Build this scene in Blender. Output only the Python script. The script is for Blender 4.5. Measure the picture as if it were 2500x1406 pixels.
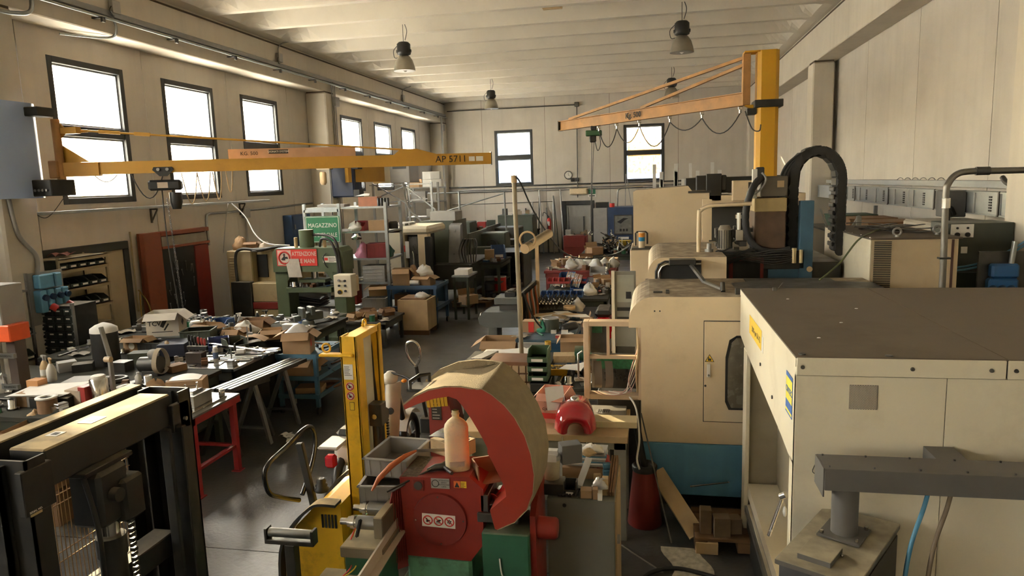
import bpy, math, random
from mathutils import Vector, Matrix
random.seed(7)
sc = bpy.context.scene; COL = sc.collection
for o in list(bpy.data.objects): bpy.data.objects.remove(o)
# ---------------------------------------------------------------- camera
CF, CYAW, CPIT, CROL, CH = 1724.0, 0.196627, 0.147918, -0.032377, 3.0
def _axes():
    cy, sy = math.cos(CYAW), math.sin(CYAW)
    f = Vector((-sy*math.cos(CPIT), cy*math.cos(CPIT), -math.sin(CPIT)))
    r = Vector((cy, sy, 0)); u = r.cross(f); c, s = math.cos(CROL), math.sin(CROL)
    return c*r+s*u, -s*r+c*u, f
AR, AU, AF = _axes()
cd = bpy.data.cameras.new('camera'); cam = bpy.data.objects.new('camera', cd); COL.objects.link(cam)
cd.sensor_width = 36; cd.lens = CF/2500*36; cd.clip_start = .05; cd.clip_end = 300
mw = Matrix((AR, AU, -AF)).transposed().to_4x4(); mw.translation = (0, 0, CH); cam.matrix_world = mw
sc.camera = cam
# ---------------------------------------------------------------- world, sun, exposure
SUN_E, SUN_T = math.radians(14.0), math.atan(1.12)      # low sun, ahead and to the left
w = bpy.data.worlds.new('world'); sc.world = w; w.use_nodes = True
nt = w.node_tree; bg = nt.nodes['Background']
sky = nt.nodes.new('ShaderNodeTexSky'); sky.sky_type = 'NISHITA'; sky.sun_disc = False
sky.sun_elevation = SUN_E; sky.sun_rotation = math.radians(-41.8); sky.dust_density = 2.5; sky.air_density = 1.0
tn = nt.nodes.new('ShaderNodeMix'); tn.data_type = 'RGBA'; tn.blend_type = 'MULTIPLY'; tn.inputs[0].default_value = 1; tn.inputs[7].default_value = (.90, 1, 1.22, 1)   # cool white balance
nt.links.new(sky.outputs[0], tn.inputs[6]); nt.links.new(tn.outputs[2], bg.inputs[0]); bg.inputs[1].default_value = 4.6
sl = bpy.data.lights.new('sun', 'SUN'); sun = bpy.data.objects.new('sun', sl); COL.objects.link(sun)
sl.energy = 40; sl.color = (1, .78, .48); sl.angle = math.radians(.6)
sd = Vector((math.cos(SUN_E)*math.cos(SUN_T), -math.cos(SUN_E)*math.sin(SUN_T), -math.sin(SUN_E)))
sun.rotation_euler = (-sd).to_track_quat('Z', 'Y').to_euler(); sun.location = (-40, 40, 20)
vs = sc.view_settings; vs.view_transform = 'Standard'; vs.look = 'None'; vs.gamma = 1; vs.use_curve_mapping = False
vs.exposure = 0.85
cy = sc.cycles; cy.use_adaptive_sampling = True; cy.adaptive_threshold = .03; cy.max_bounces = 5; cy.diffuse_bounces = 3; cy.glossy_bounces = 2; cy.transmission_bounces = 3; cy.transparent_max_bounces = 8; cy.caustics_reflective = False; cy.caustics_refractive = False
# ---------------------------------------------------------------- helpers
def ray(u, v): return AR*((u-1250)/CF) - AU*((v-703)/CF) + AF
def at(u, v, X=None, Y=None, Z=None):                      # photo pixel -> point on a real plane
    d = ray(u, v)
    t = X/d.x if X is not None else Y/d.y if Y is not None else (Z-CH)/d.z
    return Vector((0, 0, CH)) + d*t
def RZ(a): return Matrix.Rotation(a, 4, 'Z')
def RX(a): return Matrix.Rotation(a, 4, 'X')
def RY(a): return Matrix.Rotation(a, 4, 'Y')
def TR(*p): return Matrix.Translation(Vector(p))
rad = math.radians
class MB:
    def __init__(s, M=None): s.v = []; s.f = []; s.s = []; s.M = M
    def add(s, vs, fs, sm=False, M=None):
        b = len(s.v); m = M if s.M is None else (s.M if M is None else s.M @ M)
        s.v += [tuple(m @ Vector(p)) if m is not None else tuple(p) for p in vs]
        s.f += [tuple(i+b for i in f) for f in fs]
        s.s += sm if isinstance(sm, list) else [sm]*len(fs); return s
    def box(s, c, d, ch=0, M=None):
        x, y, z = d[0]/2, d[1]/2, d[2]/2
        if ch <= 0:
            v = [(c[0]+a*x, c[1]+b*y, c[2]+e*z) for a in (-1, 1) for b in (-1, 1) for e in (-1, 1)]
            return s.add(v, [(0,1,3,2),(4,6,7,5),(0,4,5,1),(2,3,7,6),(0,2,6,4),(1,5,7,3)], False, M)
        ch = min(ch, x*.9, y*.9, z*.9); v = []; I = {}
        for a in (-1, 1):
            for b in (-1, 1):
                for e in (-1, 1):
                    for k in range(3):
                        q = [a*(x-(ch if k != 0 else 0)), b*(y-(ch if k != 1 else 0)), e*(z-(ch if k != 2 else 0))]
                        I[(a, b, e, k)] = len(v); v.append((c[0]+q[0], c[1]+q[1], c[2]+q[2]))
        f = []
        for a in (-1, 1):
            f.append([I[(a,p,q,0)] for p, q in ((-1,-1),(-1,1),(1,1),(1,-1))][::-a])
            f.append([I[(p,a,q,1)] for p, q in ((-1,-1),(-1,1),(1,1),(1,-1))][::a])
            f.append([I[(p,q,a,2)] for p, q in ((-1,-1),(-1,1),(1,1),(1,-1))][::-a])
            for b in (-1, 1):
                f.append([I[(a,b,-1,0)], I[(a,b,1,0)], I[(a,b,1,1)], I[(a,b,-1,1)]][::-a*b])
                f.append([I[(a,-1,b,0)], I[(a,1,b,0)], I[(a,1,b,2)], I[(a,-1,b,2)]][::a*b])
                f.append([I[(-1,a,b,1)], I[(1,a,b,1)], I[(1,a,b,2)], I[(-1,a,b,2)]][::-a*b])
                for e in (-1, 1): f.append([I[(a,b,e,k)] for k in range(3)][::a*b*e])
        return s.add(v, f, False, M)
    def bx(s, x0, x1, y0, y1, z0, z1, ch=0, M=None):
        return s.box(((x0+x1)/2, (y0+y1)/2, (z0+z1)/2), (abs(x1-x0), abs(y1-y0), abs(z1-z0)), ch, M)
    def bar(s, p0, p1, wd, hg, up=(0, 0, 1), ch=0):
        p0 = Vector(p0); p1 = Vector(p1); d = p1-p0; L = d.length; d.normalize(); up = Vector(up)
        if abs(d.dot(up)) > .98: up = Vector((1, 0, 0))
        sx = d.cross(up).normalized(); uz = sx.cross(d)
        M = Matrix((sx, d, uz)).transposed().to_4x4(); M.translation = (p0+p1)/2
        return s.box((0, 0, 0), (wd, L, hg), ch, M)
    def cyl(s, p0, p1, r0, r1=None, n=14, cap=True, sm=True):
        r1 = r0 if r1 is None else r1; p0 = Vector(p0); p1 = Vector(p1); d = (p1-p0).normalized()
        a = d.orthogonal().normalized(); b = d.cross(a); v = []
        for p, r in ((p0, r0), (p1, r1)):
            for i in range(n):
                t = 2*math.pi*i/n; v.append(p+(a*math.cos(t)+b*math.sin(t))*r)
        s.add(v, [(i, (i+1) % n, n+(i+1) % n, n+i) for i in range(n)], sm)
        if cap: s.add(v, [tuple(range(n))[::-1], tuple(range(n, 2*n))], False)
        return s
    def tube(s, pts, r, n=8, closed=False):
        P = [Vector(p) for p in pts]; N = len(P); v = []; a = None
        for i, p in enumerate(P):
            d = (P[(i+1) % N]-P[i-1]) if closed else (P[min(i+1, N-1)]-P[max(i-1, 0)])
            if d.length < 1e-9: d = Vector((0, 0, 1))
            d.normalize()
            if a is None: a = d.orthogonal().normalized()
            a = (a-d*a.dot(d)); a = a.normalized() if a.length > 1e-6 else d.orthogonal().normalized(); b = d.cross(a)
            rr = r[i] if isinstance(r, (list, tuple)) else r
            v += [p+(a*math.cos(2*math.pi*k/n)+b*math.sin(2*math.pi*k/n))*rr for k in range(n)]
        f = [(i*n+k, i*n+(k+1) % n, ((i+1) % N)*n+(k+1) % n, ((i+1) % N)*n+k) for i in range(N if closed else N-1) for k in range(n)]
        s.add(v, f, True)
        if not closed: s.add(v, [tuple(range(n))[::-1], tuple(range((N-1)*n, N*n))], False)
        return s
    def prism(s, poly, ax, a, b, M=None, sm=False):             # polygon extruded along an axis
        n = len(poly); k = 'xyz'.index(ax); v = []
        for h in (a, b):
            for p in poly:
                q = list(p); q.insert(k, h); v.append(tuple(q))
        A = sum(poly[i][0]*poly[(i+1) % n][1]-poly[(i+1) % n][0]*poly[i][1] for i in range(n))
        fl = (A > 0) != (k == 1)
        if a > b: fl = not fl
        sd = [(i, (i+1) % n, n+(i+1) % n, n+i) for i in range(n)]; c = [tuple(range(n))[::-1], tuple(range(n, 2*n))]
        if not fl: sd = [t[::-1] for t in sd]; c = [t[::-1] for t in c]
        s.add(v, sd, sm, M); s.add(v, c, False, M); return s
    def lathe(s, prof, c=(0, 0, 0), n=20, M=None):
        v = []; N = len(prof)
        for r, z in prof:
            for i in range(n):
                t = 2*math.pi*i/n; v.append((c[0]+r*math.cos(t), c[1]+r*math.sin(t), c[2]+z))
        f = [(i*n+k, i*n+(k+1) % n, (i+1)*n+(k+1) % n, (i+1)*n+k) for i in range(N-1) for k in range(n)]
        s.add(v, f, True, M)
        if prof[0][0] > 1e-5: s.add(v[:n], [tuple(range(n))[::-1]], False, M)
        if prof[-1][0] > 1e-5: s.add(v[-n:], [tuple(range(n))], False, M)
        return s
    def sph(s, c, r, n=10, m=6, M=None):
        r = (r, r, r) if not isinstance(r, (tuple, list)) else r
        v = [(c[0]+r[0]*math.sin(math.pi*j/m)*math.cos(2*math.pi*i/n), c[1]+r[1]*math.sin(math.pi*j/m)*math.sin(2*math.pi*i/n), c[2]-r[2]*math.cos(math.pi*j/m)) for j in range(m+1) for i in range(n)]
        return s.add(v, [(j*n+i, j*n+(i+1) % n, (j+1)*n+(i+1) % n, (j+1)*n+i) for j in range(m) for i in range(n)], True, M)
    def torus(s, c, R, r, ax='z', n=20, m=8, M=None):
        v = []
        for i in range(n):
            t = 2*math.pi*i/n
            for j in range(m):
                q = 2*math.pi*j/m; a = (R+r*math.cos(q))*math.cos(t); b = (R+r*math.cos(q))*math.sin(t); h = r*math.sin(q)
                p = (a, b, h) if ax == 'z' else (h, a, b) if ax == 'x' else (b, h, a)
                v.append((c[0]+p[0], c[1]+p[1], c[2]+p[2]))
        return s.add(v, [(i*m+j, ((i+1) % n)*m+j, ((i+1) % n)*m+(j+1) % m, i*m+(j+1) % m) for i in range(n) for j in range(m)], True, M)
    def sheet(s, fn, nu, nv, th=.002, sm=True):                # grid surface with thickness
        g = [[Vector(fn(i/nu, j/nv)) for j in range(nv+1)] for i in range(nu+1)]
        top = []; bot = []
        for i in range(nu+1):
            for j in range(nv+1):
                a = g[min(i+1, nu)][j]-g[max(i-1, 0)][j]; b = g[i][min(j+1, nv)]-g[i][max(j-1, 0)]
                n = a.cross(b); n = n.normalized() if n.length > 1e-9 else Vector((0, 0, 1))
                top.append(g[i][j]+n*th/2); bot.append(g[i][j]-n*th/2)
        m = nv+1; K = len(top)
        f = [(i*m+j, (i+1)*m+j, (i+1)*m+j+1, i*m+j+1) for i in range(nu) for j in range(nv)]
        s.add(top+bot, f+[tuple(k+K for k in q)[::-1] for q in f], sm)
        rim = [(i, 0) for i in range(nu)]+[(nu, j) for j in range(nv)]+[(i, nv) for i in range(nu, 0, -1)]+[(0, j) for j in range(nv, 0, -1)]
        ix = [i*m+j for i, j in rim]; L = len(ix)
        s.add(top+bot, [(ix[(k+1) % L], ix[k], ix[k]+K, ix[(k+1) % L]+K) for k in range(L)], False); return s
    def mesh(s, name, mat, off=None):
        me = bpy.data.meshes.new(name)
        me.from_pydata([(p[0]-off[0], p[1]-off[1], p[2]-off[2]) for p in s.v] if off else s.v, [], s.f)
        me.polygons.foreach_set('use_smooth', s.s); me.materials.append(mat); me.update(); return me
OFF = {}
def tag(o, label=None, cat=None, group=None, kind=None):
    if label: o['label'] = label
    if cat: o['category'] = cat
    if group: o['group'] = group
    if kind: o['kind'] = kind
    return o
def T(name, label, cat, loc=(0, 0, 0), rz=0, group=None, w=False, kind=None):
    o = bpy.data.objects.new(name, None); COL.objects.link(o); o.empty_display_size = .1
    o.location = loc; o.rotation_euler = (0, 0, rz); tag(o, label, cat, group, kind)
    if w: OFF[o.name] = tuple(loc)
    return o
def P(root, name, mb, mat, label=None, kind=None):
    off = OFF.get(root.name); me = mb.mesh(name, mat, off) if isinstance(mb, MB) else mb
    o = bpy.data.objects.new(name, me); COL.objects.link(o); o.parent = root
    if off: OFF[o.name] = off
    return tag(o, label, None, None, kind)
def PC(root, src, name=None, loc=(0, 0, 0), rot=(0, 0, 0)):      # another piece sharing mesh data
    o = bpy.data.objects.new(name or src.name.split('.')[0], src.data); COL.objects.link(o); o.parent = root
    off = OFF.get(root.name)
    o.location = (loc[0]-(off[0] if off else 0), loc[1]-(off[1] if off else 0), loc[2]-(off[2] if off else 0)); o.rotation_euler = rot; return o
def S(name, label, cat, mb, mat, loc=(0, 0, 0), rz=0, group=None, w=False, kind=None):
    me = mb.mesh(name, mat, loc if w else None); o = bpy.data.objects.new(name, me); COL.objects.link(o)
    o.location = loc; o.rotation_euler = (0, 0, rz); return tag(o, label, cat, group, kind)
def dup(root, loc, rz=None, label=None, group=None):
    c = root.copy(); COL.objects.link(c); c.location = loc
    if rz is not None: c.rotation_euler = (0, 0, rz)
    tag(c, label, None, group)
    for ch in root.children:
        d = ch.copy(); COL.objects.link(d); d.parent = c
        for g in ch.children:
            e = g.copy(); COL.objects.link(e); e.parent = d
    return c
# ---------------------------------------------------------------- procedural materials
MATS = {}
def mat(name, col, rough=.55, metal=0, var=.12, scale=6, bump=0, dust=0, dcol=(.30, .25, .17), grime=0, gcol=(.05, .035, .02), gscale=3, streak=0, trans=0, alpha=1, emit=0, coat=0, spec=.5, bscale=None):
    if name in MATS: return MATS[name]
    m = bpy.data.materials.new(name); m.use_nodes = True; n = m.node_tree.nodes; L = m.node_tree.links
    b = n['Principled BSDF']; b.inputs['Metallic'].default_value = metal; b.inputs['Specular IOR Level'].default_value = spec
    if coat: b.inputs['Coat Weight'].default_value = coat; b.inputs['Coat Roughness'].default_value = .05
    if trans: b.inputs['Transmission Weight'].default_value = trans
    if alpha < 1: b.inputs['Alpha'].default_value = alpha
    tc = n.new('ShaderNodeTexCoord'); src = tc.outputs['Object']
    nz = n.new('ShaderNodeTexNoise'); nz.inputs['Scale'].default_value = scale; nz.inputs['Detail'].default_value = 5; L.new(src, nz.inputs['Vector'])
    def mix(fac, a, c2, blend='MIX'):
        x = n.new('ShaderNodeMix'); x.data_type = 'RGBA'; x.blend_type = blend
        if isinstance(fac, (int, float)): x.inputs[0].default_value = fac
        else: L.new(fac, x.inputs[0])
        for k, q in ((6, a), (7, c2)):
            if isinstance(q, tuple): x.inputs[k].default_value = q if len(q) == 4 else q+(1,)
            else: L.new(q, x.inputs[k])
        return x.outputs[2]
    def rng(s, a, c2, lo=0, hi=1):
        x = n.new('ShaderNodeMapRange'); L.new(s, x.inputs[0]); x.inputs[1].default_value = a; x.inputs[2].default_value = c2; x.inputs[3].default_value = lo; x.inputs[4].default_value = hi; return x.outputs[0]
    lo = tuple(max(0, c*(1-var)) for c in col); hi = tuple(min(1, c*(1+var)) for c in col)
    c = mix(rng(nz.outputs[0], .3, .7), lo, hi)
    if streak:
        mp = n.new('ShaderNodeMapping'); mp.inputs['Scale'].default_value = (1.6, 1.6, .07); L.new(src, mp.inputs[0])
        n2 = n.new('ShaderNodeTexNoise'); n2.inputs['Scale'].default_value = 3.2; n2.inputs['Detail'].default_value = 4; L.new(mp.outputs[0], n2.inputs['Vector'])
        c = mix(rng(n2.outputs[0], .5, .72, 0, streak), c, tuple(x*.45 for x in col))
    if grime:
        n3 = n.new('ShaderNodeTexNoise'); n3.inputs['Scale'].default_value = gscale; n3.inputs['Detail'].default_value = 8; n3.inputs['Roughness'].default_value = .7; L.new(src, n3.inputs['Vector'])
        c = mix(rng(n3.outputs[0], .52, .7, 0, grime), c, gcol)
    if dust:
        ge = n.new('ShaderNodeNewGeometry'); sp = n.new('ShaderNodeSeparateXYZ'); L.new(ge.outputs['Normal'], sp.inputs[0])
        n4 = n.new('ShaderNodeTexNoise'); n4.inputs['Scale'].default_value = 9; n4.inputs['Detail'].default_value = 6; L.new(src, n4.inputs['Vector'])
        mu = n.new('ShaderNodeMath'); mu.operation = 'MULTIPLY'; L.new(rng(sp.outputs[2], .35, .85, 0, dust), mu.inputs[0]); L.new(rng(n4.outputs[0], .25, .6, .55, 1), mu.inputs[1])
        dc = mix(rng(n4.outputs[0], .3, .7), tuple(x*.75 for x in dcol), dcol)
        c = mix(mu.outputs[0], c, dc)
        r2 = n.new('ShaderNodeMix'); r2.data_type = 'FLOAT'; L.new(mu.outputs[0], r2.inputs[0]); r2.inputs[2].default_value = rough; r2.inputs[3].default_value = .9; L.new(r2.outputs[0], b.inputs['Roughness'])
    else: L.new(rng(nz.outputs[0], .3, .7, max(.03, rough-.08), min(1, rough+.08)), b.inputs['Roughness'])
    L.new(c, b.inputs['Base Color'])
    if emit: L.new(c, b.inputs['Emission Color']); b.inputs['Emission Strength'].default_value = emit
    if bump:
        bn = n.new('ShaderNodeBump'); bn.inputs['Strength'].default_value = bump; bn.inputs['Distance'].default_value = .02
        nb = nz
        if bscale: nb = n.new('ShaderNodeTexNoise'); nb.inputs['Scale'].default_value = bscale; nb.inputs['Detail'].default_value = 6; L.new(src, nb.inputs['Vector'])
        L.new(nb.outputs[0], bn.inputs['Height']); L.new(bn.outputs[0], b.inputs['Normal'])
    MATS[name] = m; return m
def text(s, size, ext=.001, font_bold=False, sx=1.0):
    cu = bpy.data.curves.new('t', 'FONT'); cu.body = s; cu.size = size; cu.extrude = ext; cu.align_x = 'CENTER'; cu.align_y = 'CENTER'; cu.resolution_u = 2
    if font_bold: cu.offset = size*.018
    o = bpy.data.objects.new('t', cu); COL.objects.link(o); dg = bpy.context.evaluated_depsgraph_get()
    me = bpy.data.meshes.new_from_object(o.evaluated_get(dg)); mb = MB()
    mb.add([(v.co.x*sx, v.co.y, v.co.z) for v in me.vertices], [tuple(p.vertices) for p in me.polygons])
    bpy.data.objects.remove(o); bpy.data.curves.remove(cu); bpy.data.meshes.remove(me); return mb
def face(origin, right, up=(0, 0, 1)):                       # matrix: local x=right, y=up, z=out of the face
    r = Vector(right).normalized(); u = Vector(up); u = (u-r*u.dot(r)).normalized(); z = r.cross(u)
    M = Matrix((r, u, z)).transposed().to_4x4(); M.translation = Vector(origin); return M
def on(mb, M):
    o = MB(); o.add(mb.v, mb.f, list(mb.s), M); return o
def arc(c, r, a0, a1, n, pl='xz'):
    out = []
    for i in range(n+1):
        a = a0+(a1-a0)*i/n; p, q = r*math.cos(a), r*math.sin(a)
        out.append((c[0]+p, c[1], c[2]+q) if pl == 'xz' else (c[0]+p, c[1]+q, c[2]) if pl == 'xy' else (c[0], c[1]+p, c[2]+q))
    return out
def smooth(pts, k=6):                                        # Catmull-Rom through points
    P_ = [Vector(p) for p in pts]; out = []
    for i in range(len(P_)-1):
        a = P_[max(i-1, 0)]; b = P_[i]; c = P_[i+1]; d = P_[min(i+2, len(P_)-1)]
        for j in range(k):
            t = j/k; out.append(.5*((2*b)+(c-a)*t+(2*a-5*b+4*c-d)*t*t+(3*b-a-3*c+d)*t**3))
    out.append(P_[-1]); return out
def sag(a, b, s, n=10):
    a = Vector(a); b = Vector(b); return [a.lerp(b, i/n)-Vector((0, 0, s*4*(i/n)*(1-i/n))) for i in range(n+1)]
# ---------------------------------------------------------------- the hall
m_wall = mat('wall_paint', (.60, .55, .475), .85, var=.06, scale=1.5, streak=.1, grime=.12, gcol=(.36, .30, .22), gscale=1.3, bump=.08, bscale=40)
m_ceil = mat('ceiling_paint', (.68, .62, .52), .85, var=.05, scale=1.2, grime=.1, gcol=(.36, .29, .2), gscale=.8)
m_beam = mat('beam_paint', (.64, .58, .48), .85, var=.06, scale=1.1, streak=.12, grime=.1, gcol=(.3, .24, .16), gscale=1.2)
m_frame = mat('window_frame_black', (.025, .027, .028), .5, var=.2, grime=.1, gcol=(.12, .1, .08))
m_joint = mat('joint_dark', (.10, .075, .05), .9)
m_jointw = mat('joint_wall', (.22, .17, .12), .9)
def m_floorf():
    m = mat('floor_concrete', (.075, .072, .066), .36, var=.3, scale=2.2, grime=.7, gcol=(.02, .019, .017), gscale=1.3, bump=.16, bscale=26); return m
m_floor = m_floorf()
def m_glassf(nm, tint, sc_, dirt):
    m = bpy.data.materials.new(nm); m.use_nodes = True; n = m.node_tree.nodes; L = m.node_tree.links; n.remove(n['Principled BSDF'])
    out = n['Material Output']; tr = n.new('ShaderNodeBsdfTransparent'); tl = n.new('ShaderNodeBsdfTranslucent'); mx = n.new('ShaderNodeMixShader'); gl = n.new('ShaderNodeBsdfGlossy'); m2 = n.new('ShaderNodeMixShader')
    tc = n.new('ShaderNodeTexCoord'); nz = n.new('ShaderNodeTexNoise'); nz.inputs['Scale'].default_value = sc_; nz.inputs['Detail'].default_value = 8; nz.inputs['Roughness'].default_value = .7; L.new(tc.outputs['Object'], nz.inputs['Vector'])
    mr = n.new('ShaderNodeMapRange'); mr.inputs[1].default_value = .35; mr.inputs[2].default_value = .7; mr.inputs[3].default_value = dirt*.55; mr.inputs[4].default_value = dirt; L.new(nz.outputs[0], mr.inputs[0])
    tr.inputs[0].default_value = (.92, .94, .93, 1); tl.inputs[0].default_value = tint+(1,); gl.inputs[0].default_value = (1, 1, 1, 1); gl.inputs['Roughness'].default_value = .08
    L.new(mr.outputs[0], mx.inputs[0]); L.new(tr.outputs[0], mx.inputs[1]); L.new(tl.outputs[0], mx.inputs[2]); m2.inputs[0].default_value = .05
    L.new(mx.outputs[0], m2.inputs[1]); L.new(gl.outputs[0], m2.inputs[2]); L.new(m2.outputs[0], out.inputs[0]); return m
m_glass = m_glassf('dirty_glass', (.92, .92, .86), 3.5, .72)
m_glassb = m_glassf('dirty_glass_back', (.85, .9, .95), 5, .6); m_film = m_glassf('grey_film', (.42, .44, .44), 6, .98); m_bamboo = m_glassf('bamboo_backlit', (.75, .45, .14), 9, 1.0)
WX, RX_, BY, FY = -9.21, 4.34, 30.0, -13.6           # left wall, right wall, back wall, wall behind
fl = T('floor', 'worn dark grey concrete floor of the workshop', None, (0, 0, 0), kind='structure'); fl.pop('category', None)
P(fl, 'joint_bed', MB().bx(WX-.3, RX_+.3, FY-.3, BY+.3, -.3, -.012), m_joint)
ys = [FY-.3, 5.03, 15.2, 25.3, BY+.3]; xs = [WX-.3, -2.45, RX_+.3]
for i in range(4):
    for j in range(2): P(fl, 'slab', MB().bx(xs[j]+.005, xs[j+1]-.005, ys[i]+.005, ys[i+1]-.005, -.2, 0), m_floor)
# ceiling: precast elements with coves between ribs, closing towards the beams
ce = MB(); X0, X1 = -9.0, 4.1; PR = 1.5; vv = []; ff = []
prof = [(0, 0), (.09, 0), (.11, .04), (.22, .62), (.32, .85), (.62, .85), (.74, .62), (.86, .30), (.965, .03), (.98, 0)]       # one rib and one cove
ysr = [(16.17+PR*(k+q), d_) for k in range(-20, 10) for q, d_ in prof]; ysr = [p for p in ysr if FY-.2 < p[0] < BY+.25]
xsr = [X0, -8.65, -8.45, -8.25, -8.05, -7.85, -7.6, -6.4, -5.8, -4.5, -2.5, -.5, .9, 1.5, 2.1, 2.7, 2.95, 3.15, 3.35, 3.55, 3.75, X1]
for x in xsr:
    e = min(x-X0, X1-x); h = max(0, min(1, (e-.45)/.95)); h = h*h*(3-2*h)
    vv += [(x, y, 6.47+d_*h) for y, d_ in ysr]
ny = len(ysr)
ff = [(i*ny+j, i*ny+j+1, (i+1)*ny+j+1, (i+1)*ny+j) for i in range(len(xsr)-1) for j in range(ny-1)]
ce.add(vv, ff, False); ce.bx(WX-.3, RX_+.3, FY-.3, BY+.3, 7.45, 7.6)
S('ceiling', 'cream ribbed precast concrete ceiling', None, ce, m_ceil, kind='structure')
# beams and columns
nt_ = [0]
def trim(mb, m=None, label='cream concrete'):
    nt_[0] += 1; return S('trim_%d' % nt_[0], label, None, mb, m or m_beam, kind='structure')
BL, BR = -8.68, 3.82
bl = MB().bx(WX, BL, FY, BY, 5.61, 6.40, .015).bx(WX, BL-.02, FY, BY, 6.40, 7.5); trim(bl, label='long cream concrete beam above the left windows')
trim(MB().bx(BL-.03, BL+.004, FY, BY, 6.395, 6.425), m_joint, 'dark joint line between left beam and ceiling')
br = MB().bx(BR, RX_, FY, BY, 5.61, 6.40, .015).bx(BR+.02, RX_, FY, BY, 6.40, 7.5); trim(br, label='long cream concrete beam above the right wall')
trim(MB().bx(BR-.004, BR+.03, FY, BY, 6.395, 6.43), m_joint, 'dark joint line between right beam and ceiling')
for y in (-13.1, -2.9, 8.1, 18.32, 29.42):
    trim(MB().bx(WX, -8.62, y, y+.6, 0, 5.58, .03), label='cream concrete column on the left wall')
    trim(MB().bx(WX+.03, -8.65, y+.03, y+.57, 5.57, 5.615), m_joint, 'dark joint on top of a left column')
for y in (-13.1, -2.9, 7.98, 18.25, 29.42):
    trim(MB().bx(3.76, RX_-.1, y, y+.6, 0, 5.57, .03), label='cream concrete column on the right wall')
    trim(MB().bx(3.79, RX_-.12, y+.03, y+.57, 5.565, 5.615), m_joint, 'dark joint on top of a right column')
# left wall panels with windows
WZ0, WZ1 = 2.88, 5.2
def wall_panel(root, a, b, hole, axis, p0, p1):
    mb = MB(); a += .008; b -= .008
    def q(u0, u1, z0, z1):
        if axis == 'x': mb.bx(p0, p1, u0, u1, z0, z1)
        else: mb.bx(u0, u1, p0, p1, z0, z1)
    if hole:
        h0, h1, z0, z1 = hole
        q(a, h0, 0, 7.5); q(h1, b, 0, 7.5)
        if z0 > 0: q(h0, h1, 0, z0)
        q(h0, h1, z1, 7.5)
    else: q(a, b, 0, 7.5)
    P(root, 'panel', mb, m_wall)
wn = [0]
def window(c, axis, side, gl, sunny=False):
    wn[0] += 1; n = 'window_%d' % wn[0]
    lo, hi = c-.82, c+.82; zt = 4.06
    loc = (side, c, WZ0) if axis == 'x' else (c, side, WZ0)
    r = T(n, 'black framed window with two dirty panes', None, loc, w=True, kind='structure')
    def q(mb, u0, u1, z0, z1, d0, d1, ch=.006):
        if axis == 'x': mb.bx(side-d1, side-d0, u0, u1, z0, z1, ch)
        else: mb.bx(u0, u1, side+d0, side+d1, z0, z1, ch)
        return mb
    f = MB(); q(f, lo, lo+.1, WZ0, WZ1, -.012, .11); q(f, hi-.1, hi, WZ0, WZ1, -.012, .11); q(f, lo+.1, hi-.1, WZ0, WZ0+.1, -.012, .11); q(f, lo+.1, hi-.1, WZ1-.1, WZ1, -.012, .11)
    P(r, 'frame', f, m_frame)
    P(r, 'transom', q(MB(), lo+.1, hi-.1, zt-.085, zt+.085, 0, .11), m_frame)
    for z0, z1 in ((WZ0+.1, zt-.085), (zt+.085, WZ1-.1)):
        s_ = MB(); q(s_, lo+.1, lo+.13, z0, z1, .05, .09, 0); q(s_, hi-.13, hi-.1, z0, z1, .05, .09, 0); q(s_, lo+.13, hi-.13, z0, z0+.03, .05, .09, 0); q(s_, lo+.13, hi-.13, z1-.03, z1, .05, .09, 0)
        P(r, 'sash', s_, mat('sash_grey', (.35, .37, .36), .4, metal=.6))
        P(r, 'pane', q(MB(), lo+.12, hi-.12, z0+.02, z1-.02, .07, .078, 0), gl)
    return r
wl = T('wall_left', 'cream concrete panel wall with windows', None, (WX, 10, 0), w=True, kind='structure'); wl.pop('category', None)
P(wl, 'joint_bed', MB().bx(WX-.12, WX-.02, FY, BY, 0, 2.8).bx(WX-.12, WX-.02, FY, BY, 5.3, 7), m_jointw)
WC = [-10.75, -8.08, -5.41, None, 10.61-2.67*4, 10.61-2.67*3, 10.61-2.67*2, None, 10.61, 13.26, 15.94, None, 21.3, 23.98, 26.66, None]
for i, c in enumerate(WC):
    k = 10.61+2.67*(i-8); a, b = k-1.335, k+1.335
    wall_panel(wl, max(a, FY) if i else FY, min(b, BY) if i < 15 else BY+.2, (c-.82, c+.82, WZ0, WZ1) if c else None, 'x', WX-.13, WX)
for i, c in enumerate(WC):
    if c: window(c, 'x', WX, m_glass)
# back wall
wb = T('wall_back', 'cream concrete panel wall at the far end', None, (0, BY, 0), w=True, kind='structure'); wb.pop('category', None)
P(wb, 'joint_bed', MB().bx(WX-.2, RX_+.2, BY+.23, BY+.25, 0, 2.8).bx(WX-.2, RX_+.2, BY+.23, BY+.25, 5.3, 7).bx(-4.3, -1.7, BY+.2, BY+.25, 2.8, 5.3), m_jointw)
bj = [WX-.25, -7.06, -4.35, -1.66, 1.10, 3.89, RX_+.25]
holes = {1: (-5.71-.82, -5.71+.82, WZ0-.04, WZ1-.04), 3: (-.27-.82, -.27+.82, WZ0, WZ1), 2: (-3.73, -2.33, 0, 2.16)}
for i in range(6): wall_panel(wb, bj[i], bj[i+1], holes.get(i), 'y', BY, BY+.25)
for i in range(1, 6): P(wb, 'joint', MB().bx(bj[i]-.012, bj[i]+.012, BY+.006, BY+.02, 0, 6.6), m_jointw)
window(-5.71, 'y', BY, m_glassb); window(-.27, 'y', BY, m_glassb)
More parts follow.
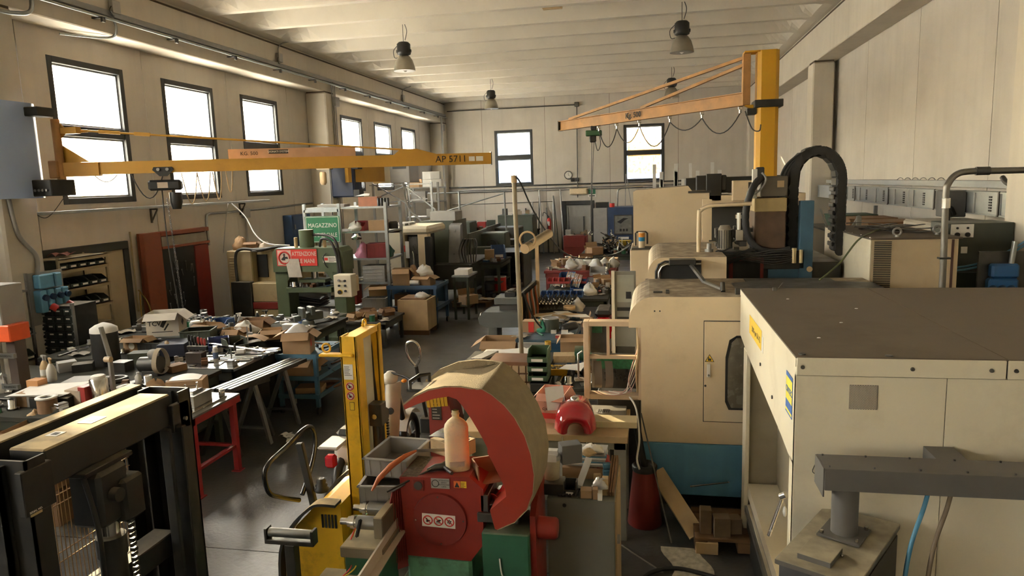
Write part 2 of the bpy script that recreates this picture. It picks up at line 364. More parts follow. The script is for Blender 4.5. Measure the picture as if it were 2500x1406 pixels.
# right wall
wr = T('wall_right', 'cream concrete panel wall with dirt streaks', None, (RX_, 10, 0), w=True, kind='structure'); wr.pop('category', None)
P(wr, 'joint_bed', MB().bx(RX_+.03, RX_+.2, FY, BY, 0, 7), m_jointw)
rj = [FY, -8.1, -2.75, -.1, 2.56, 5.2, 7.95, 10.4, 13.14, 16.0, 18.55, 21.2, 23.9, 26.6, BY+.2]
for i in range(14): wall_panel(wr, rj[i], rj[i+1], None, 'x', RX_, RX_+.25)
wf = MB().bx(WX-.3, RX_+.3, FY-.25, FY, 0, 7.5); S('wall_front', 'cream wall behind the viewer', None, wf, m_wall, kind='structure')
# doors
m_door = mat('door_grey', (.30, .29, .26), .6, var=.08)
m_doorb = mat('door_beige', (.42, .34, .22), .6, var=.08, scale=2, grime=.1, gcol=(.25, .18, .1))
d = T('door_1', 'grey steel door with a heavy black frame in the back wall', None, (-3.03, BY, 0), w=True, kind='structure')
P(d, 'frame', MB().bx(-3.73, -3.53, BY-.05, BY+.12, 0, 2.16, .01).bx(-2.47, -2.33, BY-.05, BY+.12, 0, 2.16, .01).bx(-3.53, -2.47, BY-.05, BY+.12, 1.99, 2.16, .01), m_frame)
P(d, 'leaf', MB().bx(-3.53, -2.47, BY+.02, BY+.07, .75, 1.99, .004), m_door); P(d, 'lower_leaf', MB().bx(-3.53, -3.3, BY+.02, BY+.07, 0, .74, .004).bx(-3.29, -2.47, BY+.02, BY+.07, 0, .74, .004), m_doorb)
P(d, 'handle', MB().bx(-2.81, -2.76, BY-.03, BY+.02, .8, 1.5, .008), m_frame); P(d, 'lock_plate', MB().bx(-2.53, -2.49, BY, BY+.02, 1.2, 1.5, .004), m_door)
d = T('door_2', 'beige sliding door with black frame beside the bin shelf', None, (WX, 10.3, 0), w=True, kind='structure')
P(d, 'frame', MB().bx(WX-.02, WX+.07, 9.05, 11.03, 2.06, 2.2, .008).bx(WX-.02, WX+.07, 10.9, 11.03, 0, 2.06, .008).bx(WX+.02, WX+.04, 9.05, 11.03, 2.02, 2.06), m_frame)
P(d, 'leaf', MB().bx(WX+.01, WX+.045, 9.05, 10.9, 0, 2.06, .004), m_doorb)
# ---------------------------------------------------------------- shared materials
m_blk = mat('black_steel', (.022, .022, .021), .5, metal=.2, var=.25, grime=.25, gcol=(.07, .05, .03), gscale=5, dust=.5)
m_blkp = mat('black_plastic', (.018, .018, .018), .45, var=.2)
m_dust = mat('black_steel_dusty', (.028, .027, .025), .55, metal=.1, dust=.92, dcol=(.62, .47, .24))
m_chrome = mat('bright_steel', (.62, .61, .58), .22, metal=1, var=.08)
m_steel = mat('grey_steel', (.30, .30, .29), .4, metal=.9, var=.15, grime=.2, gcol=(.12, .1, .08))
m_dsteel = mat('dark_steel', (.09, .088, .082), .45, metal=.7, var=.25, grime=.3, gcol=(.05, .04, .03))
m_yel = mat('stacker_yellow', (.78, .45, .02), .45, var=.12, scale=3, grime=.45, gcol=(.14, .08, .015), gscale=4)
m_red = mat('saw_red', (.25, .022, .013), .5, var=.12, grime=.3, gcol=(.10, .02, .012), gscale=4)
m_redd = mat('saw_red_dark', (.20, .022, .016), .55, var=.12, grime=.3, gcol=(.07, .02, .012))
m_grn = mat('saw_green', (.025, .11, .06), .5, var=.15, grime=.35, gcol=(.03, .04, .025), dust=.6)
m_mint = mat('coolant_stained_green', (.12, .30, .19), .5, var=.3, scale=5, grime=.6, gcol=(.03, .04, .02), gscale=6)
m_shroud = mat('dust_caked_brown', (.30, .235, .14), .95, var=.12, scale=14, bump=.5, bscale=160, grime=.3, gcol=(.20, .15, .08), gscale=2)
m_white = mat('white_print', (.78, .75, .68), .6, var=.04)
m_print = mat('black_print', (.02, .02, .02), .7, var=0)
m_redp = mat('red_print', (.62, .04, .03), .6, var=.05)
m_yelp = mat('yellow_print', (.80, .52, .03), .6, var=.05)
m_bluep = mat('blue_print', (.05, .14, .42), .6, var=.05)
m_tray = mat('grey_plastic_tray', (.33, .32, .30), .5, var=.08, grime=.2, gcol=(.15, .12, .08))
m_card = mat('cardboard', (.36, .23, .125), .85, var=.1, scale=5, grime=.15, gcol=(.2, .12, .06))
m_cardd = mat('cardboard_dark', (.25, .15, .085), .85, var=.12, scale=5, grime=.2, gcol=(.12, .07, .04))
m_paper = mat('paper_white', (.74, .72, .67), .8, var=.05)
m_wood = mat('pale_wood', (.52, .37, .20), .7, var=.15, scale=3, streak=.3)
m_woodd = mat('dark_wood', (.17, .095, .045), .75, var=.2, scale=4, grime=.3)
m_hose = mat('black_hose', (.02, .02, .02), .55, var=.1)
m_cream = mat('machine_cream', (.76, .61, .40), .5, var=.05, scale=2, grime=.2, gcol=(.40, .29, .15), gscale=3, dust=.88, dcol=(.16, .12, .08))
m_creamw = mat('machine_offwhite', (.74, .67, .51), .5, var=.05, scale=1.5, grime=.18, gcol=(.36, .28, .15), gscale=2.5)
m_mblue = mat('machine_blue', (.12, .32, .50), .5, var=.08, streak=.3, grime=.2, gcol=(.03, .07, .1))
def prohib(root, c, right, r, name='prohibition_sign', up=(0, 0, 1), k=0):
    M = face(c, right, up)
    a = P(root, name, on(MB().torus((0, 0, .0015), r*.86, r*.12, n=24, m=4).bx(-r*.85, r*.85, -r*.08, r*.08, .001, .003, 0, RZ(-.785)), M), m_redp)
    g = MB()
    if k == 0: g.sph((-.2*r, .3*r, .002), (r*.14, r*.14, .002), 8, 4).bx(-.28*r, .1*r, -.35*r, .15*r, .001, .003).bx(.1*r, .45*r, -.1*r, .05*r, .001, .003)
    elif k == 1: g.prism([(-.5*r, -.1*r), (.1*r, .3*r), (.55*r, .2*r), (.3*r, -.05*r), (.1*r, -.25*r)], 'z', .001, .003).bx(-.5*r, .4*r, -.45*r, -.36*r, .001, .003)
    else:
        for t in range(6): g.bx(-.08*r, .08*r, .2*r, .45*r, .001, .003, 0, RZ(t*1.047))
        g.torus((0, 0, .002), .22*r, .05*r, n=12, m=4)
    P(a, 'pictogram', on(g, M), m_print)
def label_lines(M, w, h, rows, seed=1, cols=1):
    rnd = random.Random(seed); g = MB()
    for i in range(rows):
        y = h/2-h*(i+.7)/rows; l = w*rnd.uniform(.5, .9)
        g.bx(-w*.45, -w*.45+l, y-h/rows*.16, y+h/rows*.16, .001, .0016)
    return on(g, M)
# ---------------------------------------------------------------- black lift mast, near left
t = T('lift_mast', 'black steel lift truck mast with dusty top beams and a wire guard', 'lift mast', (-2.75, 2.95, 0), w=True)
P(t, 'top_beam', MB().bx(-2.82, -2.63, 2.52, 3.36, 1.72, 1.9, .008), m_dust, 'beam with a thick layer of pale dust on top')
P(t, 'rear_beam', MB().bx(-3.02, -2.93, 2.42, 3.52, 1.78, 1.9, .006), m_dust)
for s_, y in ((1, 2.44), (-1, 3.44)):
    u = MB().bx(-2.86, -2.60, y-.05*s_, y-.038*s_, .05, 1.9).bx(-2.86, -2.85, y-.05*s_, y+.05*s_, .05, 1.9).bx(-2.61, -2.60, y-.05*s_, y+.05*s_, .05, 1.9)
    P(t, 'inner_upright', u, m_blk)
    u = MB().bx(-3.02, -2.70, y-.085*s_, y-.07*s_, 0, 1.88).bx(-3.02, -3.0, y-.085*s_, y+.02*s_, 0, 1.88).bx(-2.72, -2.70, y-.085*s_, y-.02*s_, 0, 1.88)
    P(t, 'outer_upright', u, m_blk)
    if s_ < 0: P(t, 'guide_bar', MB().bx(-2.64, -2.56, y+.06*s_, y+.10*s_, .05, 1.72, .006).bx(-2.66, -2.6, y+.13*s_, y+.16*s_, .05, 1.72, .006), m_blk)
P(t, 'corner_plate', MB().bx(-2.63, -2.60, 3.33, 3.47, 1.68, 1.84, .004), m_blk); P(t, 'corner_plate', MB().bx(-2.63, -2.595, 2.36, 2.52, 1.66, 1.86, .004), m_blk)
P(t, 'bolt', MB().cyl((-2.60, 3.42, 1.74), (-2.585, 3.42, 1.74), .012, n=8), m_steel)
P(t, 'crosshead', MB().bx(-2.75, -2.58, 2.67, 2.98, 1.70, 1.725, .004).bx(-2.74, -2.56, 2.72, 2.92, 1.42, 1.70, .02).bx(-2.70, -2.53, 2.84, 2.98, 1.40, 1.62, .015), m_blk)
P(t, 'crosshead_boss', MB().cyl((-2.57, 2.80, 1.57), (-2.52, 2.80, 1.57), .035, n=12), m_blk)
P(t, 'rod_end', MB().cyl((-2.66, 2.74, 1.72), (-2.66, 2.74, 1.77), .015), m_steel); P(t, 'rod_end', MB().cyl((-2.66, 2.92, 1.72), (-2.66, 2.92, 1.77), .015), m_steel)
P(t, 'piston_rod', MB().cyl((-2.63, 2.83, 1.25), (-2.63, 2.83, 1.44), .045, n=16), m_chrome)
P(t, 'lift_cylinder', MB().cyl((-2.63, 2.83, .1), (-2.63, 2.83, 1.30), .062, n=18).cyl((-2.63, 2.83, 1.24), (-2.63, 2.83, 1.34), .070, n=18), m_blk)
ch = MB()
for i in range(44): z = .3+i*.026; ch.bx(-2.60, -2.57, 2.905, 2.935, z, z+.02, .004) if i % 2 else ch.bx(-2.592, -2.578, 2.90, 2.94, z, z+.02, .003)
P(t, 'lift_chain', ch, m_dsteel)
P(t, 'cross_member', MB().bx(-2.84, -2.70, 2.5, 3.38, .95, 1.08, .006), m_blk); P(t, 'hose', MB().tube(smooth([(-2.6, 2.68, 1.70), (-2.57, 2.70, 1.4), (-2.6, 2.72, .9), (-2.62, 2.74, .2)]), .012), m_hose)
g = MB()
for i in range(36): y = 2.5+i*.025; g.cyl((-2.97, y, .2), (-2.97, y, 1.8), .0022, n=4, cap=False)
for z in (.45, .5, .8, .85, 1.15, 1.2, 1.45, 1.5, 1.72): g.cyl((-2.975, 2.48, z), (-2.975, 3.4, z), .003, n=4, cap=False)
P(t, 'wire_guard', g, mat('bronze_wire', (.42, .26, .12), .35, metal=.9), kind='stuff')
M = face((-2.597, 2.41, 1.66), (0, 1, 0))
P(t, 'serial_plate', on(MB().bx(-.03, .03, -.006, .006, 0, .002), M), mat('brass_plate', (.5, .4, .22), .4, metal=.6)); P(t, 'serial_text', on(text('SERIAL NO.', .013), M @ TR(0, .014, .002)), m_white)
P(t, 'sticker', MB().bx(-2.77, -2.69, 2.86, 2.96, 1.9, 1.902), m_white); P(t, 'sticker', MB().bx(-2.78, -2.72, 2.68, 2.74, 1.9, 1.902), m_white)
P(t, 'sticker_print', MB().bx(-2.75, -2.71, 2.89, 2.93, 1.902, 1.903).bx(-2.765, -2.735, 2.695, 2.725, 1.902, 1.903), m_print)
# ---------------------------------------------------------------- yellow stacker
t = T('pallet_stacker', 'yellow walk-behind pallet stacker with worn mast posts', 'stacker', (-2.15, 4.8, 0), w=True)
def chan(mb, x0, x1, y0, y1, z0, z1, th=.012, open_='+x'):
    mb.bx(x0, x1, y0, y0+th, z0, z1).bx(x0, x1, y1-th, y1, z0, z1)
    mb.bx(x0, x0+th, y0, y1, z0, z1) if open_ == '+x' else mb.bx(x1-th, x1, y0, y1, z0, z1)
    return mb
P(t, 'front_post', MB().bx(-2.15, -2.03, 4.53, 4.545, .1, 1.97, .003).bx(-2.15, -2.138, 4.53, 4.66, .1, 1.97).bx(-2.042, -2.03, 4.53, 4.66, .1, 1.97), m_yel)
P(t, 'rear_post', MB().bx(-2.17, -2.04, 4.96, 4.975, .1, 1.97, .003).bx(-2.17, -2.158, 4.96, 5.03, .1, 1.97).bx(-2.052, -2.04, 4.96, 5.03, .1, 1.97), m_yel)
P(t, 'worn_stripe', MB().prism([(-2.115, 1.0), (-2.075, 1.0), (-2.07, 1.35), (-2.085, 1.6), (-2.09, 1.85), (-2.1, 1.78), (-2.112, 1.55), (-2.105, 1.3)], 'y', 4.957, 4.9595), m_dsteel, 'bare scratched steel stripe')
P(t, 'top_bar', MB().bx(-2.15, -2.04, 4.54, 4.98, 1.92, 1.965, .004), m_yel)
P(t, 'guard_panel', MB().bx(-2.10, -2.094, 4.66, 4.95, .95, 1.92), mat('guard_panel_pale', (.60, .56, .42), .55, var=.08))
P(t, 'mast_rail', MB().bx(-2.165, -2.12, 4.91, 4.95, .1, 1.95), m_blk)
P(t, 'lifting_lug', MB().bx(-2.30, -2.05, 4.49, 4.56, 1.83, 1.85, .006), m_yel); P(t, 'lifting_eye', MB().torus((-2.25, 4.52, 1.89), .03, .008, 'y', 14, 6), m_yel); P(t, 'lifting_eye', MB().torus((-2.13, 4.93, 1.985), .03, .008, 'x', 14, 6), m_yel)
P(t, 'cylinder_head', MB().bx(-2.05, -1.95, 4.72, 4.82, 1.25, 1.42, .005), m_dsteel); P(t, 'lift_cylinder', MB().cyl((-2.0, 4.77, .2), (-2.0, 4.77, 1.25), .045).cyl((-2.0, 4.77, 1.1), (-2.0, 4.77, 1.25), .03), m_dsteel)
P(t, 'pulley', MB().cyl((-1.99, 4.84, 1.3), (-1.96, 4.84, 1.3), .055).torus((-1.975, 4.84, 1.3), .05, .012, 'x'), m_dsteel); P(t, 'pulley_bolt', MB().cyl((-2.0, 4.715, 1.33), (-2.0, 4.70, 1.33), .02, n=8), m_chrome)
ch = MB()
for i in range(50): z = .2+i*.022; ch.bx(-1.985, -1.965, 4.88, 4.90, z, z+.016, .003)
P(t, 'lift_chain', ch, m_dsteel)
for n_, y in (('leg_wheel_cover', 4.5), ('leg_wheel_cover', 5.15)): P(t, 'outrigger', MB().bx(-2.1, -1.6, y-.04, y+.06, .04, .14, .01), m_yel)
cov = [(-2.62, .08), (-2.60, .42), (-2.5, .62), (-2.36, .76), (-2.28, .80), (-2.15, .80), (-2.15, .08)]
mc_ = P(t, 'motor_cover', MB().prism([(x, z) for x, z in cov], 'y', 4.36, 4.98), m_yel)
P(t, 'black_bumper', MB().sheet(lambda u, v: (lambda q: (q[0]-.012, 4.30+v*.1, q[1]+.012))(smooth([(a, 0, b) for a, b in cov[:6]], 4)[min(20, int(u*20))].xz), 20, 1, .02), m_dust)
P(t, 'black_bumper', MB().sheet(lambda u, v: (lambda q: (q[0]-.012, 4.93+v*.1, q[1]+.012))(smooth([(a, 0, b) for a, b in cov[:6]], 4)[min(20, int(u*20))].xz), 20, 1, .02), m_dust)
v_ = MB()
for i in range(5): v_.bx(-2.3+i*.025, -2.285+i*.025, 4.355, 4.362, .62, .72, 0)
P(mc_, 'vent_slots', v_, m_print)
P(t, 'tiller_boot', MB().lathe([(.05, 0), (.055, .02), (.04, .03), (.047, .05), (.033, .06), (.038, .08), (.025, .1)], (-2.45, 4.68, .74)), m_blkp)
P(t, 'tiller_arm', MB().bar((-2.5, 4.66, .55), (-2.58, 4.64, 1.13), .055, .04, (0, 1, 0), .006), m_blk)
lp = [(-2.62, 4.30, 1.14), (-2.62, 4.22, 1.12), (-2.66, 4.17, 1.04), (-2.6, 4.2, .92), (-2.58, 4.34, .82), (-2.57, 4.5, .74)]
lp = smooth([(-2.57, 4.55, .72), (-2.60, 4.36, .83), (-2.62, 4.24, .92), (-2.63, 4.22, 1.05), (-2.62, 4.28, 1.12), (-2.60, 4.5, 1.16), (-2.59, 4.74, 1.2), (-2.58, 4.85, 1.17), (-2.57, 4.86, 1.05), (-2.57, 4.78, .9), (-2.57, 4.6, .74)], 5)
P(t, 'tiller_loop', MB().tube(lp, .018, 10), mat('polished_black', (.06, .06, .06), .18, metal=.8))
ll_ = P(t, 'load_label', MB().bx(-2.135, -2.065, 4.527, 4.53, 1.66, 1.77), m_white); P(ll_, 'load_label_print', label_lines(face((-2.1, 4.5265, 1.725), (1, 0, 0)), .065, .07, 7, 4), m_print)
for i, z in enumerate((1.61, 1.54)): P(t, 'sticker_disc', MB().cyl((-2.095, 4.5275, z), (-2.095, 4.530, z), .031, n=20), m_white); prohib(t, (-2.095, 4.5275, z), (1, 0, 0), .03, k=0)
P(t, 'hook_label', on(MB().bx(-.018, .018, -.03, .03, 0, .001), face((-2.088, 4.529, 1.465), (1, 0, 0))), m_print); P(t, 'hook_label_face', on(MB().bx(-.015, .015, -.027, .027, .001, .0015), face((-2.088, 4.529, 1.465), (1, 0, 0))), m_yelp)
# ---------------------------------------------------------------- red and green band saw
SY = 4.0
t = T('band_saw', 'red and green band saw with a dust-caked curved bow', 'band saw', (-1.2, 4.2, 0), w=True)
def px(u, v, Y): q = at(u, v, Y=Y); return (q.x, q.z)
body = [px(975, 1165, SY), px(1145, 1165, SY), px(1180, 1195, SY), px(1180, 1330, SY), px(1150, 1370, SY), px(995, 1355, SY)]
P(t, 'wheel_housing', MB().prism(body, 'y', SY, SY+.34), m_red)
zt = body[0][1]
P(t, 'housing_top_dust', MB().bx(body[0][0]+.01, body[1][0]-.01, SY+.01, SY+.34, zt, zt+.006), mat('sawdust_layer', (.13, .10, .06), .95, var=.4, scale=60, bump=.6, bscale=120))
cx, cz = px(1075, 1267, SY); R_ = .176
wc_ = P(t, 'wheel_cover', MB().cyl((cx, SY, cz), (cx, SY-.018, cz), R_, R_-.004, n=44), m_redd)
for a in range(4):
    b = a*math.pi/2+.03; P(wc_, 'cover_screw', MB().cyl((cx+.155*math.cos(b), SY-.018, cz+.155*math.sin(b)), (cx+.155*math.cos(b), SY-.022, cz+.155*math.sin(b)), .005, n=8), m_chrome)
lx, lz = px(1073, 1268, SY)
M = face((lx, SY-.019, lz), (1, 0, -.03)); st = P(wc_, 'warning_strip', on(MB().bx(-.108, .108, -.043, .043, 0, .0012), M), m_white)
for i in range(3): prohib(t, M @ Vector(((i-1)*.07, 0, .0012)), (1, 0, -.03), .033, k=i)
gx, gz = px(1022, 1184, SY)
P(t, 'gauge_bezel', MB().bx(gx-.036, gx+.036, SY-.006, SY, gz-.036, gz+.036, .004), m_redd); P(t, 'gauge_glass', MB().cyl((gx, SY-.004, gz), (gx, SY-.014, gz), .027, n=20), m_dsteel)
gx, gz = px(1075, 1180, SY); M = face((gx, SY-.001, gz), (1, 0, 0))
bp_ = P(t, 'blade_plate', on(MB().bx(-.06, .06, -.033, .033, 0, .0015), M), m_tray)
P(bp_, 'blade_plate_ring', on(MB().torus((-.032, 0, .002), .022, .002, n=20, m=4), M), m_print)
for i, (s_, sz) in enumerate((('ATTENZIONE', .011), ('SENSO', .012), ('ROTAZIONE', .012), ('LAMA', .012))): P(bp_, 'blade_plate_text', on(text(s_, sz, .0003), M @ TR(.024, .02-i*.0135, .002)), m_print)
gx, gz = px(1125, 1183, SY); M = face((gx, SY-.001, gz), (1, 0, 0))
P(t, 'hand_warning', on(MB().bx(-.045, -.003, -.022, .022, 0, .0015), M), mat('orange_print', (.75, .18, .04), .6)); P(t, 'hand_warning_print', on(MB().prism([(-.04, -.018), (-.024, .016), (-.008, -.018)], 'z', .0015, .002), M), m_print)
P(t, 'notice_label', on(MB().bx(0, .036, -.02, .022, 0, .0015), M), m_yelp); P(t, 'notice_label_print', label_lines(M @ TR(.018, 0, .001), .034, .036, 5, 9), m_print)
# bow: red near face, dust-caked outside, far rim
NO = [(984, 988), (1010, 968), (1045, 952), (1085, 944), (1125, 944), (1160, 950), (1176, 951), (1200, 965), (1230, 990), (1255, 1020), (1280, 1065), (1295, 1110), (1303, 1160), (1300, 1205), (1285, 1245), (1255, 1275), (1213, 1293)]
NI = [(988, 1000), (1020, 986), (1060, 973), (1095, 968), (1115, 975), (1128, 990), (1138, 1005), (1150, 1022), (1162, 1042), (1176, 1066), (1190, 1094), (1190, 1106), (1203, 1130), (1233, 1192), (1236, 1212), (1196, 1246), (1208, 1291)]
YN, YF = 3.88, 4.30
no = [px(u, v, YN) for u, v in NO]; ni = [px(u, v, YN) for u, v in NI]
fc = MB(); n_ = len(no)
for k, (yy, fl_) in enumerate(((YN, 1), (YN+.03, 0))):
    vs_ = [(p[0], yy, p[1]) for p in no]+[(p[0], yy, p[1]) for p in ni]
    fs = [(i, i+1, n_+i+1, n_+i) for i in range(n_-1)]
    fc.add(vs_, fs if k == 0 else [f[::-1] for f in fs])
fc.add([(p[0], YN, p[1]) for p in ni]+[(p[0], YF, p[1]) for p in ni], [(i, i+1, n_+i+1, n_+i) for i in range(n_-1)], True)
P(t, 'bow_face', fc, mat('bow_red', (.31, .032, .015), .45, var=.12, scale=3, grime=.25, gcol=(.16, .04, .02), gscale=3))
FO = [(1008, 978), (1030, 952), (1060, 925), (1092, 906), (1125, 902), (1180, 899), (1226, 884), (1240, 893), (1262, 912), (1288, 945), (1312, 985), (1330, 1030), (1338, 1085), (1334, 1135), (1318, 1185), (1296, 1225), (1262, 1262)]
fo = [px(u, v, YF) for u, v in FO]
P(t, 'bow_shroud', MB().sheet(lambda u, v: (lambda i: (no[i][0]*(1-v)+fo[i][0]*v, YN*(1-v)+YF*v, no[i][1]*(1-v)+fo[i][1]*v))(round(u*16)), 16, 6, .01), m_shroud, 'bow outside thick with saw dust')
RM = [(1008, 978), (1040, 930), (1075, 900), (1120, 882), (1165, 877), (1200, 879), (1232, 886)]
rm = [px(u, v, YF) for u, v in RM]
P(t, 'bow_rim', MB().prism([(p[0], p[1]) for p in rm]+[(p[0], p[1]) for p in (fo[6], fo[5], fo[4], fo[3], fo[2], fo[1])], 'y', YF-.02, YF+.005), m_shroud)
hx = px(1035, 925, 4.15); P(t, 'bow_handle', MB().tube([(hx[0]-.06, 4.05, hx[1]-.045), (hx[0]-.06, 4.05, hx[1]+.01), (hx[0]-.02, 4.13, hx[1]+.03), (hx[0]+.02, 4.2, hx[1]+.02), (hx[0]+.02, 4.2, hx[1]-.03)], .012, 8), m_blkp)
P(t, 'bow_handle_plate', MB().box((hx[0]-.02, 4.12, hx[1]-.045), (.12, .16, .02), .004, None), m_blkp)
# base, right green column with cap, left feed table
P(t, 'coolant_tank', MB().bx(-1.55, -1.12, SY+.02, SY+.6, .2, .66, .02), m_mint)
P(t, 'base', MB().bx(-1.62, -.82, SY+.05, SY+.75, 0, .45, .02), m_grn)
gb = [px(1175, 1300, 3.95), px(1283, 1312, 3.95)]
P(t, 'column_box', MB().bx(gb[0][0], gb[1][0]+.02, 3.95, 4.35, .05, gb[0][1], .008), m_grn)
P(t, 'cable_on_column', MB().tube(smooth([(gb[0][0]+.11, 3.945, .72), (gb[0][0]+.13, 3.935, .6), (gb[0][0]+.2, 3.93, .5)]), .005), m_paper)
P(t, 'red_side_panel', MB().prism([(4.0, .15), (4.0, .98), (4.12, 1.06), (4.4, 1.1), (4.4, .15)], 'x', gb[1][0]+.02, gb[1][0]+.055), m_red)
c_ = at(1290, 1298, Y=4.1); P(t, 'motor_cap', MB().lathe([(.0, .13), (.055, .13), (.068, .115), (.07, 0)][::-1], (0, 0, 0), 24, TR(gb[1][0]+.05, 4.1, .86) @ RY(math.pi/2)), m_red)
P(t, 'vise_jaw', MB().bx(-1.06, -.8, 3.98, 4.3, .93, .99, .005).bx(-1.04, -.99, 4.0, 4.25, .99, 1.1, .004), m_dsteel)
P(t, 'tilt_plate', MB().bx(-.99, -.72, 4.02, 4.3, 1.06, 1.066, 0, TR(-.85, 4.1, 1.06) @ RY(-.25) @ TR(.85, -4.1, -1.06)), m_steel)
P(t, 'front_guard', MB().sheet(lambda u, v: (-1.60+.08*v-.05*math.sin(u*3), 3.98+.08*v, 1.12-u*.55), 8, 2, .012), m_redd, 'ribbed dark red guard')
gr = MB()
for i in range(7): gr.bar((-1.598+i*.011, 3.975+i*.011, 1.1), (-1.60+i*.011, 3.975+i*.011, .62), .004, .004)
P(t, 'guard_rib', gr, m_red)
P(t, 'feed_bed', MB().bx(-1.86, -1.58, 3.72, 4.02, .78, .85, .006), mat('dusty_steel', (.2, .17, .12), .7, metal=.3, dust=.8, dcol=(.45, .36, .2)))
P(t, 'feed_leg', MB().bx(-1.84, -1.60, 3.74, 4.0, .02, .78, .006), m_grn)
P(t, 'length_rail', MB().bar((-1.60, 4.02, .86), (-1.58, 3.2, .84), .012, .09, (0, 0, 1)).bar((-1.57, 4.02, .82), (-1.55, 3.2, .80), .05, .008), mat('rail_cream', (.62, .55, .42), .5, grime=.3, gcol=(.3, .22, .12)))
for y, z, l in ((4.0, .97, .28), (3.84, .955, .30)):
    P(t, 'feed_cylinder', MB().cyl((-1.62, y, z), (-1.62-l*.55, y, z), .042, n=18), m_steel)
    P(t, 'feed_cylinder_end', MB().cyl((-1.62-l*.55, y, z), (-1.62-l*.75, y, z), .034, n=16).cyl((-1.62-l*.75, y, z), (-1.62-l*.92, y, z), .022, n=6).cyl((-1.62-l*.6, y, z), (-1.62-l*.68, y, z), .045, n=6), m_chrome)
P(t, 'cylinder_block', MB().bx(-1.66, -1.60, 3.78, 4.06, .88, 1.02, .006), mat('dusty_steel', (0, 0, 0)))
P(t, 'clamp_lever', MB().bar((-1.78, 3.80, .88), (-1.74, 3.78, 1.0), .018, .014), m_blkp)
P(t, 'lower_bed', MB().bx(-2.0, -1.72, 3.45, 3.80, .60, .66, .004), mat('dusty_steel', (0, 0, 0))); P(t, 'lower_bed_stand', MB().bx(-1.98, -1.74, 3.48, 3.78, 0, .60, .006), m_grn)
for i, (cl, nm) in enumerate(((m_redp, 'red'), (m_yelp, 'yellow'))): P(t, 'wire', MB().tube(smooth([(-1.8, 3.83+i*.02, .92), (-1.84, 3.80+i*.03, .8), (-1.8+.03*i, 3.74, .72), (-1.85, 3.66, .67)]), .004, 6), cl)
P(t, 'air_nozzle', MB().cyl((-1.95, 3.53, .685), (-1.78, 3.66, .69), .013).cyl((-1.98, 3.50, .68), (-1.95, 3.53, .685), .006), m_steel)
# ---------------------------------------------------------------- things on the saw
def bottle_can(name, label, loc, w, d, h, m, rz=0):
    t = T(name, label, 'bottle', loc, rz)
    pr = [(1, .0), (1, .7), (.97, .74), (.55, .86), (.30, .9)]
    mb = MB(); n = 28; vs_ = []
    for s_, z in [(.9, 0), (1, .03), (1, .3), (.985, .5), (1, .7), (.93, .76), (.7, .82), (.42, .87), (.3, .885), (.3, .93), (.34, .935), (.34, .95), (.29, .955), (.29, .99), (.25, 1)]:
        for i in range(n):
            a = 2*math.pi*i/n; k = 3.2 if s_ > .6 else 2
            c, s2 = math.cos(a), math.sin(a); q = (abs(c)**k+abs(s2)**k)**(-1/k)
            rr = w/2*s_ if s_ > .6 else w/2*s_; r2 = d/2*s_ if s_ > .6 else w/2*s_
            vs_.append((q*c*rr, q*s2*r2, z*h))
    R_ = len(vs_)//n
    mb.add(vs_, [(i*n+k, i*n+(k+1) % n, (i+1)*n+(k+1) % n, (i+1)*n+k) for i in range(R_-1) for k in range(n)], True); mb.add(vs_[:n], [tuple(range(n))[::-1]])
    P(t, 'body', mb, m); P(t, 'label_panel', MB().bx(-w*.3, w*.3, -d/2-.001, -d/2+.004, h*.12, h*.2), m); return t
def m_hdpe():
    m = mat('dirty_hdpe', (.85, .70, .45), .5, var=.12, scale=6, grime=.5, gcol=(.36, .25, .12), gscale=7); b = m.node_tree.nodes['Principled BSDF']
    b.inputs['Subsurface Weight'].default_value = .6; b.inputs['Subsurface Radius'].default_value = (.1, .08, .05); b.inputs['Subsurface Scale'].default_value = 1.0; return m
q = at(1118, 1148, Z=zt+.006)
bottle_can('plastic_canister', 'grimy translucent plastic canister standing on the red saw', (q.x, q.y, zt+.006), .155, .12, .40, m_hdpe(), .25)
PLQ = []
def tray(name, label, loc, w, d, h, m, rz=0, group=None, th=.006, rim=.012, root=None):
    t = T(name, label, 'crate', loc, rz, group); PLQ.append((loc, w, d))
    mb = MB().bx(-w/2, w/2, -d/2, d/2, 0, th).bx(-w/2, w/2, -d/2, -d/2+th, 0, h).bx(-w/2, w/2, d/2-th, d/2, 0, h).bx(-w/2, -w/2+th, -d/2, d/2, 0, h).bx(w/2-th, w/2, -d/2, d/2, 0, h)
    P(t, 'body', mb, m); r = MB()
    for s_ in (-1, 1): r.box((s_*(w/2), 0, h), (rim*2, d+rim*2, rim), .003).box((0, s_*(d/2), h), (w+rim*2, rim*2, rim), .003)
    P(t, 'rim', r, m)
    b = MB()
    for i in range(4):
        for s_ in (-1, 1): b.bx(-w/2+w*(i+.5)/4-.004, -w/2+w*(i+.5)/4+.004, s_*d/2-.005, s_*d/2+.005, .01, h-.01)
    P(t, 'rib', b, m); return t
q = at(945, 1205, Z=1.05); tray('plastic_crate', 'lower grey plastic crate beside the red saw', (-1.72, 4.24, .97), .30, .40, .13, m_tray, .1)
tray('plastic_crate', 'upper grey plastic crate tipped against the saw top', (-1.70, 4.36, 1.11), .30, .40, .12, m_tray, -.08)
S('wire_tray', 'small white grid lying in the upper grey crate', 'grid', MB().box((0, 0, 0), (.2, .25, .01)), m_steel, (-1.7, 4.36, 1.13))
b = MB().tube([(0, 0, 0), (.03, .05, .06), (.1, .1, .13), (.17, .17, .17), (.22, .24, .18)], [.006, .017, .02, .016, .008], 8)
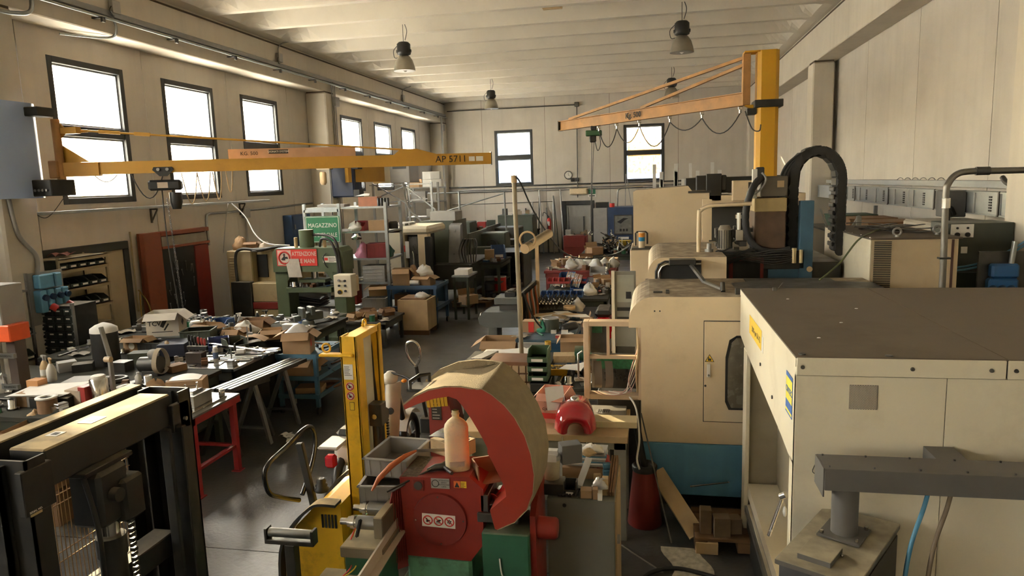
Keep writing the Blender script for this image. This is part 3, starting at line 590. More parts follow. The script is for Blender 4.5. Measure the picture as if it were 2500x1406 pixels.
hs = T('hand_saw', 'hacksaw with orange handle leaning over the crates', 'saw', (-1.72, 3.93, 1.12)); P(hs, 'handle', b, mat('handle_orange', (.5, .14, .04), .5)); P(hs, 'blade', MB().bar((.22, .24, .18), (.50, .45, .12), .003, .02), m_steel)
for i, (a, b_) in enumerate((((-1.62, 3.93, 1.12), (-1.17, 4.2, 1.30)), ((-1.60, 3.96, 1.11), (-1.2, 4.2, 1.29)))):
    S('steel_rod', 'thin black rod lying across the saw top' if i == 0 else 'thin grey rod lying across the saw top', 'rod', MB().tube([a, Vector(a).lerp(Vector(b_), .5), b_], .007, 6), m_blk if i == 0 else m_steel, a, w=True)
S('flat_box', 'open dark brown box tilted behind the canister', 'box', MB().bx(-.09, .09, -.08, .08, 0, .012).bx(-.09, -.082, -.08, .08, 0, .12).bx(.082, .09, -.08, .08, 0, .12).bx(-.09, .09, .07, .08, 0, .12), m_cardd, (-1.02, 4.16, 1.14), .5)
S('air_gun', 'grey air gun lying left of the canister', 'air gun', MB().tube([(0, 0, 0), (.05, .02, .015), (.11, .03, .02), (.17, .05, .03)], [.012, .022, .025, .018], 10).tube([(.1, .03, .02), (.14, -.02, .02), (.18, -.06, .015)], .012, 8), m_dsteel, (-1.40, 4.08, zt+.02))
S('rag', 'crumpled red plastic rag stuffed beside the bow', 'rag', MB().sheet(lambda u, v: (-1.05+.18*u+.02*math.sin(9*v+3*u), 4.06+.16*v+.02*math.sin(8*u), .98+.16*u*(1-.4*v)+.03*math.sin(7*u+5*v)+.025*math.cos(11*v)), 12, 10, .003), mat('red_plastic_bag', (.5, .05, .05), .35, var=.2), (-1.0, 4.1, .98), w=True)
S('box_carton', 'oil-stained carton under a dark sheet behind the canister', 'carton', MB().bx(-.13, .13, -.09, .09, 0, .1, .004), mat('stained_carton', (.45, .33, .18), .8, grime=.5, gcol=(.1, .07, .04), gscale=8), (-1.33, 4.44, 1.20-.01), -.5)
S('dark_sheet', 'glossy dark sheet lying on the stained carton', 'sheet', MB().sheet(lambda u, v: (-.13+.26*u, -.1+.2*v, .0+.02*math.sin(3*u+2*v)), 6, 6, .004), mat('dark_film', (.04, .04, .045), .3), (-1.33, 4.44, 1.305), -.5)
# roller stand
t = T('roller_stand', 'grey roller stand beside the yellow stacker', 'roller stand', (-2.34, 4.0, 0), w=True)
P(t, 'roller', MB().cyl((-2.49, 4.0, .76), (-2.19, 4.0, .76), .03, n=20), m_steel); P(t, 'cradle', MB().bx(-2.505, -2.175, 3.965, 4.035, .69, .72, .003).bx(-2.515, -2.495, 3.965, 4.035, .69, .795, .003).bx(-2.185, -2.165, 3.965, 4.035, .69, .795, .003), m_dsteel)
P(t, 'column', MB().bx(-2.375, -2.305, 3.965, 4.035, .02, .69, .004), m_dsteel); P(t, 'foot', MB().bx(-2.5, -2.18, 3.95, 4.05, 0, .02, .003).bx(-2.39, -2.29, 3.8, 4.2, 0, .02, .003), m_dsteel)
# ---------------------------------------------------------------- machining centre with rounded hood
def hoodprof(x0, x1, z0, z1, r, n=8):
    p = [(x1, z0), (x0, z0), (x0, z1-r)]
    for i in range(1, n+1): a = math.pi-i*math.pi/2/n; p.append((x0+r+r*math.cos(a), z1-r+r*math.sin(a)))
    p.append((x1, z1)); return p
GY = 6.2
t = T('machining_centre', 'cream machining centre with rounded hood and blue base', 'machine', (.9, 7.2, 0), w=True)
P(t, 'hood', MB().prism(hoodprof(-.195, 2.02, 1.70, 1.975, .22), 'y', GY, 7.35), m_cream)
P(t, 'front_panel', MB().bx(-.09, 2.02, GY, GY+.05, .655, 1.70), m_cream); P(t, 'body', MB().bx(-.07, 2.02, GY+.05, 9.2, .2, 1.72), m_cream)
P(t, 'blue_base', MB().bx(-.085, 2.02, GY-.012, 9.0, .17, .65, .006), m_mblue); P(t, 'plinth', MB().bx(.05, 1.95, GY+.15, 8.9, 0, .18), m_blk)
dl, dr, dz0, dz1 = .452, .86, .865, 1.762
dr_ = P(t, 'door', MB().bx(dl, dr, GY-.012, GY+.002, dz0, dz1, .003), m_cream); P(t, 'door_gap', MB().bx(dl-.006, dr, GY-.004, GY+.001, dz0-.006, dz1+.006), m_print)
wq = [(.66, .98), (.63, 1.05), (.63, 1.45), (.66, 1.60), (.72, 1.64), (.9, 1.64), (.9, .98)]
P(dr_, 'window_seal', MB().prism(wq, 'y', GY-.022, GY-.01), m_blkp); P(dr_, 'window_pane', MB().prism([(x+.02 if x < .7 else x, z+(.02 if z < 1.2 else -.02)) for x, z in wq], 'y', GY-.026, GY-.02), mat('smoked_pane', (.16, .14, .10), .25, grime=.4, gcol=(.3, .26, .18), gscale=14))
P(dr_, 'latch', MB().bx(.475, .505, GY-.03, GY-.01, 1.27, 1.39, .004), m_white); P(dr_, 'latch_knob', MB().cyl((.49, GY-.03, 1.29), (.49, GY-.04, 1.29), .009, n=10), m_steel)
M = face((.497, GY-.013, 1.435), (1, 0, 0)); P(dr_, 'warning_triangle', on(MB().prism([(-.04, -.03), (.04, -.03), (0, .038)], 'z', 0, .0015), M), m_print); P(dr_, 'warning_triangle_face', on(MB().prism([(-.032, -.025), (.032, -.025), (0, .03)], 'z', .0015, .002), M), m_yelp); P(dr_, 'warning_hand', on(MB().bx(-.014, .014, -.02, .0, .002, .0025).bx(-.012, -.004, 0, .012, .002, .0025), M), m_print)
for z in (1.19,): P(t, 'screw', MB().cyl((.463, GY-.012, z), (.463, GY-.018, z), .01, n=8), m_dsteel)
for x in (.03, .075): P(t, 'hood_hole', MB().cyl((x, GY-.002, 1.85), (x, GY+.001, 1.85), .007, n=8), m_print)
P(t, 'top_hatch', MB().bx(.9, 1.7, 6.9, 7.25, 1.975, 1.99, .004), m_dsteel)
P(t, 'hood_bracket', MB().bx(.02, .10, 6.42, 6.45, 1.975, 1.99).bx(.13, .16, 6.38, 6.46, 1.975, 2.0), m_dsteel)
# second hood behind, with open window frame
P(t, 'rear_hood', MB().prism(hoodprof(-.03, .75, 1.97, 2.19, .16), 'y', 7.38, 9.1), m_cream)
P(t, 'rear_hood_seal', MB().tube([(.05, 7.36, 1.96), (.05, 7.36, 2.05), (.08, 7.36, 2.12), (.14, 7.36, 2.15), (.5, 7.36, 2.15)], .012), m_blkp)
P(t, 'rear_hood_frame', MB().tube([(.08, 7.35, 1.96), (.08, 7.35, 2.04), (.11, 7.35, 2.10), (.16, 7.35, 2.125), (.5, 7.35, 2.125)], .012), m_chrome)
P(t, 'rear_hood_opening', MB().bx(.1, .5, 7.365, 7.375, 1.97, 2.11), m_print)
P(t, 'hydraulic_arm', MB().bar((.36, 7.3, 2.17), (.50, 6.95, 2.0), .03, .03).bar((.5, 6.95, 2.0), (.62, 6.5, 2.0), .03, .02), m_steel); P(t, 'arm_clamp', MB().bx(.18, .44, 7.2, 7.33, 2.13, 2.19, .006), m_blk); P(t, 'arm_foot', MB().cyl((.63, 6.46, 1.98), (.63, 6.52, 2.05), .02), m_blk)
# spindle head, motors, hydraulics
P(t, 'spindle_base', MB().bx(.55, 2.0, 8.05, 9.3, 1.72, 2.05, .01).bx(.72, 1.62, 8.0, 9.2, 1.98, 2.18, .01), mat('oily_black', (.025, .024, .02), .4, var=.3, grime=.3, gcol=(.09, .06, .03)))
P(t, 'red_port', MB().bx(.84, 1.2, 7.98, 8.01, 1.78, 2.12, .02), m_redd); P(t, 'red_port_void', MB().bx(.88, 1.16, 7.97, 7.985, 1.8, 2.08), m_print)
P(t, 'spindle_housing', MB().bx(1.10, 1.42, 8.0, 8.5, 2.2, 2.75, .012), mat('rusty_brown', (.10, .06, .035), .6, var=.4, scale=5, streak=.4)); P(t, 'spindle_housing_top', MB().bx(1.095, 1.425, 7.995, 8.505, 2.6, 2.75, .01), mat('oily_cream', (.40, .30, .13), .55, streak=.5, grime=.5, gcol=(.06, .04, .02)))
P(t, 'motor_box', MB().bx(1.16, 1.44, 8.05, 8.45, 2.76, 2.98, .01), mat('oily_grey', (.13, .11, .08), .5, streak=.5, grime=.4)); P(t, 'motor_label', MB().bx(1.33, 1.40, 8.045, 8.05, 2.86, 2.93), m_wood)
P(t, 'connector_block', MB().bx(1.07, 1.12, 8.0, 8.06, 2.75, 3.06, .004), m_white); P(t, 'connector_cap', MB().bx(1.11, 1.19, 8.0, 8.1, 2.95, 3.08, .01), m_blkp)
hp = smooth([(1.17, 8.0, 2.98), (1.06, 7.95, 2.85), (1.0, 7.95, 2.6), (1.02, 7.95, 2.38), (1.12, 7.95, 2.22), (1.3, 7.95, 2.17), (1.46, 7.95, 2.2)], 6)
P(t, 'corrugated_hose', MB().tube(hp, [.036+.004*(i % 2) for i in range(len(hp))], 12), m_hose)
P(t, 'power_cable', MB().tube(smooth([(1.16, 7.98, 3.02), (1.2, 7.96, 2.95), (1.15, 7.95, 2.85), (1.08, 7.95, 2.8)]), .012), m_steel)
fr = smooth([(.51, 7.9, 1.74), (.51, 7.9, 2.55), (.53, 7.9, 2.64), (.6, 7.9, 2.68), (.68, 7.9, 2.69), (1.05, 7.9, 2.70)], 5)
P(t, 'guard_frame', MB().tube(fr, .022, 8), m_cream); P(t, 'guard_plate', MB().bx(.5, .6, 7.93, 7.96, 1.74, 2.1, .004).bx(.56, .66, 8.1, 8.13, 2.3, 2.75), m_cream)
P(t, 'filter', MB().cyl((.62, 7.92, 2.02), (.62, 7.92, 2.22), .045, n=16).cyl((.62, 7.92, 2.22), (.62, 7.92, 2.28), .025).cyl((.62, 7.92, 1.98), (.62, 7.92, 2.02), .055), m_steel)
mo = MB().cyl((.80, 8.1, 2.2), (.80, 8.1, 2.42), .075, n=20).cyl((.80, 8.1, 2.42), (.80, 8.1, 2.46), .07, .05, n=20)
P(t, 'servo_motor', mo, mat('alu_dull', (.30, .27, .22), .45, metal=.6)); fn_ = MB()
for i in range(18): a = i*math.pi/9; fn_.bx(.074, .082, -.003, .003, 2.21, 2.41, 0, TR(.80, 8.1, 0) @ RZ(a))
P(t, 'cooling_fins', fn_, m_dsteel, kind='stuff')
P(t, 'valve', MB().cyl((.94, 7.98, 2.42), (.94, 7.98, 2.6), .03, n=12).cyl((.94, 7.98, 2.54), (.94, 7.98, 2.58), .045, n=6).bx(.9, .98, 7.95, 8.0, 2.3, 2.42, .005), m_chrome)
rnd = random.Random(3)
for i in range(9):
    a = (.62+rnd.random()*.15, 7.9, 1.75); c = (.85+rnd.random()*.4, 7.93, 2.15+rnd.random()*.1)
    P(t, 'hydraulic_line', MB().tube(smooth([a, (a[0]+.01, 7.88, 2.0+.02*i), ((a[0]+c[0])/2, 7.87, 2.08+.015*i), c]), .008, 6), m_hose)
for i in range(7):
    z = 2.08+i*.016; P(t, 'hydraulic_line', MB().tube(smooth([(.9, 7.9, z+.03), (1.1, 7.88, z), (1.3, 7.87, z-.03+.01*i), (1.5, 7.9, z+.01)]), .007, 6), m_dsteel)
vb = MB()
for i in range(26): x, z = .72+rnd.random()*.38, 2.2+rnd.random()*.22; vb.box((x, 8.12+rnd.random()*.1, z), (.03+rnd.random()*.05, .1, .03+rnd.random()*.05), .005)
P(t, 'valve_block', vb, m_dsteel, kind='stuff')
P(t, 'brass_fitting', MB().cyl((1.49, 7.9, 2.06), (1.49, 7.9, 2.22), .025, n=8).cyl((1.56, 7.9, 2.06), (1.56, 7.9, 2.2), .02, n=8), mat('brass_plate', (0, 0, 0)))
P(t, 'blue_post', MB().bx(1.565, 1.70, 8.0, 8.12, 1.74, 2.71, .004), mat('post_blue', (.045, .11, .17), .5)); P(t, 'blue_bracket', MB().bx(1.25, 1.56, 8.02, 8.06, 1.85, 2.02), mat('post_blue', (0, 0, 0)))
P(t, 'post_knob', MB().cyl((1.67, 7.99, 1.98), (1.67, 8.0, 1.98), .03, n=14), m_wood)
P(t, 'sheet_cover', MB().prism([(.75, 1.985), (1.05, 2.02), (2.0, 1.99), (1.9, 1.978)], 'y', 6.35, 6.95), m_dsteel)
P(t, 'bolt_strip', MB().bx(.72, .86, 6.32, 6.36, 1.975, 2.03, .003), m_dsteel)
# cable chain arch: links
t2 = T('cable_chain', 'black plastic cable chain arching over the machine', 'cable chain', (1.75, 8.3, 2.05), w=True)
lk = []
path = [(1.52, 2.05+i*.1) for i in range(9)]+[(1.52+.245*(1-math.cos(a)), 2.93+.245*math.sin(a)*1.25) for a in [i*math.pi/9 for i in range(1, 9)]]+[(2.01, 2.95-i*.1) for i in range(9)]
for i in range(len(path)-1):
    a, b = path[i], path[i+1]; m = ((a[0]+b[0])/2, 8.3, (a[1]+b[1])/2); an = math.atan2(b[1]-a[1], b[0]-a[0]); L_ = math.hypot(b[0]-a[0], b[1]-a[1])
    M = TR(*m) @ RY(-an)
    P(t2, 'link', MB().box((0, 0, 0), (L_*1.12, .24, .115), .02, M).cyl(M @ Vector((L_/2, -.125, 0)), M @ Vector((L_/2, -.115, 0)), .05, n=12), mat('chain_black', (.018, .017, .016), .6, var=.3))
for i in range(8): z = 2.2+i*.085; P(t2, 'inner_strap', MB().bx(1.93, 1.95, 8.2, 8.4, z, z+.05, .008), m_dsteel)
for k in range(3): P(t2, 'side_cable', MB().tube(smooth([(1.43-.02*k, 8.2, 2.05), (1.42-.025*k, 8.2, 2.6), (1.46-.03*k, 8.2, 3.0), (1.6-.03*k, 8.2, 3.18), (1.75, 8.2, 3.26)]), .014, 8), m_hose)
# tall cream rear panel of machine and lower cabinet, with signal lamp
t = T('rear_enclosure', 'tall cream enclosure panel with an angled top behind the hood', 'machine', (.25, 10.2, 0), w=True)
pr_ = [(-.24, 2.07), (-.24, 2.82), (-.20, 2.84), (.50, 2.88), (.56, 2.80), (.78, 2.80), (.78, 2.05)]
P(t, 'upper_panel', MB().prism(pr_, 'y', 10.0, 10.9), m_cream); P(t, 'lower_panel', MB().bx(-.28, .95, 9.75, 10.9, 1.55, 2.04, .01), m_cream); P(t, 'lower_body', MB().bx(-.25, .95, 9.9, 10.9, 0, 1.55, .01), m_cream); P(t, 'ledge', MB().bx(-.26, .9, 9.76, 10.0, 2.035, 2.06, .003), m_dsteel)
P(t, 'grab_handle', MB().tube([(-.21, 9.97, 2.08), (-.21, 9.95, 2.25), (-.19, 9.95, 2.27), (-.07, 9.95, 2.27), (-.05, 9.95, 2.25), (-.05, 9.97, 2.1)], .012), mat('handle_dark', (.06, .045, .035), .5))
P(t, 'side_bracket', MB().bx(.5, .8, 9.98, 10.0, 2.78, 2.81), m_dsteel)
lm = T('signal_lamp', 'orange and blue stacked signal lamp by the cream enclosure', 'signal lamp', (-.125, 9.86, 2.06))
P(lm, 'base', MB().cyl((0, 0, 0), (0, 0, .09), .042, n=16), m_cream); P(lm, 'blue_ring', MB().cyl((0, 0, .09), (0, 0, .145), .042, n=16), mat('lamp_blue', (.03, .22, .45), .3)); P(lm, 'orange_ring', MB().cyl((0, 0, .145), (0, 0, .2), .042, n=16), mat('lamp_orange', (.75, .28, .03), .3)); P(lm, 'cap', MB().cyl((0, 0, .2), (0, 0, .215), .044, n=16), m_cream)
# tilted instrument panel left of the hood
t = T('operator_panel', 'tall off-white operator panel with a grey screen face', 'control panel', (-.3, 8.3, 0), w=True)
P(t, 'side', MB().prism([(7.95, 1.0), (7.95, 1.98), (8.02, 1.98), (8.14, 1.0)], 'x', -.44, -.405), m_creamw); P(t, 'face', MB().bx(-.405, -.17, 8.0, 8.05, 1.1, 1.97, .004), mat('panel_grey', (.22, .22, .19), .5, grime=.2)); P(t, 'screen', MB().bx(-.38, -.19, 7.99, 8.0, 1.62, 1.93), mat('panel_pale', (.32, .33, .28), .4)); P(t, 'display', MB().bx(-.28, -.22, 7.985, 7.992, 1.66, 1.74), m_print); P(t, 'key_row', MB().bx(-.38, -.19, 7.985, 7.995, 1.52, 1.56).bx(-.38, -.19, 7.985, 7.995, 1.42, 1.45), m_blkp); P(t, 'stand', MB().bx(-.40, -.18, 8.05, 8.15, 0, 1.1, .01), m_dsteel)
# open electrical cabinet frame
t = T('electrical_cabinet', 'open pale electrical cabinet frame full of wiring', 'electrical cabinet', (-.34, 6.3, 0), w=True)
m_pk = mat('frame_pink_cream', (.62, .47, .32), .5, var=.05)
X0_, X1_, Z0_, Z1_ = -.60, -.085, 1.03, 1.75
for a in ((X0_, X0_+.05, Z0_, Z1_), (X1_-.03, X1_, Z0_, Z1_)): P(t, 'frame_post', MB().bx(a[0], a[1], 6.22, 6.34, a[2], a[3], .004), m_pk)
for a in ((Z0_, Z0_+.045), (Z1_-.045, Z1_)): P(t, 'frame_rail', MB().bx(X0_+.05, X1_-.03, 6.22, 6.34, a[0], a[1], .004), m_pk)
P(t, 'divider', MB().bx(X0_+.05, X1_-.03, 6.25, 6.3, 1.40, 1.43), m_pk); P(t, 'mullion', MB().bx(-.395, -.37, 6.25, 6.3, 1.43, 1.705), m_pk)
P(t, 'back_plate', MB().bx(X0_+.05, -.39, 6.36, 6.38, 1.43, 1.7).bx(X0_+.05, X1_-.03, 6.45, 6.47, 1.07, 1.40), m_dsteel)
P(t, 'circuit_board', MB().bx(-.50, -.12, 6.43, 6.44, 1.26, 1.37), mat('pcb_green', (.02, .13, .06), .4, var=.3, scale=40)); P(t, 'relay_board', MB().bx(-.53, -.44, 6.34, 6.36, 1.62, 1.68), mat('pcb_green', (0, 0, 0)))
rl = MB(); rnd = random.Random(5)
for i in range(24): rl.box((-.42+.3*rnd.random(), 6.41, 1.16+.1*rnd.random()), (.015, .03, .02+.02*rnd.random()), .002)
P(t, 'terminal_row', rl, m_blkp, kind='stuff')
for k in range(2): P(t, 'ribbon_cable', MB().sheet(lambda u, v: (-.52+.10*k+.07*v+.05*u*(1-u), 6.33-.06*math.sin(u*3.1), 1.36-.28*u+.12*max(0, u-.75)), 12, 2, .002), mat('ribbon_grey', (.16, .13, .10), .5))
for k in range(5): P(t, 'wire', MB().tube(smooth([(-.5+.04*k, 6.25, 1.10), (-.38+.05*k, 6.2, 1.075+.01*k), (-.2, 6.22, 1.11+.03*k), (-.12, 6.28, 1.25+.06*k)]), .005, 6), m_white if k % 2 else mat('wire_pink', (.55, .35, .3), .5))
P(t, 'wire_bundle', MB().tube(smooth([(-.12, 6.24, 1.70), (-.11, 6.22, 1.5), (-.13, 6.22, 1.3), (-.12, 6.24, 1.1)]), .012, 8), m_wood); P(t, 'handle', MB().tube([(-.61, 6.2, 1.22), (-.645, 6.18, 1.24), (-.645, 6.18, 1.46), (-.61, 6.2, 1.48)], .009), m_steel)
P(t, 'support', MB().bx(-.5, -.1, 6.4, 6.6, 0, 1.03, .01), m_dsteel)
# ---------------------------------------------------------------- large off-white enclosure, near right
BX, BY0, BY1, BZ = .745, 3.81, 6.16, 2.05
t = T('machine_enclosure', 'large off-white machine enclosure with dusty flat roof', 'machine enclosure', (1.9, 5, 0), w=True)
m_roof = mat('dusty_roof', (.135, .105, .07), .8, var=.12, scale=1.2, grime=.55, gcol=(.085, .06, .03), gscale=.9)
P(t, 'roof_plate', MB().bx(BX-.005, 1.73, BY0-.005, BY1, BZ-.003, BZ+.006).bx(1.734, 3.4, BY0-.005, BY1, BZ-.003, BZ+.006), m_roof)
P(t, 'front_fascia', MB().bx(BX, 1.727, BY0-.012, BY0, 1.955, BZ, .003), m_creamw); P(t, 'front_fascia', MB().bx(1.735, 3.4, BY0-.012, BY0, 1.955, BZ, .003), m_creamw)
P(t, 'front_panel', MB().bx(BX, 1.463, BY0-.004, BY0+.03, .02, 1.952), m_creamw); P(t, 'front_panel', MB().bx(1.467, 3.4, BY0-.004, BY0+.03, .02, 1.952), m_creamw)
for x in (.775, 1.30, 1.66, 1.77): P(t, 'fascia_screw', MB().cyl((x, BY0-.012, 2.0), (x, BY0-.022, 2.0), .011, .008, n=10), m_dsteel)
g = MB()
M = face((1.076, BY0-.006, 1.845), (1, 0, 0))
P(t, 'vent_plate', on(MB().bx(-.068, .068, -.065, .065, 0, .002), M), mat('vent_grey', (.16, .14, .12), .6, grime=.7, gcol=(.02, .015, .01), gscale=12))
for i in range(22):
    for j in range(22): g.bx(-.066+.006*i, -.0625+.006*i, -.064+.0058*j+(.0029 if i % 2 else 0), -.0607+.0058*j+(.0029 if i % 2 else 0), .002, .0024)
P(t, 'vent_holes', on(g, M), m_creamw, kind='stuff')
hd = [(BY0, 1.45), (BY0, 2.045), (BY1, 2.045), (BY1, 1.66), (5.72, 1.605), (4.2, 1.49), (3.93, 1.46)]
P(t, 'side_header', MB().prism(hd, 'x', BX, BX+.02), m_creamw); P(t, 'side_trim', MB().bx(BX-.004, BX, BY0, BY1, 2.0, 2.052), m_creamw)
P(t, 'corner_post', MB().bx(BX, BX+.05, BY0, 3.93, .02, 1.47, .002), m_creamw); P(t, 'rear_post', MB().bx(BX-.006, BX+.03, 5.7, 5.86, .02, 1.62, .006), m_creamw)
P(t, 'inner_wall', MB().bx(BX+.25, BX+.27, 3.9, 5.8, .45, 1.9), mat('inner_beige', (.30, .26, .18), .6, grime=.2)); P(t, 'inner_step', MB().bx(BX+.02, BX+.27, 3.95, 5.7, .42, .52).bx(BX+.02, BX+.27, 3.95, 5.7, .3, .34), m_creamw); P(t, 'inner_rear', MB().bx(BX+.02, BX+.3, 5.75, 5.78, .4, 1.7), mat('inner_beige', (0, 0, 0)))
P(t, 'sill_rail', MB().bx(BX+.0, BX+.03, 3.95, 5.7, .28, .33).bx(BX+.04, BX+.06, 3.95, 5.7, .28, .36), m_steel); P(t, 'sump', MB().bx(BX+.02, 3.3, 3.9, 6.1, 0, .28), m_blk)
M = face((BX-.0015, 5.28, 1.87), (0, -1, 0)); P(t, 'yellow_sticker', on(MB().bx(-.3, .3, -.07, .07, 0, .0015), M), m_yelp); P(t, 'sticker_text', on(text('2000 rpm DA-12', .06, .0004), M @ TR(.04, -.01, .002)), m_print); P(t, 'white_sticker', on(MB().bx(.31, .38, -.07, .04, 0, .0015), M), m_white)
M = face((BX-.0015, 3.97, 1.80), (0, -1, 0)); P(t, 'brand_sticker', on(MB().bx(-.09, .09, -.115, .115, 0, .0015), M), m_bluep); P(t, 'brand_field', on(MB().bx(-.085, .085, -.04, .09, .0015, .002).bx(-.085, .085, -.105, -.09, .0015, .002), M), mat('sticker_lemon', (.85, .75, .08), .6)); P(t, 'brand_text', on(text('CINTEC', .048, .0004, True), M @ TR(0, .02, .0025)), m_bluep)
P(t, 'side_screw', MB().cyl((BX, 5.0, 1.7), (BX-.008, 5.0, 1.7), .012, n=8), m_dsteel); P(t, 'side_screw', MB().cyl((BX, 4.5, 1.62), (BX-.008, 4.5, 1.62), .012, n=8), m_dsteel)
P(t, 'door_handle', MB().cyl((BX-.02, 3.98, 1.20), (BX-.09, 3.98, .96), .011).cyl((BX-.005, 3.965, 1.22), (BX-.03, 3.98, 1.20), .02), m_chrome); P(t, 'grip_knob', MB().sph((BX-.01, 3.96, 1.12), (.012, .02, .032)), m_white)
P(t, 'roof_clip', MB().bx(.98, 1.01, 6.02, 6.05, BZ, BZ+.03, .002).bar((1.01, 6.03, BZ+.01), (1.06, 6.05, BZ+.07), .004, .004), m_steel)
for x, y in ((1.02, 5.6), (1.18, 4.7), (.95, 4.25), (1.4, 5.2)): P(t, 'roof_chip', MB().sph((x, y, BZ+.008), (.012, .006, .004), 6, 4), m_white)
P(t, 'roof_plug', MB().cyl((.78, 3.85, BZ), (.78, 3.85, BZ+.012), .018, n=12), m_dsteel)
P(t, 'roof_plug', MB().cyl((1.2, 3.84, BZ), (1.2, 3.84, BZ+.012), .018, n=12), m_dsteel)
P(t, 'bent_wire', MB().tube(smooth([(.84, BY0-.008, 1.44), (.86, BY0-.01, 1.49), (.84, BY0-.015, 1.43), (.9, BY0-.012, 1.41)]), .0025, 5), m_dsteel)
# ---------------------------------------------------------------- grey duct arm on a round post and its cabinet
t = T('support_arm', 'grey box-section support arm on a round post', 'support arm', (.95, 3.55, 1.22), w=True)
m_gry = mat('arm_grey', (.105, .10, .092), .5, var=.08, dust=.4, dcol=(.16, .14, .11))
P(t, 'arm', MB().bx(.815, 3.2, 3.43, 3.62, 1.49, 1.60, .002), m_gry); P(t, 'post', MB().cyl((.935, 3.53, 1.235), (.935, 3.53, 1.49), .062, n=28), m_gry)
P(t, 'end_plate', MB().bx(.808, .815, 3.435, 3.615, 1.455, 1.60, .001), m_gry)
for i in range(10):
    for y in (3.455, 3.60): P(t, 'screw', MB().cyl((.84+i*.2, y, 1.60), (.84+i*.2, y, 1.608), .005, n=6), m_dsteel)
P(t, 'mount_plate', MB().box((0, 0, 0), (.2, .2, .012), .002, TR(.935, 3.53, 1.232) @ RZ(-.53)), m_gry)
for dx, dy in ((-.08, -.08), (.08, -.08), (.08, .08), (-.08, .08)): q = RZ(-.53) @ Vector((dx, dy, 0)); P(t, 'bolt', MB().cyl((.935+q.x, 3.53+q.y, 1.238), (.935+q.x, 3.53+q.y, 1.254), .009, n=6), m_chrome)
P(t, 'rear_plate', MB().bx(1.38, 1.51, 3.60, 3.80, 1.585, 1.595).bx(1.37, 1.38, 3.6, 3.8, 1.5, 1.595), m_gry)
t = T('switch_cabinet', 'dusty dark grey angled cabinet carrying the support arm', 'cabinet', (.92, 3.5, 0), -.535)
P(t, 'body', MB().bx(-.165, .175, -.38, .30, 0, 1.21, .004), mat('cab_dark', (.05, .05, .055), .5)); P(t, 'lid', MB().bx(-.18, .185, -.395, .315, 1.195, 1.222, .003), mat('cab_lid', (.09, .085, .075), .6, dust=.95, dcol=(.42, .36, .24)))
P(t, 'lid_box', MB().bx(-.10, .05, -.33, -.16, 1.222, 1.25, .002), mat('cab_lid', (0, 0, 0))); P(t, 'lid_box_screw', MB().sph((.06, -.2, 1.232), .008, 6, 4), m_chrome); P(t, 'door_gap', MB().bx(.176, .18, -.37, .29, .05, 1.17), m_blk)
for i, (c_, nm, x) in enumerate(((mat('hose_blue', (.05, .20, .33), .4), 'blue', 1.30), (mat('hose_brown', (.16, .12, .08), .6), 'brown', 1.40))):
    S('air_hose', nm+' hose curving down from the grey support arm', 'hose', MB().tube(smooth([(x+.02, 3.55, 1.50), (x-.02, 3.5, 1.40), (x-.09, 3.45, 1.2), (x-.12, 3.42, .9), (x-.12, 3.42, .05)]), .011, 8), c_, (x, 3.5, 0), w=True)
# ---------------------------------------------------------------- louvred box with eyebolts, pipe
t = T('cooling_unit', 'cream cooling unit with louvre slots and eyebolts', 'cooling unit', (2.6, 7.9, 1.2), w=True)
P(t, 'body', MB().bx(2.05, 2.80, 7.2, 9.0, 0, 2.36, .004), mat('cream_tan', (.50, .39, .24), .5, var=.05, grime=.25, gcol=(.2, .14, .07), gscale=2.5)); P(t, 'left_panel', MB().bx(2.04, 2.05, 7.2, 9.0, 1.0, 2.36, .002), m_creamw); P(t, 'lid', MB().bx(2.035, 2.83, 7.19, 9.0, 2.355, 2.372, .003), mat('lid_brown', (.09, .07, .05), .7, dust=.5, dcol=(.13, .1, .07)))
for i in range(26): z = 1.90+i*.0172; P(t, 'louvre', MB().bx(2.075, 2.225, 7.192, 7.2, z, z+.009), m_print)
P(t, 'side_strip', MB().bx(2.74, 2.76, 7.192, 7.2, 1.4, 2.35), mat('strip_maroon', (.06, .025, .02), .6))
for x, y in ((2.30, 7.3), (2.72, 7.5)): P(t, 'eyebolt', MB().torus((x, y, 2.42), .035, .011, 'y', 16, 8).cyl((x, y, 2.37), (x, y, 2.39), .02), m_steel)
for i in range(6): P(t, 'lid_screw', MB().sph((2.05, 7.25+i*.3, 2.375), .009, 6, 4), m_chrome)
for i in range(12):
    S('rubber_strip', 'black rubber strip in the heap on the cooling unit', 'rubber strip', MB().sheet(lambda u, v: (.45*u-.22, .06*v, .02*math.sin(3*u+i)+.012), 6, 1, .006), m_blkp, (2.35+.35*random.random(), 7.7+random.random()*.9, 2.375+.004*i), random.uniform(-.5, .5), 'rubber strips heaped on the cooling unit')
t = T('conduit_pipe', 'bent steel conduit pipe rising in front of the cooling unit', 'pipe', (2.38, 6.4, 2.05), w=True)
P(t, 'pipe', MB().tube(smooth([(2.385, 6.4, 1.6), (2.38, 6.4, 2.3), (2.37, 6.4, 2.78), (2.385, 6.4, 2.88), (2.44, 6.4, 2.95), (2.54, 6.4, 2.972), (2.8, 6.4, 2.97), (3.3, 6.4, 2.965), (4.3, 6.4, 2.955)], 6), .026, 14), mat('galv_dark', (.20, .19, .17), .35, metal=.8, grime=.3)); P(t, 'coupling', MB().cyl((2.58, 6.4, 2.973), (2.68, 6.4, 2.972), .034, n=16), m_dsteel); P(t, 'coupling', MB().cyl((2.375, 6.4, 2.68), (2.373, 6.4, 2.76), .033, n=16), m_chrome); P(t, 'clamp', MB().bx(2.34, 2.43, 6.37, 6.43, 2.26, 2.275, .003), m_dsteel)
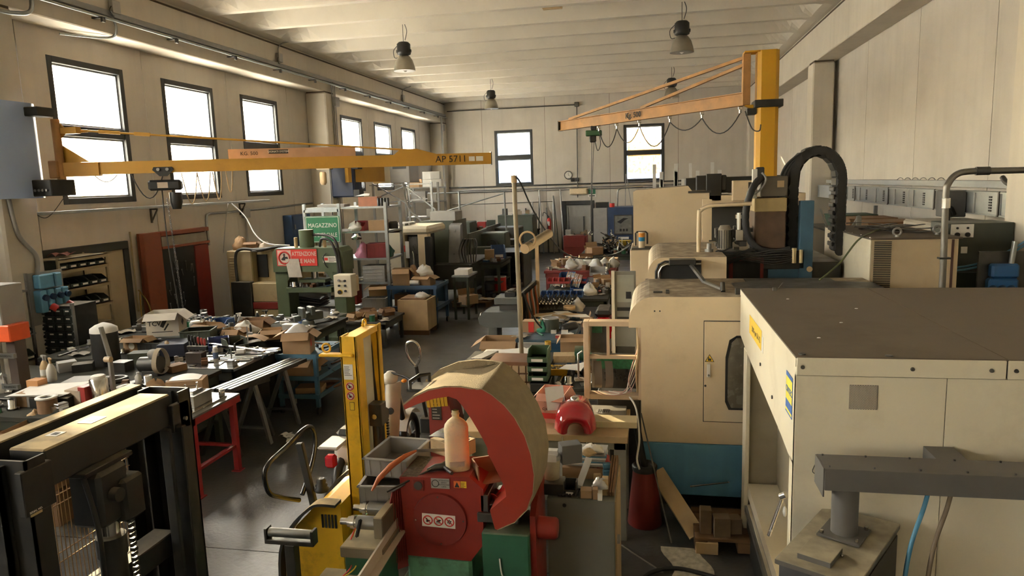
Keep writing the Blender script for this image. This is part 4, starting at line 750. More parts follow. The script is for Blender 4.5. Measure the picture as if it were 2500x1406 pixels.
# ---------------------------------------------------------------- right-wall trunking, racks and cabinets
m_galv = mat('galvanised', (.34, .36, .36), .4, metal=.7, var=.1, scale=12)
t = T('busbar_trunking', 'grey galvanised busbar trunking along the right wall', 'busbar', (4.0, 12, 2.45), w=True)
for i in range(8): y = 7.6+i*1.5; P(t, 'section', MB().bx(3.95, 4.1, y, y+1.485, 2.44, 2.70, .003).bx(3.93, 4.12, y, y+1.485, 2.695, 2.71).bx(3.93, 4.12, y, y+1.485, 2.43, 2.445), m_galv)
for y in (8.2, 9.35, 10.4, 11.45, 12.3, 13.3, 14.3, 15.2):
    g = MB()
    for k in range(6): g.bx(3.942, 3.95, y-.035, y+.035, 2.48+k*.032, 2.5+k*.032)
    P(t, 'outlet_slot', g, m_print, kind='stuff'); P(t, 'joint_strap', MB().bx(3.935, 4.115, y+.4, y+.425, 2.435, 2.705), mat('strap_white', (.45, .46, .45), .4, metal=.5))
P(t, 'tap_off_box', MB().bx(3.72, 3.95, 10.0, 10.35, 2.38, 2.72, .01), mat('box_grey', (.10, .10, .10), .5)); P(t, 'tap_off_box', MB().bx(3.75, 3.95, 7.75, 7.95, 2.40, 2.68, .01), mat('box_grey', (0, 0, 0)))
for y in (9.1, 11.0, 13.0, 15.0): P(t, 'hanger', MB().bx(3.92, 4.3, y, y+.03, 2.43, 2.445).bx(3.925, 3.94, y, y+.03, 2.43, 2.72), m_dsteel)
for k in range(3): P(t, 'drop_cable', MB().tube(smooth([(3.82, 10.0+.1*k, 2.42), (3.72, 9.9+.1*k, 2.5), (3.66, 9.8, 2.1), (3.5-.1*k, 9.5, 1.75)]), .022-.004*k, 8), m_hose)
t = T('cable_tray', 'perforated steel cable tray above the busbar trunking', 'cable tray', (4.22, 12, 2.76), w=True)
P(t, 'rail', MB().bx(4.12, 4.34, 6.5, 18.2, 2.75, 2.76).bx(4.115, 4.125, 6.5, 18.2, 2.75, 2.83), m_galv)
for i in range(7): P(t, 'tie_wrap', MB().torus((4.2, 11.2+i*.35, 2.82), .05, .006, 'y', 12, 5), m_steel)
P(t, 'cable', MB().tube(smooth([(4.2, 6.6, 2.8), (4.2, 12, 2.81), (4.22, 18, 2.8)]), .03), mat('cable_grey', (.3, .29, .27), .5)); P(t, 'flex_cable', MB().tube(smooth([(3.95, 7.5, 2.66), (3.95, 8.2, 2.74), (3.95, 8.9, 2.80), (3.95, 9.1, 2.88)]), .03), m_dsteel)
t = T('steel_rack', 'dark steel rack with timber and boxes behind the cable chain', 'rack', (3.5, 13, 0), w=True)
for x in (3.0, 4.2):
    for y in (11.2, 14.6): P(t, 'upright', MB().bx(x-.03, x+.03, y-.03, y+.03, 0, 2.35), m_steel)
for z in (.6, 1.3, 2.0): P(t, 'shelf', MB().bx(2.95, 4.25, 11.2, 14.6, z, z+.03), m_dsteel)
P(t, 'brace', MB().bar((3.0, 11.2, 2.35), (3.0, 12.4, 1.7), .03, .03), m_steel); P(t, 'brace', MB().bar((3.0, 13.6, 2.35), (3.0, 12.4, 1.7), .03, .03), m_steel)
for i, (y, m_, nm) in enumerate(((11.6, m_woodd, 'dark wooden'), (12.6, m_cardd, 'brown cardboard'), (13.6, mat('crate_green', (.05, .09, .06), .6), 'green metal'))):
    S('storage_box', nm+' box on the top shelf of the dark rack', 'box', MB().bx(-.35, .35, -.35, .35, 0, .22, .01).bx(-.36, .36, -.36, .36, .2, .225, .004), m_, (3.5, y, 2.03))
t = T('white_tank', 'white steel tank below the busbar trunking', 'tank', (3.75, 9.95, 0), w=True); P(t, 'body', MB().bx(3.5, 4.3, 9.3, 10.9, 0, 2.32, .03), mat('tank_white', (.42, .38, .31), .5, grime=.4, gcol=(.15, .1, .05))); P(t, 'label', MB().bx(3.49, 3.5, 10.0, 10.15, 1.9, 1.98), m_redp); P(t, 'seam', MB().bx(3.485, 3.5, 9.3, 10.9, 1.55, 1.58), m_tray)
t = T('switch_box', 'dark green electrical cabinet with a white switch panel', 'electrical cabinet', (3.3, 8.5, 0), w=True)
P(t, 'body', MB().bx(3.12, 3.75, 8.3, 8.8, 0, 2.42, .006), mat('cab_green', (.05, .058, .045), .5)); P(t, 'switch_panel', MB().bx(3.14, 3.36, 8.29, 8.3, 2.27, 2.41), m_white)
for x in (3.2, 3.3): P(t, 'switch', MB().cyl((x, 8.29, 2.3), (x, 8.27, 2.3), .025, n=10), m_blkp); P(t, 'indicator', MB().cyl((x, 8.29, 2.37), (x, 8.28, 2.37), .012, n=8), m_blkp)
P(t, 'plate', MB().bx(3.25, 3.31, 8.29, 8.3, 2.1, 2.17), m_white); P(t, 'body_lower', MB().bx(3.1, 3.45, 8.2, 8.3, 0, 1.9), mat('cab_dkgreen', (.015, .035, .02), .5))
t = T('socket_box', 'blue industrial socket box on the right wall panels', 'socket box', (3.3, 7.4, 1.9), w=True)
P(t, 'body', MB().bx(3.18, 3.42, 7.4, 7.5, 1.95, 2.09, .02).bx(3.16, 3.42, 7.4, 7.5, 1.75, 1.95, .02), mat('socket_blue', (.02, .10, .26), .4))
for i in range(3): P(t, 'socket', MB().cyl((3.19+i*.08, 7.4, 1.86), (3.19+i*.08, 7.36, 1.84), .035, n=14), mat('socket_dark', (.015, .05, .12), .4))
P(t, 'conduit', MB().cyl((3.36, 7.45, 2.09), (3.38, 7.45, 2.3), .025), m_galv); P(t, 'backboard', MB().bx(3.1, 3.55, 7.5, 7.53, 0, 2.2), m_dsteel)
t = T('panel_stack', 'beige insulated panels standing against the right wall', 'panels', (4.0, 8, 0), w=True)
for i, (y0, y1, z1, x) in enumerate(((6.3, 6.8, 2.75, 4.12), (6.82, 7.3, 2.75, 4.12), (7.32, 7.7, 2.75, 4.12), (5.6, 7.2, 2.05, 3.95))): P(t, 'panel', MB().bx(x, x+.08, y0, y1, 0, z1, .004), m_cream)
for k in range(2): S('blue_cable', ('upper' if k else 'lower')+' blue cable sagging from the trunking to the switch box', 'cable', MB().tube(sag((3.85, 7.8, 2.42+.04*k), (3.1, 8.25, 1.92+.03*k), .12), .012, 8), m_mblue, (3.5, 8, 2), w=True)
S('green_cable', 'thin green cable running over the cooling unit corner', 'cable', MB().tube(smooth([(1.55, 7.0, 2.0), (1.75, 7.1, 2.15), (1.95, 7.3, 2.34), (2.15, 7.6, 2.39), (2.5, 8.2, 2.42)]), .009, 6), mat('cable_olive', (.12, .14, .06), .5), (2, 7.2, 2), w=True)
# ---------------------------------------------------------------- yellow jib crane, right
t = T('jib_crane', 'yellow pillar jib crane with tie bars marked Kg. 500', 'jib crane', (1.86, 12.5, 0), w=True)
m_cy = mat('crane_yellow', (.64, .33, .01), .5, var=.08, scale=1.5, grime=.15, gcol=(.2, .09, .01)); m_co = mat('crane_old_orange', (.40, .20, .06), .6, var=.2, scale=4, grime=.5, gcol=(.2, .11, .05), gscale=5)
P(t, 'pillar', MB().prism([(1.70, 12.62), (1.70, 12.40), (1.76, 12.34), (1.98, 12.34), (2.04, 12.40), (2.04, 12.62), (1.98, 12.68), (1.76, 12.68)], 'z', 0, 4.98), m_cy); P(t, 'base_flange', MB().cyl((1.87, 12.51, 0), (1.87, 12.51, .04), .4, n=20), m_cy)
P(t, 'top_plate', MB().bx(1.50, 2.0, 12.36, 12.64, 4.96, 4.985), m_cy); P(t, 'collar', MB().bx(1.66, 2.10, 12.30, 12.72, 4.08, 4.2, .008).bx(1.55, 1.70, 12.38, 12.6, 3.98, 4.08, .005), m_blk)
P(t, 'hinge_tube', MB().bx(1.48, 1.60, 12.40, 12.58, 4.14, 4.95, .006), m_co); P(t, 'hinge_bracket', MB().prism([(1.50, 4.14), (1.74, 4.14), (1.74, 4.02)], 'y', 12.46, 12.54), m_cy)
A, B = Vector((1.53, 12.46, 4.24)), Vector((-2.03, 16.39, 4.24)); D = (B-A).normalized()
P(t, 'jib_beam', MB().bar(A, B, .012, .2).bar(A-Vector((0, 0, .1)), B-Vector((0, 0, .1)), .11, .014).bar(A+Vector((0, 0, .1)), B+Vector((0, 0, .1)), .11, .014), m_co); P(t, 'end_stop', MB().bar(B-D*.02, B, .12, .22), m_blk)
P(t, 'tie_bar', MB().bar(A+Vector((0, 0, .66)), A.lerp(B, .93)+Vector((0, 0, .12)), .05, .05), m_co); P(t, 'tie_bar', MB().bar(A+Vector((0, 0, .55)), A.lerp(B, .48)+Vector((0, 0, .12)), .05, .05), m_co)
rt = D; M = face(A.lerp(B, .52)+Vector((0, 0, .01))+D.cross(Vector((0, 0, 1)))*-.008, -D); M = face(A.lerp(B, .52)+Vector((-.02, -.02, .0)), -D)
P(t, 'load_text', on(text('Kg. 500', .15, .002, True), M), m_print)
for i, f in enumerate((.02, .18, .33, .49, .62, .73)):
    q = A.lerp(B, f)-Vector((0, 0, .14)); P(t, 'cable_trolley', MB().box((q.x, q.y, q.z), (.07, .07, .05), .005).cyl(q-Vector((0, 0, .025)), q-Vector((0, 0, .08)), .02, n=8), m_chrome)
    if i < 5: q2 = A.lerp(B, (.18, .33, .49, .62, .73)[i])-Vector((0, 0, .14)); P(t, 'festoon_cable', MB().tube(sag(q-Vector((0, 0, .08)), q2-Vector((0, 0, .08)), (.3, .18, .42, .3, .35)[i]), .01, 6), m_hose)
P(t, 'feed_cable', MB().tube(smooth([A-Vector((0, 0, .2)), (1.62, 12.3, 3.75), (1.72, 12.2, 3.7), (1.75, 12.25, 3.8)]), .01, 6), m_hose)
h = A.lerp(B, .765)
t = T('chain_hoist', 'green electric chain hoist on the right jib crane', 'hoist', (h.x, h.y, 3.8), w=True)
P(t, 'trolley', MB().box((h.x, h.y, 4.1), (.12, .14, .08), .01), m_blk); P(t, 'motor', MB().box((h.x, h.y, 3.99), (.34, .16, .12), .015), mat('hoist_green', (.03, .10, .035), .5)); P(t, 'gearbox', MB().box((h.x-.02, h.y, 3.88), (.14, .12, .16), .02), m_blk)
P(t, 'lift_chain', MB().tube([(h.x-.04, h.y, 3.8), (h.x-.07, h.y, 2.9), (h.x-.10, h.y, 1.9)], .009, 5).tube([(h.x, h.y, 3.8), (h.x-.05, h.y, 2.9), (h.x-.09, h.y, 1.9)], .009, 5), m_dsteel)
P(t, 'hook', MB().torus((h.x-.09, h.y, 1.85), .04, .012, 'y', 12, 6), m_dsteel); P(t, 'pendant_cable', MB().tube(smooth([(h.x+.12, h.y, 3.95), (h.x+.14, h.y, 3.75), (h.x+.08, h.y, 3.62), (h.x+.03, h.y, 3.8)]), .009, 5), m_hose)
# ---------------------------------------------------------------- kit of small builders
_r = random.Random(11); PL = []
def reg(loc, w, d): PL.append((loc[0], loc[1], loc[2], .42*max(w, d)+.08*min(w, d)))
def free(x, y, z, r):
    while PLQ: reg(*PLQ.pop())
    return all(abs(z-p[2]) > .25 or (x-p[0])**2+(y-p[1])**2 > (r+p[3])**2 for p in PL)
def carton(label, loc, w, d, h, m=None, rz=0, flaps='open', tape=True, group=None, mark=None):
    reg(loc, w, d); m = m or m_card; t = T('cardboard_box', label, 'cardboard box', loc, rz, group); th = .004
    b = MB().bx(-w/2, w/2, -d/2, d/2, 0, th)
    for s in (-1, 1): b.bx(s*w/2-th/2, s*w/2+th/2, -d/2, d/2, 0, h).bx(-w/2, w/2, s*d/2-th/2, s*d/2+th/2, 0, h)
    P(t, 'body', b, m)
    if flaps == 'open':
        for k, (sx, sy) in enumerate(((1, 0), (-1, 0), (0, 1), (0, -1))):
            a = _r.uniform(.35, 1.1); L = (d if sy == 0 else w)/2*_r.uniform(.7, .95); f = MB()
            if sx: M = TR(sx*w/2, 0, h) @ RY(a*sx) @ (RZ(0) if sx > 0 else RZ(math.pi)); f.bx(0, min(w, d)*.42, -d/2, d/2, -.002, .002, 0, M) if sx > 0 else f.bx(0, min(w, d)*.42, -d/2, d/2, -.002, .002, 0, TR(-w/2, 0, h) @ RZ(math.pi) @ RY(a))
            else: f.bx(-w/2, w/2, 0, min(w, d)*.42, -.002, .002, 0, TR(0, sy*d/2, h) @ (RX(-a) if sy > 0 else RZ(math.pi) @ RX(-a)))
            P(t, 'flap', f, m)
    else:
        P(t, 'lid', MB().bx(-w/2, w/2, -d/2, -.001, h-th, h).bx(-w/2, w/2, .001, d/2, h-th, h), m)
        if tape: P(t, 'tape', MB().bx(-w/2-.001, w/2+.001, -.02, .02, h, h+.001).bx(-.0+w/2, w/2+.0025, -.02, .02, h*.6, h), mat('tape_tan', (.45, .33, .2), .3))
    if mark: P(t, 'print', on(mark, face((0, -d/2-.0035, h*.5), (1, 0, 0))), m_print)
    return t
def bin_mesh(w, d, h):
    b = MB().bx(-w/2, w/2, -d/2, d/2, 0, .006).bx(-w/2, w/2, d/2-.006, d/2, 0, h)
    for s in (-1, 1): b.prism([(-d/2, 0), (-d/2, h*.45), (-d/2+d*.35, h), (d/2, h), (d/2, 0)], 'x', s*w/2-.004, s*w/2+.004)
    return b.bx(-w/2, w/2, -d/2, -d/2+.006, 0, h*.45)
def sbin(label, loc, w, d, h, m, rz=0, group=None, tagp=True):
    reg(loc, w, d); t = T('storage_bin', label, 'storage bin', loc, rz, group); P(t, 'body', bin_mesh(w, d, h), m); P(t, 'rim', MB().bx(-w/2-.004, w/2+.004, -d/2-.006, -d/2+.004, h*.4, h*.46), m)
    if tagp: P(t, 'card', MB().bx(-w*.3, w*.3, -d/2-.008, -d/2-.005, h*.12, h*.34), m_paper)
    return t
def bottle(label, loc, r, h, m, cap=None, name='bottle', cat='bottle', group=None):
    reg(loc, 2*r, 2*r); t = T(name, label, cat, loc, 0, group); P(t, 'body', MB().lathe([(r*.9, 0), (r, .01), (r, h*.6), (r*.85, h*.7), (r*.4, h*.84), (r*.35, h*.9)], n=16), m); P(t, 'cap', MB().lathe([(r*.42, h*.89), (r*.42, h*.99), (r*.36, h)], n=12), cap or m_blkp); return t
def spray_bottle(label, loc, m, mt, h=.26, rz=0):
    reg(loc, .12, .12); t = T('spray_bottle', label, 'spray bottle', loc, rz); r = h*.17
    P(t, 'body', MB().lathe([(r*.92, 0), (r, .01), (r, h*.45), (r*.6, h*.62), (r*.32, h*.7)], n=16), m); P(t, 'label', MB().cyl((0, 0, h*.12), (0, 0, h*.36), r*1.01, n=16, cap=False), m_white)
    P(t, 'trigger_head', MB().bx(-.015, .03, -.012, .012, h*.82, h*.92, .004).cyl((0, 0, h*.68), (0, 0, h*.84), .013).bx(-.06, -.015, -.008, .008, h*.86, h*.92, .003).bar((-.03, 0, h*.86), (-.035, 0, h*.70), .012, .006), mt); return t
def can(label, loc, r, h, m, band=None, name='can', cat='can', cap=None, group=None):
    reg(loc, 2*r, 2*r); t = T(name, label, cat, loc, 0, group); P(t, 'body', MB().lathe([(r*.97, 0), (r, .005), (r, h*.86), (r*.8, h*.9)], n=18), m)
    if band: P(t, 'label', MB().cyl((0, 0, h*.25), (0, 0, h*.65), r*1.008, n=18, cap=False), band)
    P(t, 'cap', MB().lathe([(r*.8, h*.89), (r*.8, h*.98), (r*.7, h)], n=16), cap or m); return t
def tin(label, loc, r, h, m, name='tin', cat='tin', lid=None, group=None):
    t = T(name, label, cat, loc, 0, group); P(t, 'body', MB().lathe([(r, 0), (r, h*.95)], n=20), m); P(t, 'lid', MB().lathe([(r*1.03, h*.94), (r*1.03, h), (r*.9, h), (r*.88, h-.006)], n=20), lid or m_steel); return t
def paper(label, loc, w, d, rz=0, m=None, curl=.02, group=None, name='paper_sheet', tilt=0):
    k = _r.random()*6; return S(name, label, 'paper', MB().sheet(lambda u, v: (w*(u-.5), d*(v-.5), .003+curl*(.3+.7*abs(math.sin(2.2*u+k)))*u*v+tilt*v), 5, 5, .0015), m or m_paper, loc, rz, group)
def bag(label, loc, w, d, h, m, rz=0, name='plastic_bag', cat='bag', group=None, seed=0):
    reg(loc, w, d); k = seed; mb = MB(); n, q = 14, 8; vs_ = []
    for j in range(q+1):
        f = j/q; rr = math.sqrt(max(.01, 1-(f*.98)**2.4))*(.86+.14*math.sin(math.pi*min(1, f*2)))
        for i in range(n):
            a = 2*math.pi*i/n; c = 1+.2*math.sin(3*a+k+5*f)+.14*math.sin(7*a+2*k+9*f); vs_.append((w/2*rr*c*math.cos(a), d/2*rr*c*math.sin(a), h*(f**.8)*(1+.16*math.sin(2*a+k)+.1*math.sin(5*a+3*k))))
    mb.add(vs_, [(j*n+i, j*n+(i+1) % n, (j+1)*n+(i+1) % n, (j+1)*n+i) for j in range(q) for i in range(n)], True); mb.add(vs_[:n], [tuple(range(n))[::-1]]); mb.add(vs_[-n:], [tuple(range(n))])
    return S(name, label, cat, mb, m, loc, rz, group)
def block(label, loc, w, d, h, m=None, rz=0, name='steel_block', cat='steel block', ch=.003, group=None, holes=0):
    reg(loc, w, d); t = T(name, label, cat, loc, rz, group); P(t, 'body', MB().bx(-w/2, w/2, -d/2, d/2, 0, h, ch), m or m_steel)
    for i in range(holes): x = -w/2+w*(i+.5)/holes; P(t, 'bore', MB().cyl((x, 0, h-.001), (x, 0, h+.001), min(w/holes, d)*.25, n=12), m_print)
    return t
def rods(label, a, b, r, m=None, name='steel_bar', cat='bar', group=None, sq=False):
    a = Vector(a); b = Vector(b); mb = MB().bar(a, b, r*2, r*2) if sq else MB().cyl(a, b, r, n=8); return S(name, label, cat, mb, m or m_steel, tuple(a), 0, group, w=True)
def ring(label, loc, R, r, m=None, name='ring', cat='ring', rot=None, h=None, group=None):
    h = h or r; mb = MB().lathe([(R-r, 0), (R, 0), (R, h), (R-r, h), (R-r, 0)], n=22); return S(name, label, cat, mb, m or m_steel, loc, 0, group)
def legs(t, pts, z1, w, m, z0=0):
    for x, y in pts: P(t, 'leg', MB().bx(x-w/2, x+w/2, y-w/2, y+w/2, z0, z1, .003), m)
def bench(name, label, x0, x1, y0, y1, z, m_top, m_leg, th=.05, lw=.06, shelf=None, cat='workbench', drawers=0, apron=.1):
    t = T(name, label, cat, ((x0+x1)/2, (y0+y1)/2, 0), w=True); P(t, 'top', MB().bx(x0, x1, y0, y1, z-th, z, .004), m_top)
    for x in (x0+lw, x1-lw):
        for y in (y0+lw, y1-lw): P(t, 'leg', MB().bx(x-lw/2, x+lw/2, y-lw/2, y+lw/2, 0, z-th, .003), m_leg)
    if apron: P(t, 'apron', MB().bx(x0+.03, x1-.03, y0+.03, y0+.05, z-th-apron, z-th).bx(x0+.03, x0+.05, y0+.03, y1-.03, z-th-apron, z-th).bx(x1-.05, x1-.03, y0+.03, y1-.03, z-th-apron, z-th).bx(x0+.03, x1-.03, y1-.05, y1-.03, z-th-apron, z-th), m_leg)
    if shelf: P(t, 'shelf', MB().bx(x0+.04, x1-.04, y0+.04, y1-.04, shelf-.02, shelf, .002), m_leg)
    for i in range(drawers):
        a = x0+.1+i*.42; d_ = P(t, 'drawer', MB().bx(a, a+.38, y0-.01, y0+.02, z-th-.15, z-th-.01, .003), m_leg); P(d_, 'handle', MB().bx(a+.14, a+.24, y0-.03, y0-.01, z-th-.09, z-th-.07, .003), m_steel)
    return t
def vise(label, loc, rz=0, m=None, s=1.0):
    t = T('bench_vise', label, 'vise', loc, rz); m = m or mat('vise_grey', (.10, .115, .105), .5, metal=.3, var=.2)
    P(t, 'base', MB().cyl((0, 0, 0), (0, 0, .05*s), .09*s, .07*s, n=16), m); P(t, 'body', MB().bx(-.05*s, .05*s, -.02*s, .2*s, .05*s, .16*s, .015*s), m); P(t, 'fixed_jaw', MB().bx(-.08*s, .08*s, .02*s, .08*s, .12*s, .23*s, .01*s), m)
    P(t, 'moving_jaw', MB().bx(-.08*s, .08*s, -.1*s, -.05*s, .10*s, .23*s, .01*s).bx(-.04*s, .04*s, -.2*s, -.1*s, .06*s, .13*s, .01*s), m); P(t, 'screw', MB().cyl((0, -.28*s, .1*s), (0, -.15*s, .1*s), .015*s), m_steel); P(t, 'handle', MB().cyl((-.1*s, -.27*s, .1*s), (.1*s, -.27*s, .1*s), .007*s), m_steel); return t
def gclamp(label, loc, rz=0, h=.2, col=None):
    t = T('hand_clamp', label, 'clamp', loc, rz); P(t, 'bar', MB().bx(-.008, .008, -.004, .004, 0, h, .001), m_steel); P(t, 'handle', MB().lathe([(.012, 0), (.016, .03), (.013, .09), (.008, .1)], (.05, 0, h*.75), 10), col or mat('clamp_orange', (.45, .12, .05), .5)); P(t, 'jaw', MB().bx(-.008, .07, -.008, .008, h*.62, h*.72, .003).bx(-.008, .07, -.008, .008, 0, .02, .003), m_steel); return t
def clutter(u, v, z, du, dv, n, group, kinds, seed=1, sz=1.0, R=None):                 # small metal parts spread over a real surface
    rn = random.Random(seed)
    for i in range(n):
        q = at(u+rn.uniform(-du, du), v+rn.uniform(-dv, dv), Z=z)
        if R and not (R[0] < q.x < R[1] and R[2] < q.y < R[3]): q = Vector((rn.uniform(R[0], R[1]), rn.uniform(R[2], R[3]), z))
        k = kinds[i % len(kinds)]; a = rn.uniform(0, 6.28); s = sz*rn.uniform(.7, 1.3); rr = {'plate': .06, 'bar': .1, 'tool': .11, 'sleeve': .04, 'nut': .025, 'block': .055, 'rag': .09, 'carton': .09, 'packet': .055}.get(k, .04)*s; ok = free(q.x, q.y, z, rr)
        for _ in range(40):
            if ok or not R: break
            q = Vector((rn.uniform(R[0], R[1]), rn.uniform(R[2], R[3]), z)); ok = free(q.x, q.y, z, rr)
        if R and not ok: continue
        PL.append((q.x, q.y, z, rr)); L = (q.x, q.y, z)
        yield k, L, a, s, rn
M_P = [m_steel, m_dsteel, m_chrome, mat('rust_brown', (.16, .08, .04), .7, metal=.3, var=.3), mat('tool_red', (.33, .035, .03), .5), mat('tool_blue', (.03, .08, .22), .5), m_blkp, mat('tool_green', (.03, .14, .07), .5)]
def scatter(u, v, z, du, dv, n, where, seed=1, sz=1.0, kinds=('plate', 'bar', 'sleeve', 'block', 'tool', 'rag', 'packet', 'nut'), R=None):
    for k, L, a, s, rn in clutter(u, v, z, du, dv, n, where, kinds, seed, sz, R):
        g = 'loose parts '+where
        if k == 'plate': S('steel_plate', 'small flat steel plate '+where, 'plate', MB().bx(-.06*s, .06*s, -.035*s, .035*s, 0, .012, .002).cyl((.03*s, 0, .011), (.03*s, 0, .0135), .012*s, n=8), M_P[rn.randrange(3)], L, a, g)
        elif k == 'bar': S('steel_bar', 'short steel bar '+where, 'bar', MB().cyl((-.12*s, 0, .012), (.12*s, 0, .012), .011, n=8).cyl((.08*s, 0, .012), (.12*s, 0, .012), .015, n=8), M_P[rn.randrange(4)], L, a, g)
        elif k == 'sleeve': S('steel_sleeve', 'turned steel sleeve '+where, 'sleeve', MB().lathe([(.022*s, 0), (.04*s, 0), (.04*s, .03), (.03*s, .033), (.03*s, .06*s+.02), (.022*s, .06*s+.02), (.022*s, 0)], n=14), M_P[rn.randrange(3)], L, a, g)
        elif k == 'block': S('steel_block', 'small machined block '+where, 'block', MB().bx(-.05*s, .05*s, -.035*s, .035*s, 0, .05*s, .004).bx(-.05*s, .0, -.035*s, .035*s, .05*s, .07*s, .003), M_P[rn.randrange(4)], L, a, g)
        elif k == 'tool':
            t = T('hand_tool', 'small hand tool '+where, 'tool', L, a, g); P(t, 'handle', MB().tube([(0, 0, .012), (.04*s, 0, .013), (.1*s, 0, .012)], [.011, .014, .010], 8), M_P[4+rn.randrange(4)]); P(t, 'shaft', MB().cyl((.1*s, 0, .012), (.22*s, 0, .01), .005, n=6), m_steel)
        elif k == 'rag': k2 = rn.random()*6; S('rag', 'crumpled grey rag '+where, 'rag', MB().sheet(lambda p, q: (.16*s*(p-.5), .13*s*(q-.5), .02+.025*abs(math.sin(5*p+k2)*math.cos(4*q+k2))), 8, 8, .003), mat('rag_grey', (.30, .27, .23), .9) if rn.random() < .5 else mat('rag_beige', (.42, .36, .27), .9), L, a, g)
        elif k == 'packet': t = T('packet', 'small white packet '+where, 'packet', L, a, g); P(t, 'body', MB().bx(-.05*s, .05*s, -.03*s, .03*s, 0, .03*s, .003), M_P[rn.randrange(8)] if rn.random() < .3 else m_paper); P(t, 'flap', MB().bx(-.05*s, .05*s, -.03*s, .0, .03*s, .031*s+.001), m_paper)
        elif k == 'nut': S('hex_nut', 'steel hex fitting '+where, 'nut', MB().cyl((0, 0, 0), (0, 0, .022*s), .022*s, n=6, sm=False).cyl((0, 0, .022*s), (0, 0, .04*s), .012*s, n=10), M_P[rn.randrange(3)], L, a, g)
        elif k == 'carton': t = T('small_carton', 'small cardboard carton '+where, 'carton', L, a, g); P(t, 'body', MB().bx(-.08*s, .08*s, -.06*s, .06*s, 0, .09*s, .003), m_card if rn.random() < .6 else m_cardd); P(t, 'flap', MB().bx(-.08*s, .08*s, 0, .06*s, 0, .002, 0, TR(0, .06*s, .09*s) @ RX(rn.uniform(.5, 1.5))), m_card)
        elif k == 'tin': tin('small tin '+where, L, .035*s, .08*s, M_P[rn.randrange(8)], group=g)
# ---------------------------------------------------------------- left jib crane on its blue column box
t = T('crane_column_box', 'light blue rounded steel box on the near left column', 'crane mount', (-8.4, 8.05, 3.0), w=True)
m_lb = mat('pale_blue_steel', (.38, .50, .78), .45, var=.06, scale=1)
P(t, 'shell', MB().prism([(-8.62, 7.55), (-8.3, 7.55), (-8.22, 7.58), (-8.17, 7.64), (-8.15, 7.72), (-8.15, 8.32), (-8.2, 8.42), (-8.62, 8.42)], 'z', 3.0, 4.26, sm=True), m_lb)
P(t, 'top_hinge', MB().bx(-8.16, -7.95, 8.2, 8.48, 4.08, 4.2, .01), m_blk); P(t, 'low_hinge', MB().bx(-8.16, -7.86, 8.18, 8.6, 3.02, 3.24, .01), m_blk)
for i in range(4): P(t, 'hinge_bolt', MB().cyl((-8.1+.06*i, 8.17, 3.1), (-8.1+.06*i, 8.155, 3.1), .018, n=6), m_steel)
P(t, 'knob', MB().sph((-8.5, 7.54, 3.66), .03), m_dsteel)
t = T('jib_crane', 'orange-yellow wall jib crane painted AP 5711 with a tie rod', 'jib crane', (-7.98, 8.6, 3.3), w=True)
m_ly = mat('jib_yellow', (.50, .26, .03), .5, var=.1, scale=2, grime=.25, gcol=(.22, .1, .02))
A, B = Vector((-8.0, 8.6, 3.385)), Vector((-2.43, 10.89, 3.385)); D = (B-A).normalized(); N_ = Vector((D.y, -D.x, 0)); UP = Vector((0, 0, 1))
P(t, 'beam', MB().bar(A, B, .012, .165).bar(A+UP*.08, B+UP*.08, .1, .012).bar(A-UP*.08, B-UP*.08, .1, .012).bar(A+N_*.042, B+N_*.042, .012, .15), m_ly); P(t, 'end_stop', MB().bar(B-D*.012, B, .12, .2), m_dsteel)
P(t, 'mast_tube', MB().cyl((-8.02, 8.55, 3.22), (-8.02, 8.55, 4.06), .055, n=16), m_co); P(t, 'root_gusset', MB().prism([(-8.02, 3.47), (-8.02, 3.72), (-7.6, 3.47)], 'y', 8.6, 8.62, TR(0, 0, 0)), m_ly); P(t, 'root_box', MB().bar(A-D*.1+Vector((0, 0, -.01)), A+D*.45-UP*.01, .14, .19), m_ly); P(t, 'root_clamp', MB().bx(-8.14, -8.0, 8.46, 8.62, 3.26, 3.5, .01), m_co)
P(t, 'rod_lug', MB().bx(-8.0, -7.72, 8.56, 8.66, 3.86, 3.95, .006).prism([(-8.0, 3.8), (-8.0, 4.02), (-7.9, 3.93), (-7.9, 3.88)], 'y', 8.57, 8.6), m_ly)
C0 = Vector((-7.75, 8.68, 3.905)); C1 = A.lerp(B, .80)+UP*.15
P(t, 'tie_rod', MB().cyl(C0, C1, .014, n=8).cyl(C0-UP*.01, C0.lerp(C1, .02), .02), m_ly); P(t, 'turnbuckle', MB().bar(C0.lerp(C1, .05)+UP*.018, C0.lerp(C1, .11)+UP*.018, .02, .012).bar(C0.lerp(C1, .05)-UP*.018, C0.lerp(C1, .11)-UP*.018, .02, .012).bar(C0.lerp(C1, .15), C0.lerp(C1, .195), .045, .05), m_ly)
P(t, 'rod_bracket', MB().prism([(-.35, .085), (-.25, .17), (0, .17), (.3, .085)], 'y', -.02, .02, Matrix.Translation(A.lerp(B, .81)) @ RZ(math.atan2(D.y, D.x))), m_ly)
M = face(A.lerp(B, .895)+N_*.05, D); P(t, 'number_text', on(text('AP 5711', .14, .001), M), m_print)
for k, w_ in ((.948, .09), (.968, .11)): P(t, 'sticker', on(MB().bx(-w_/2, w_/2, -.035, .035, 0, .001), face(A.lerp(B, k)+N_*.05, D)), m_white)
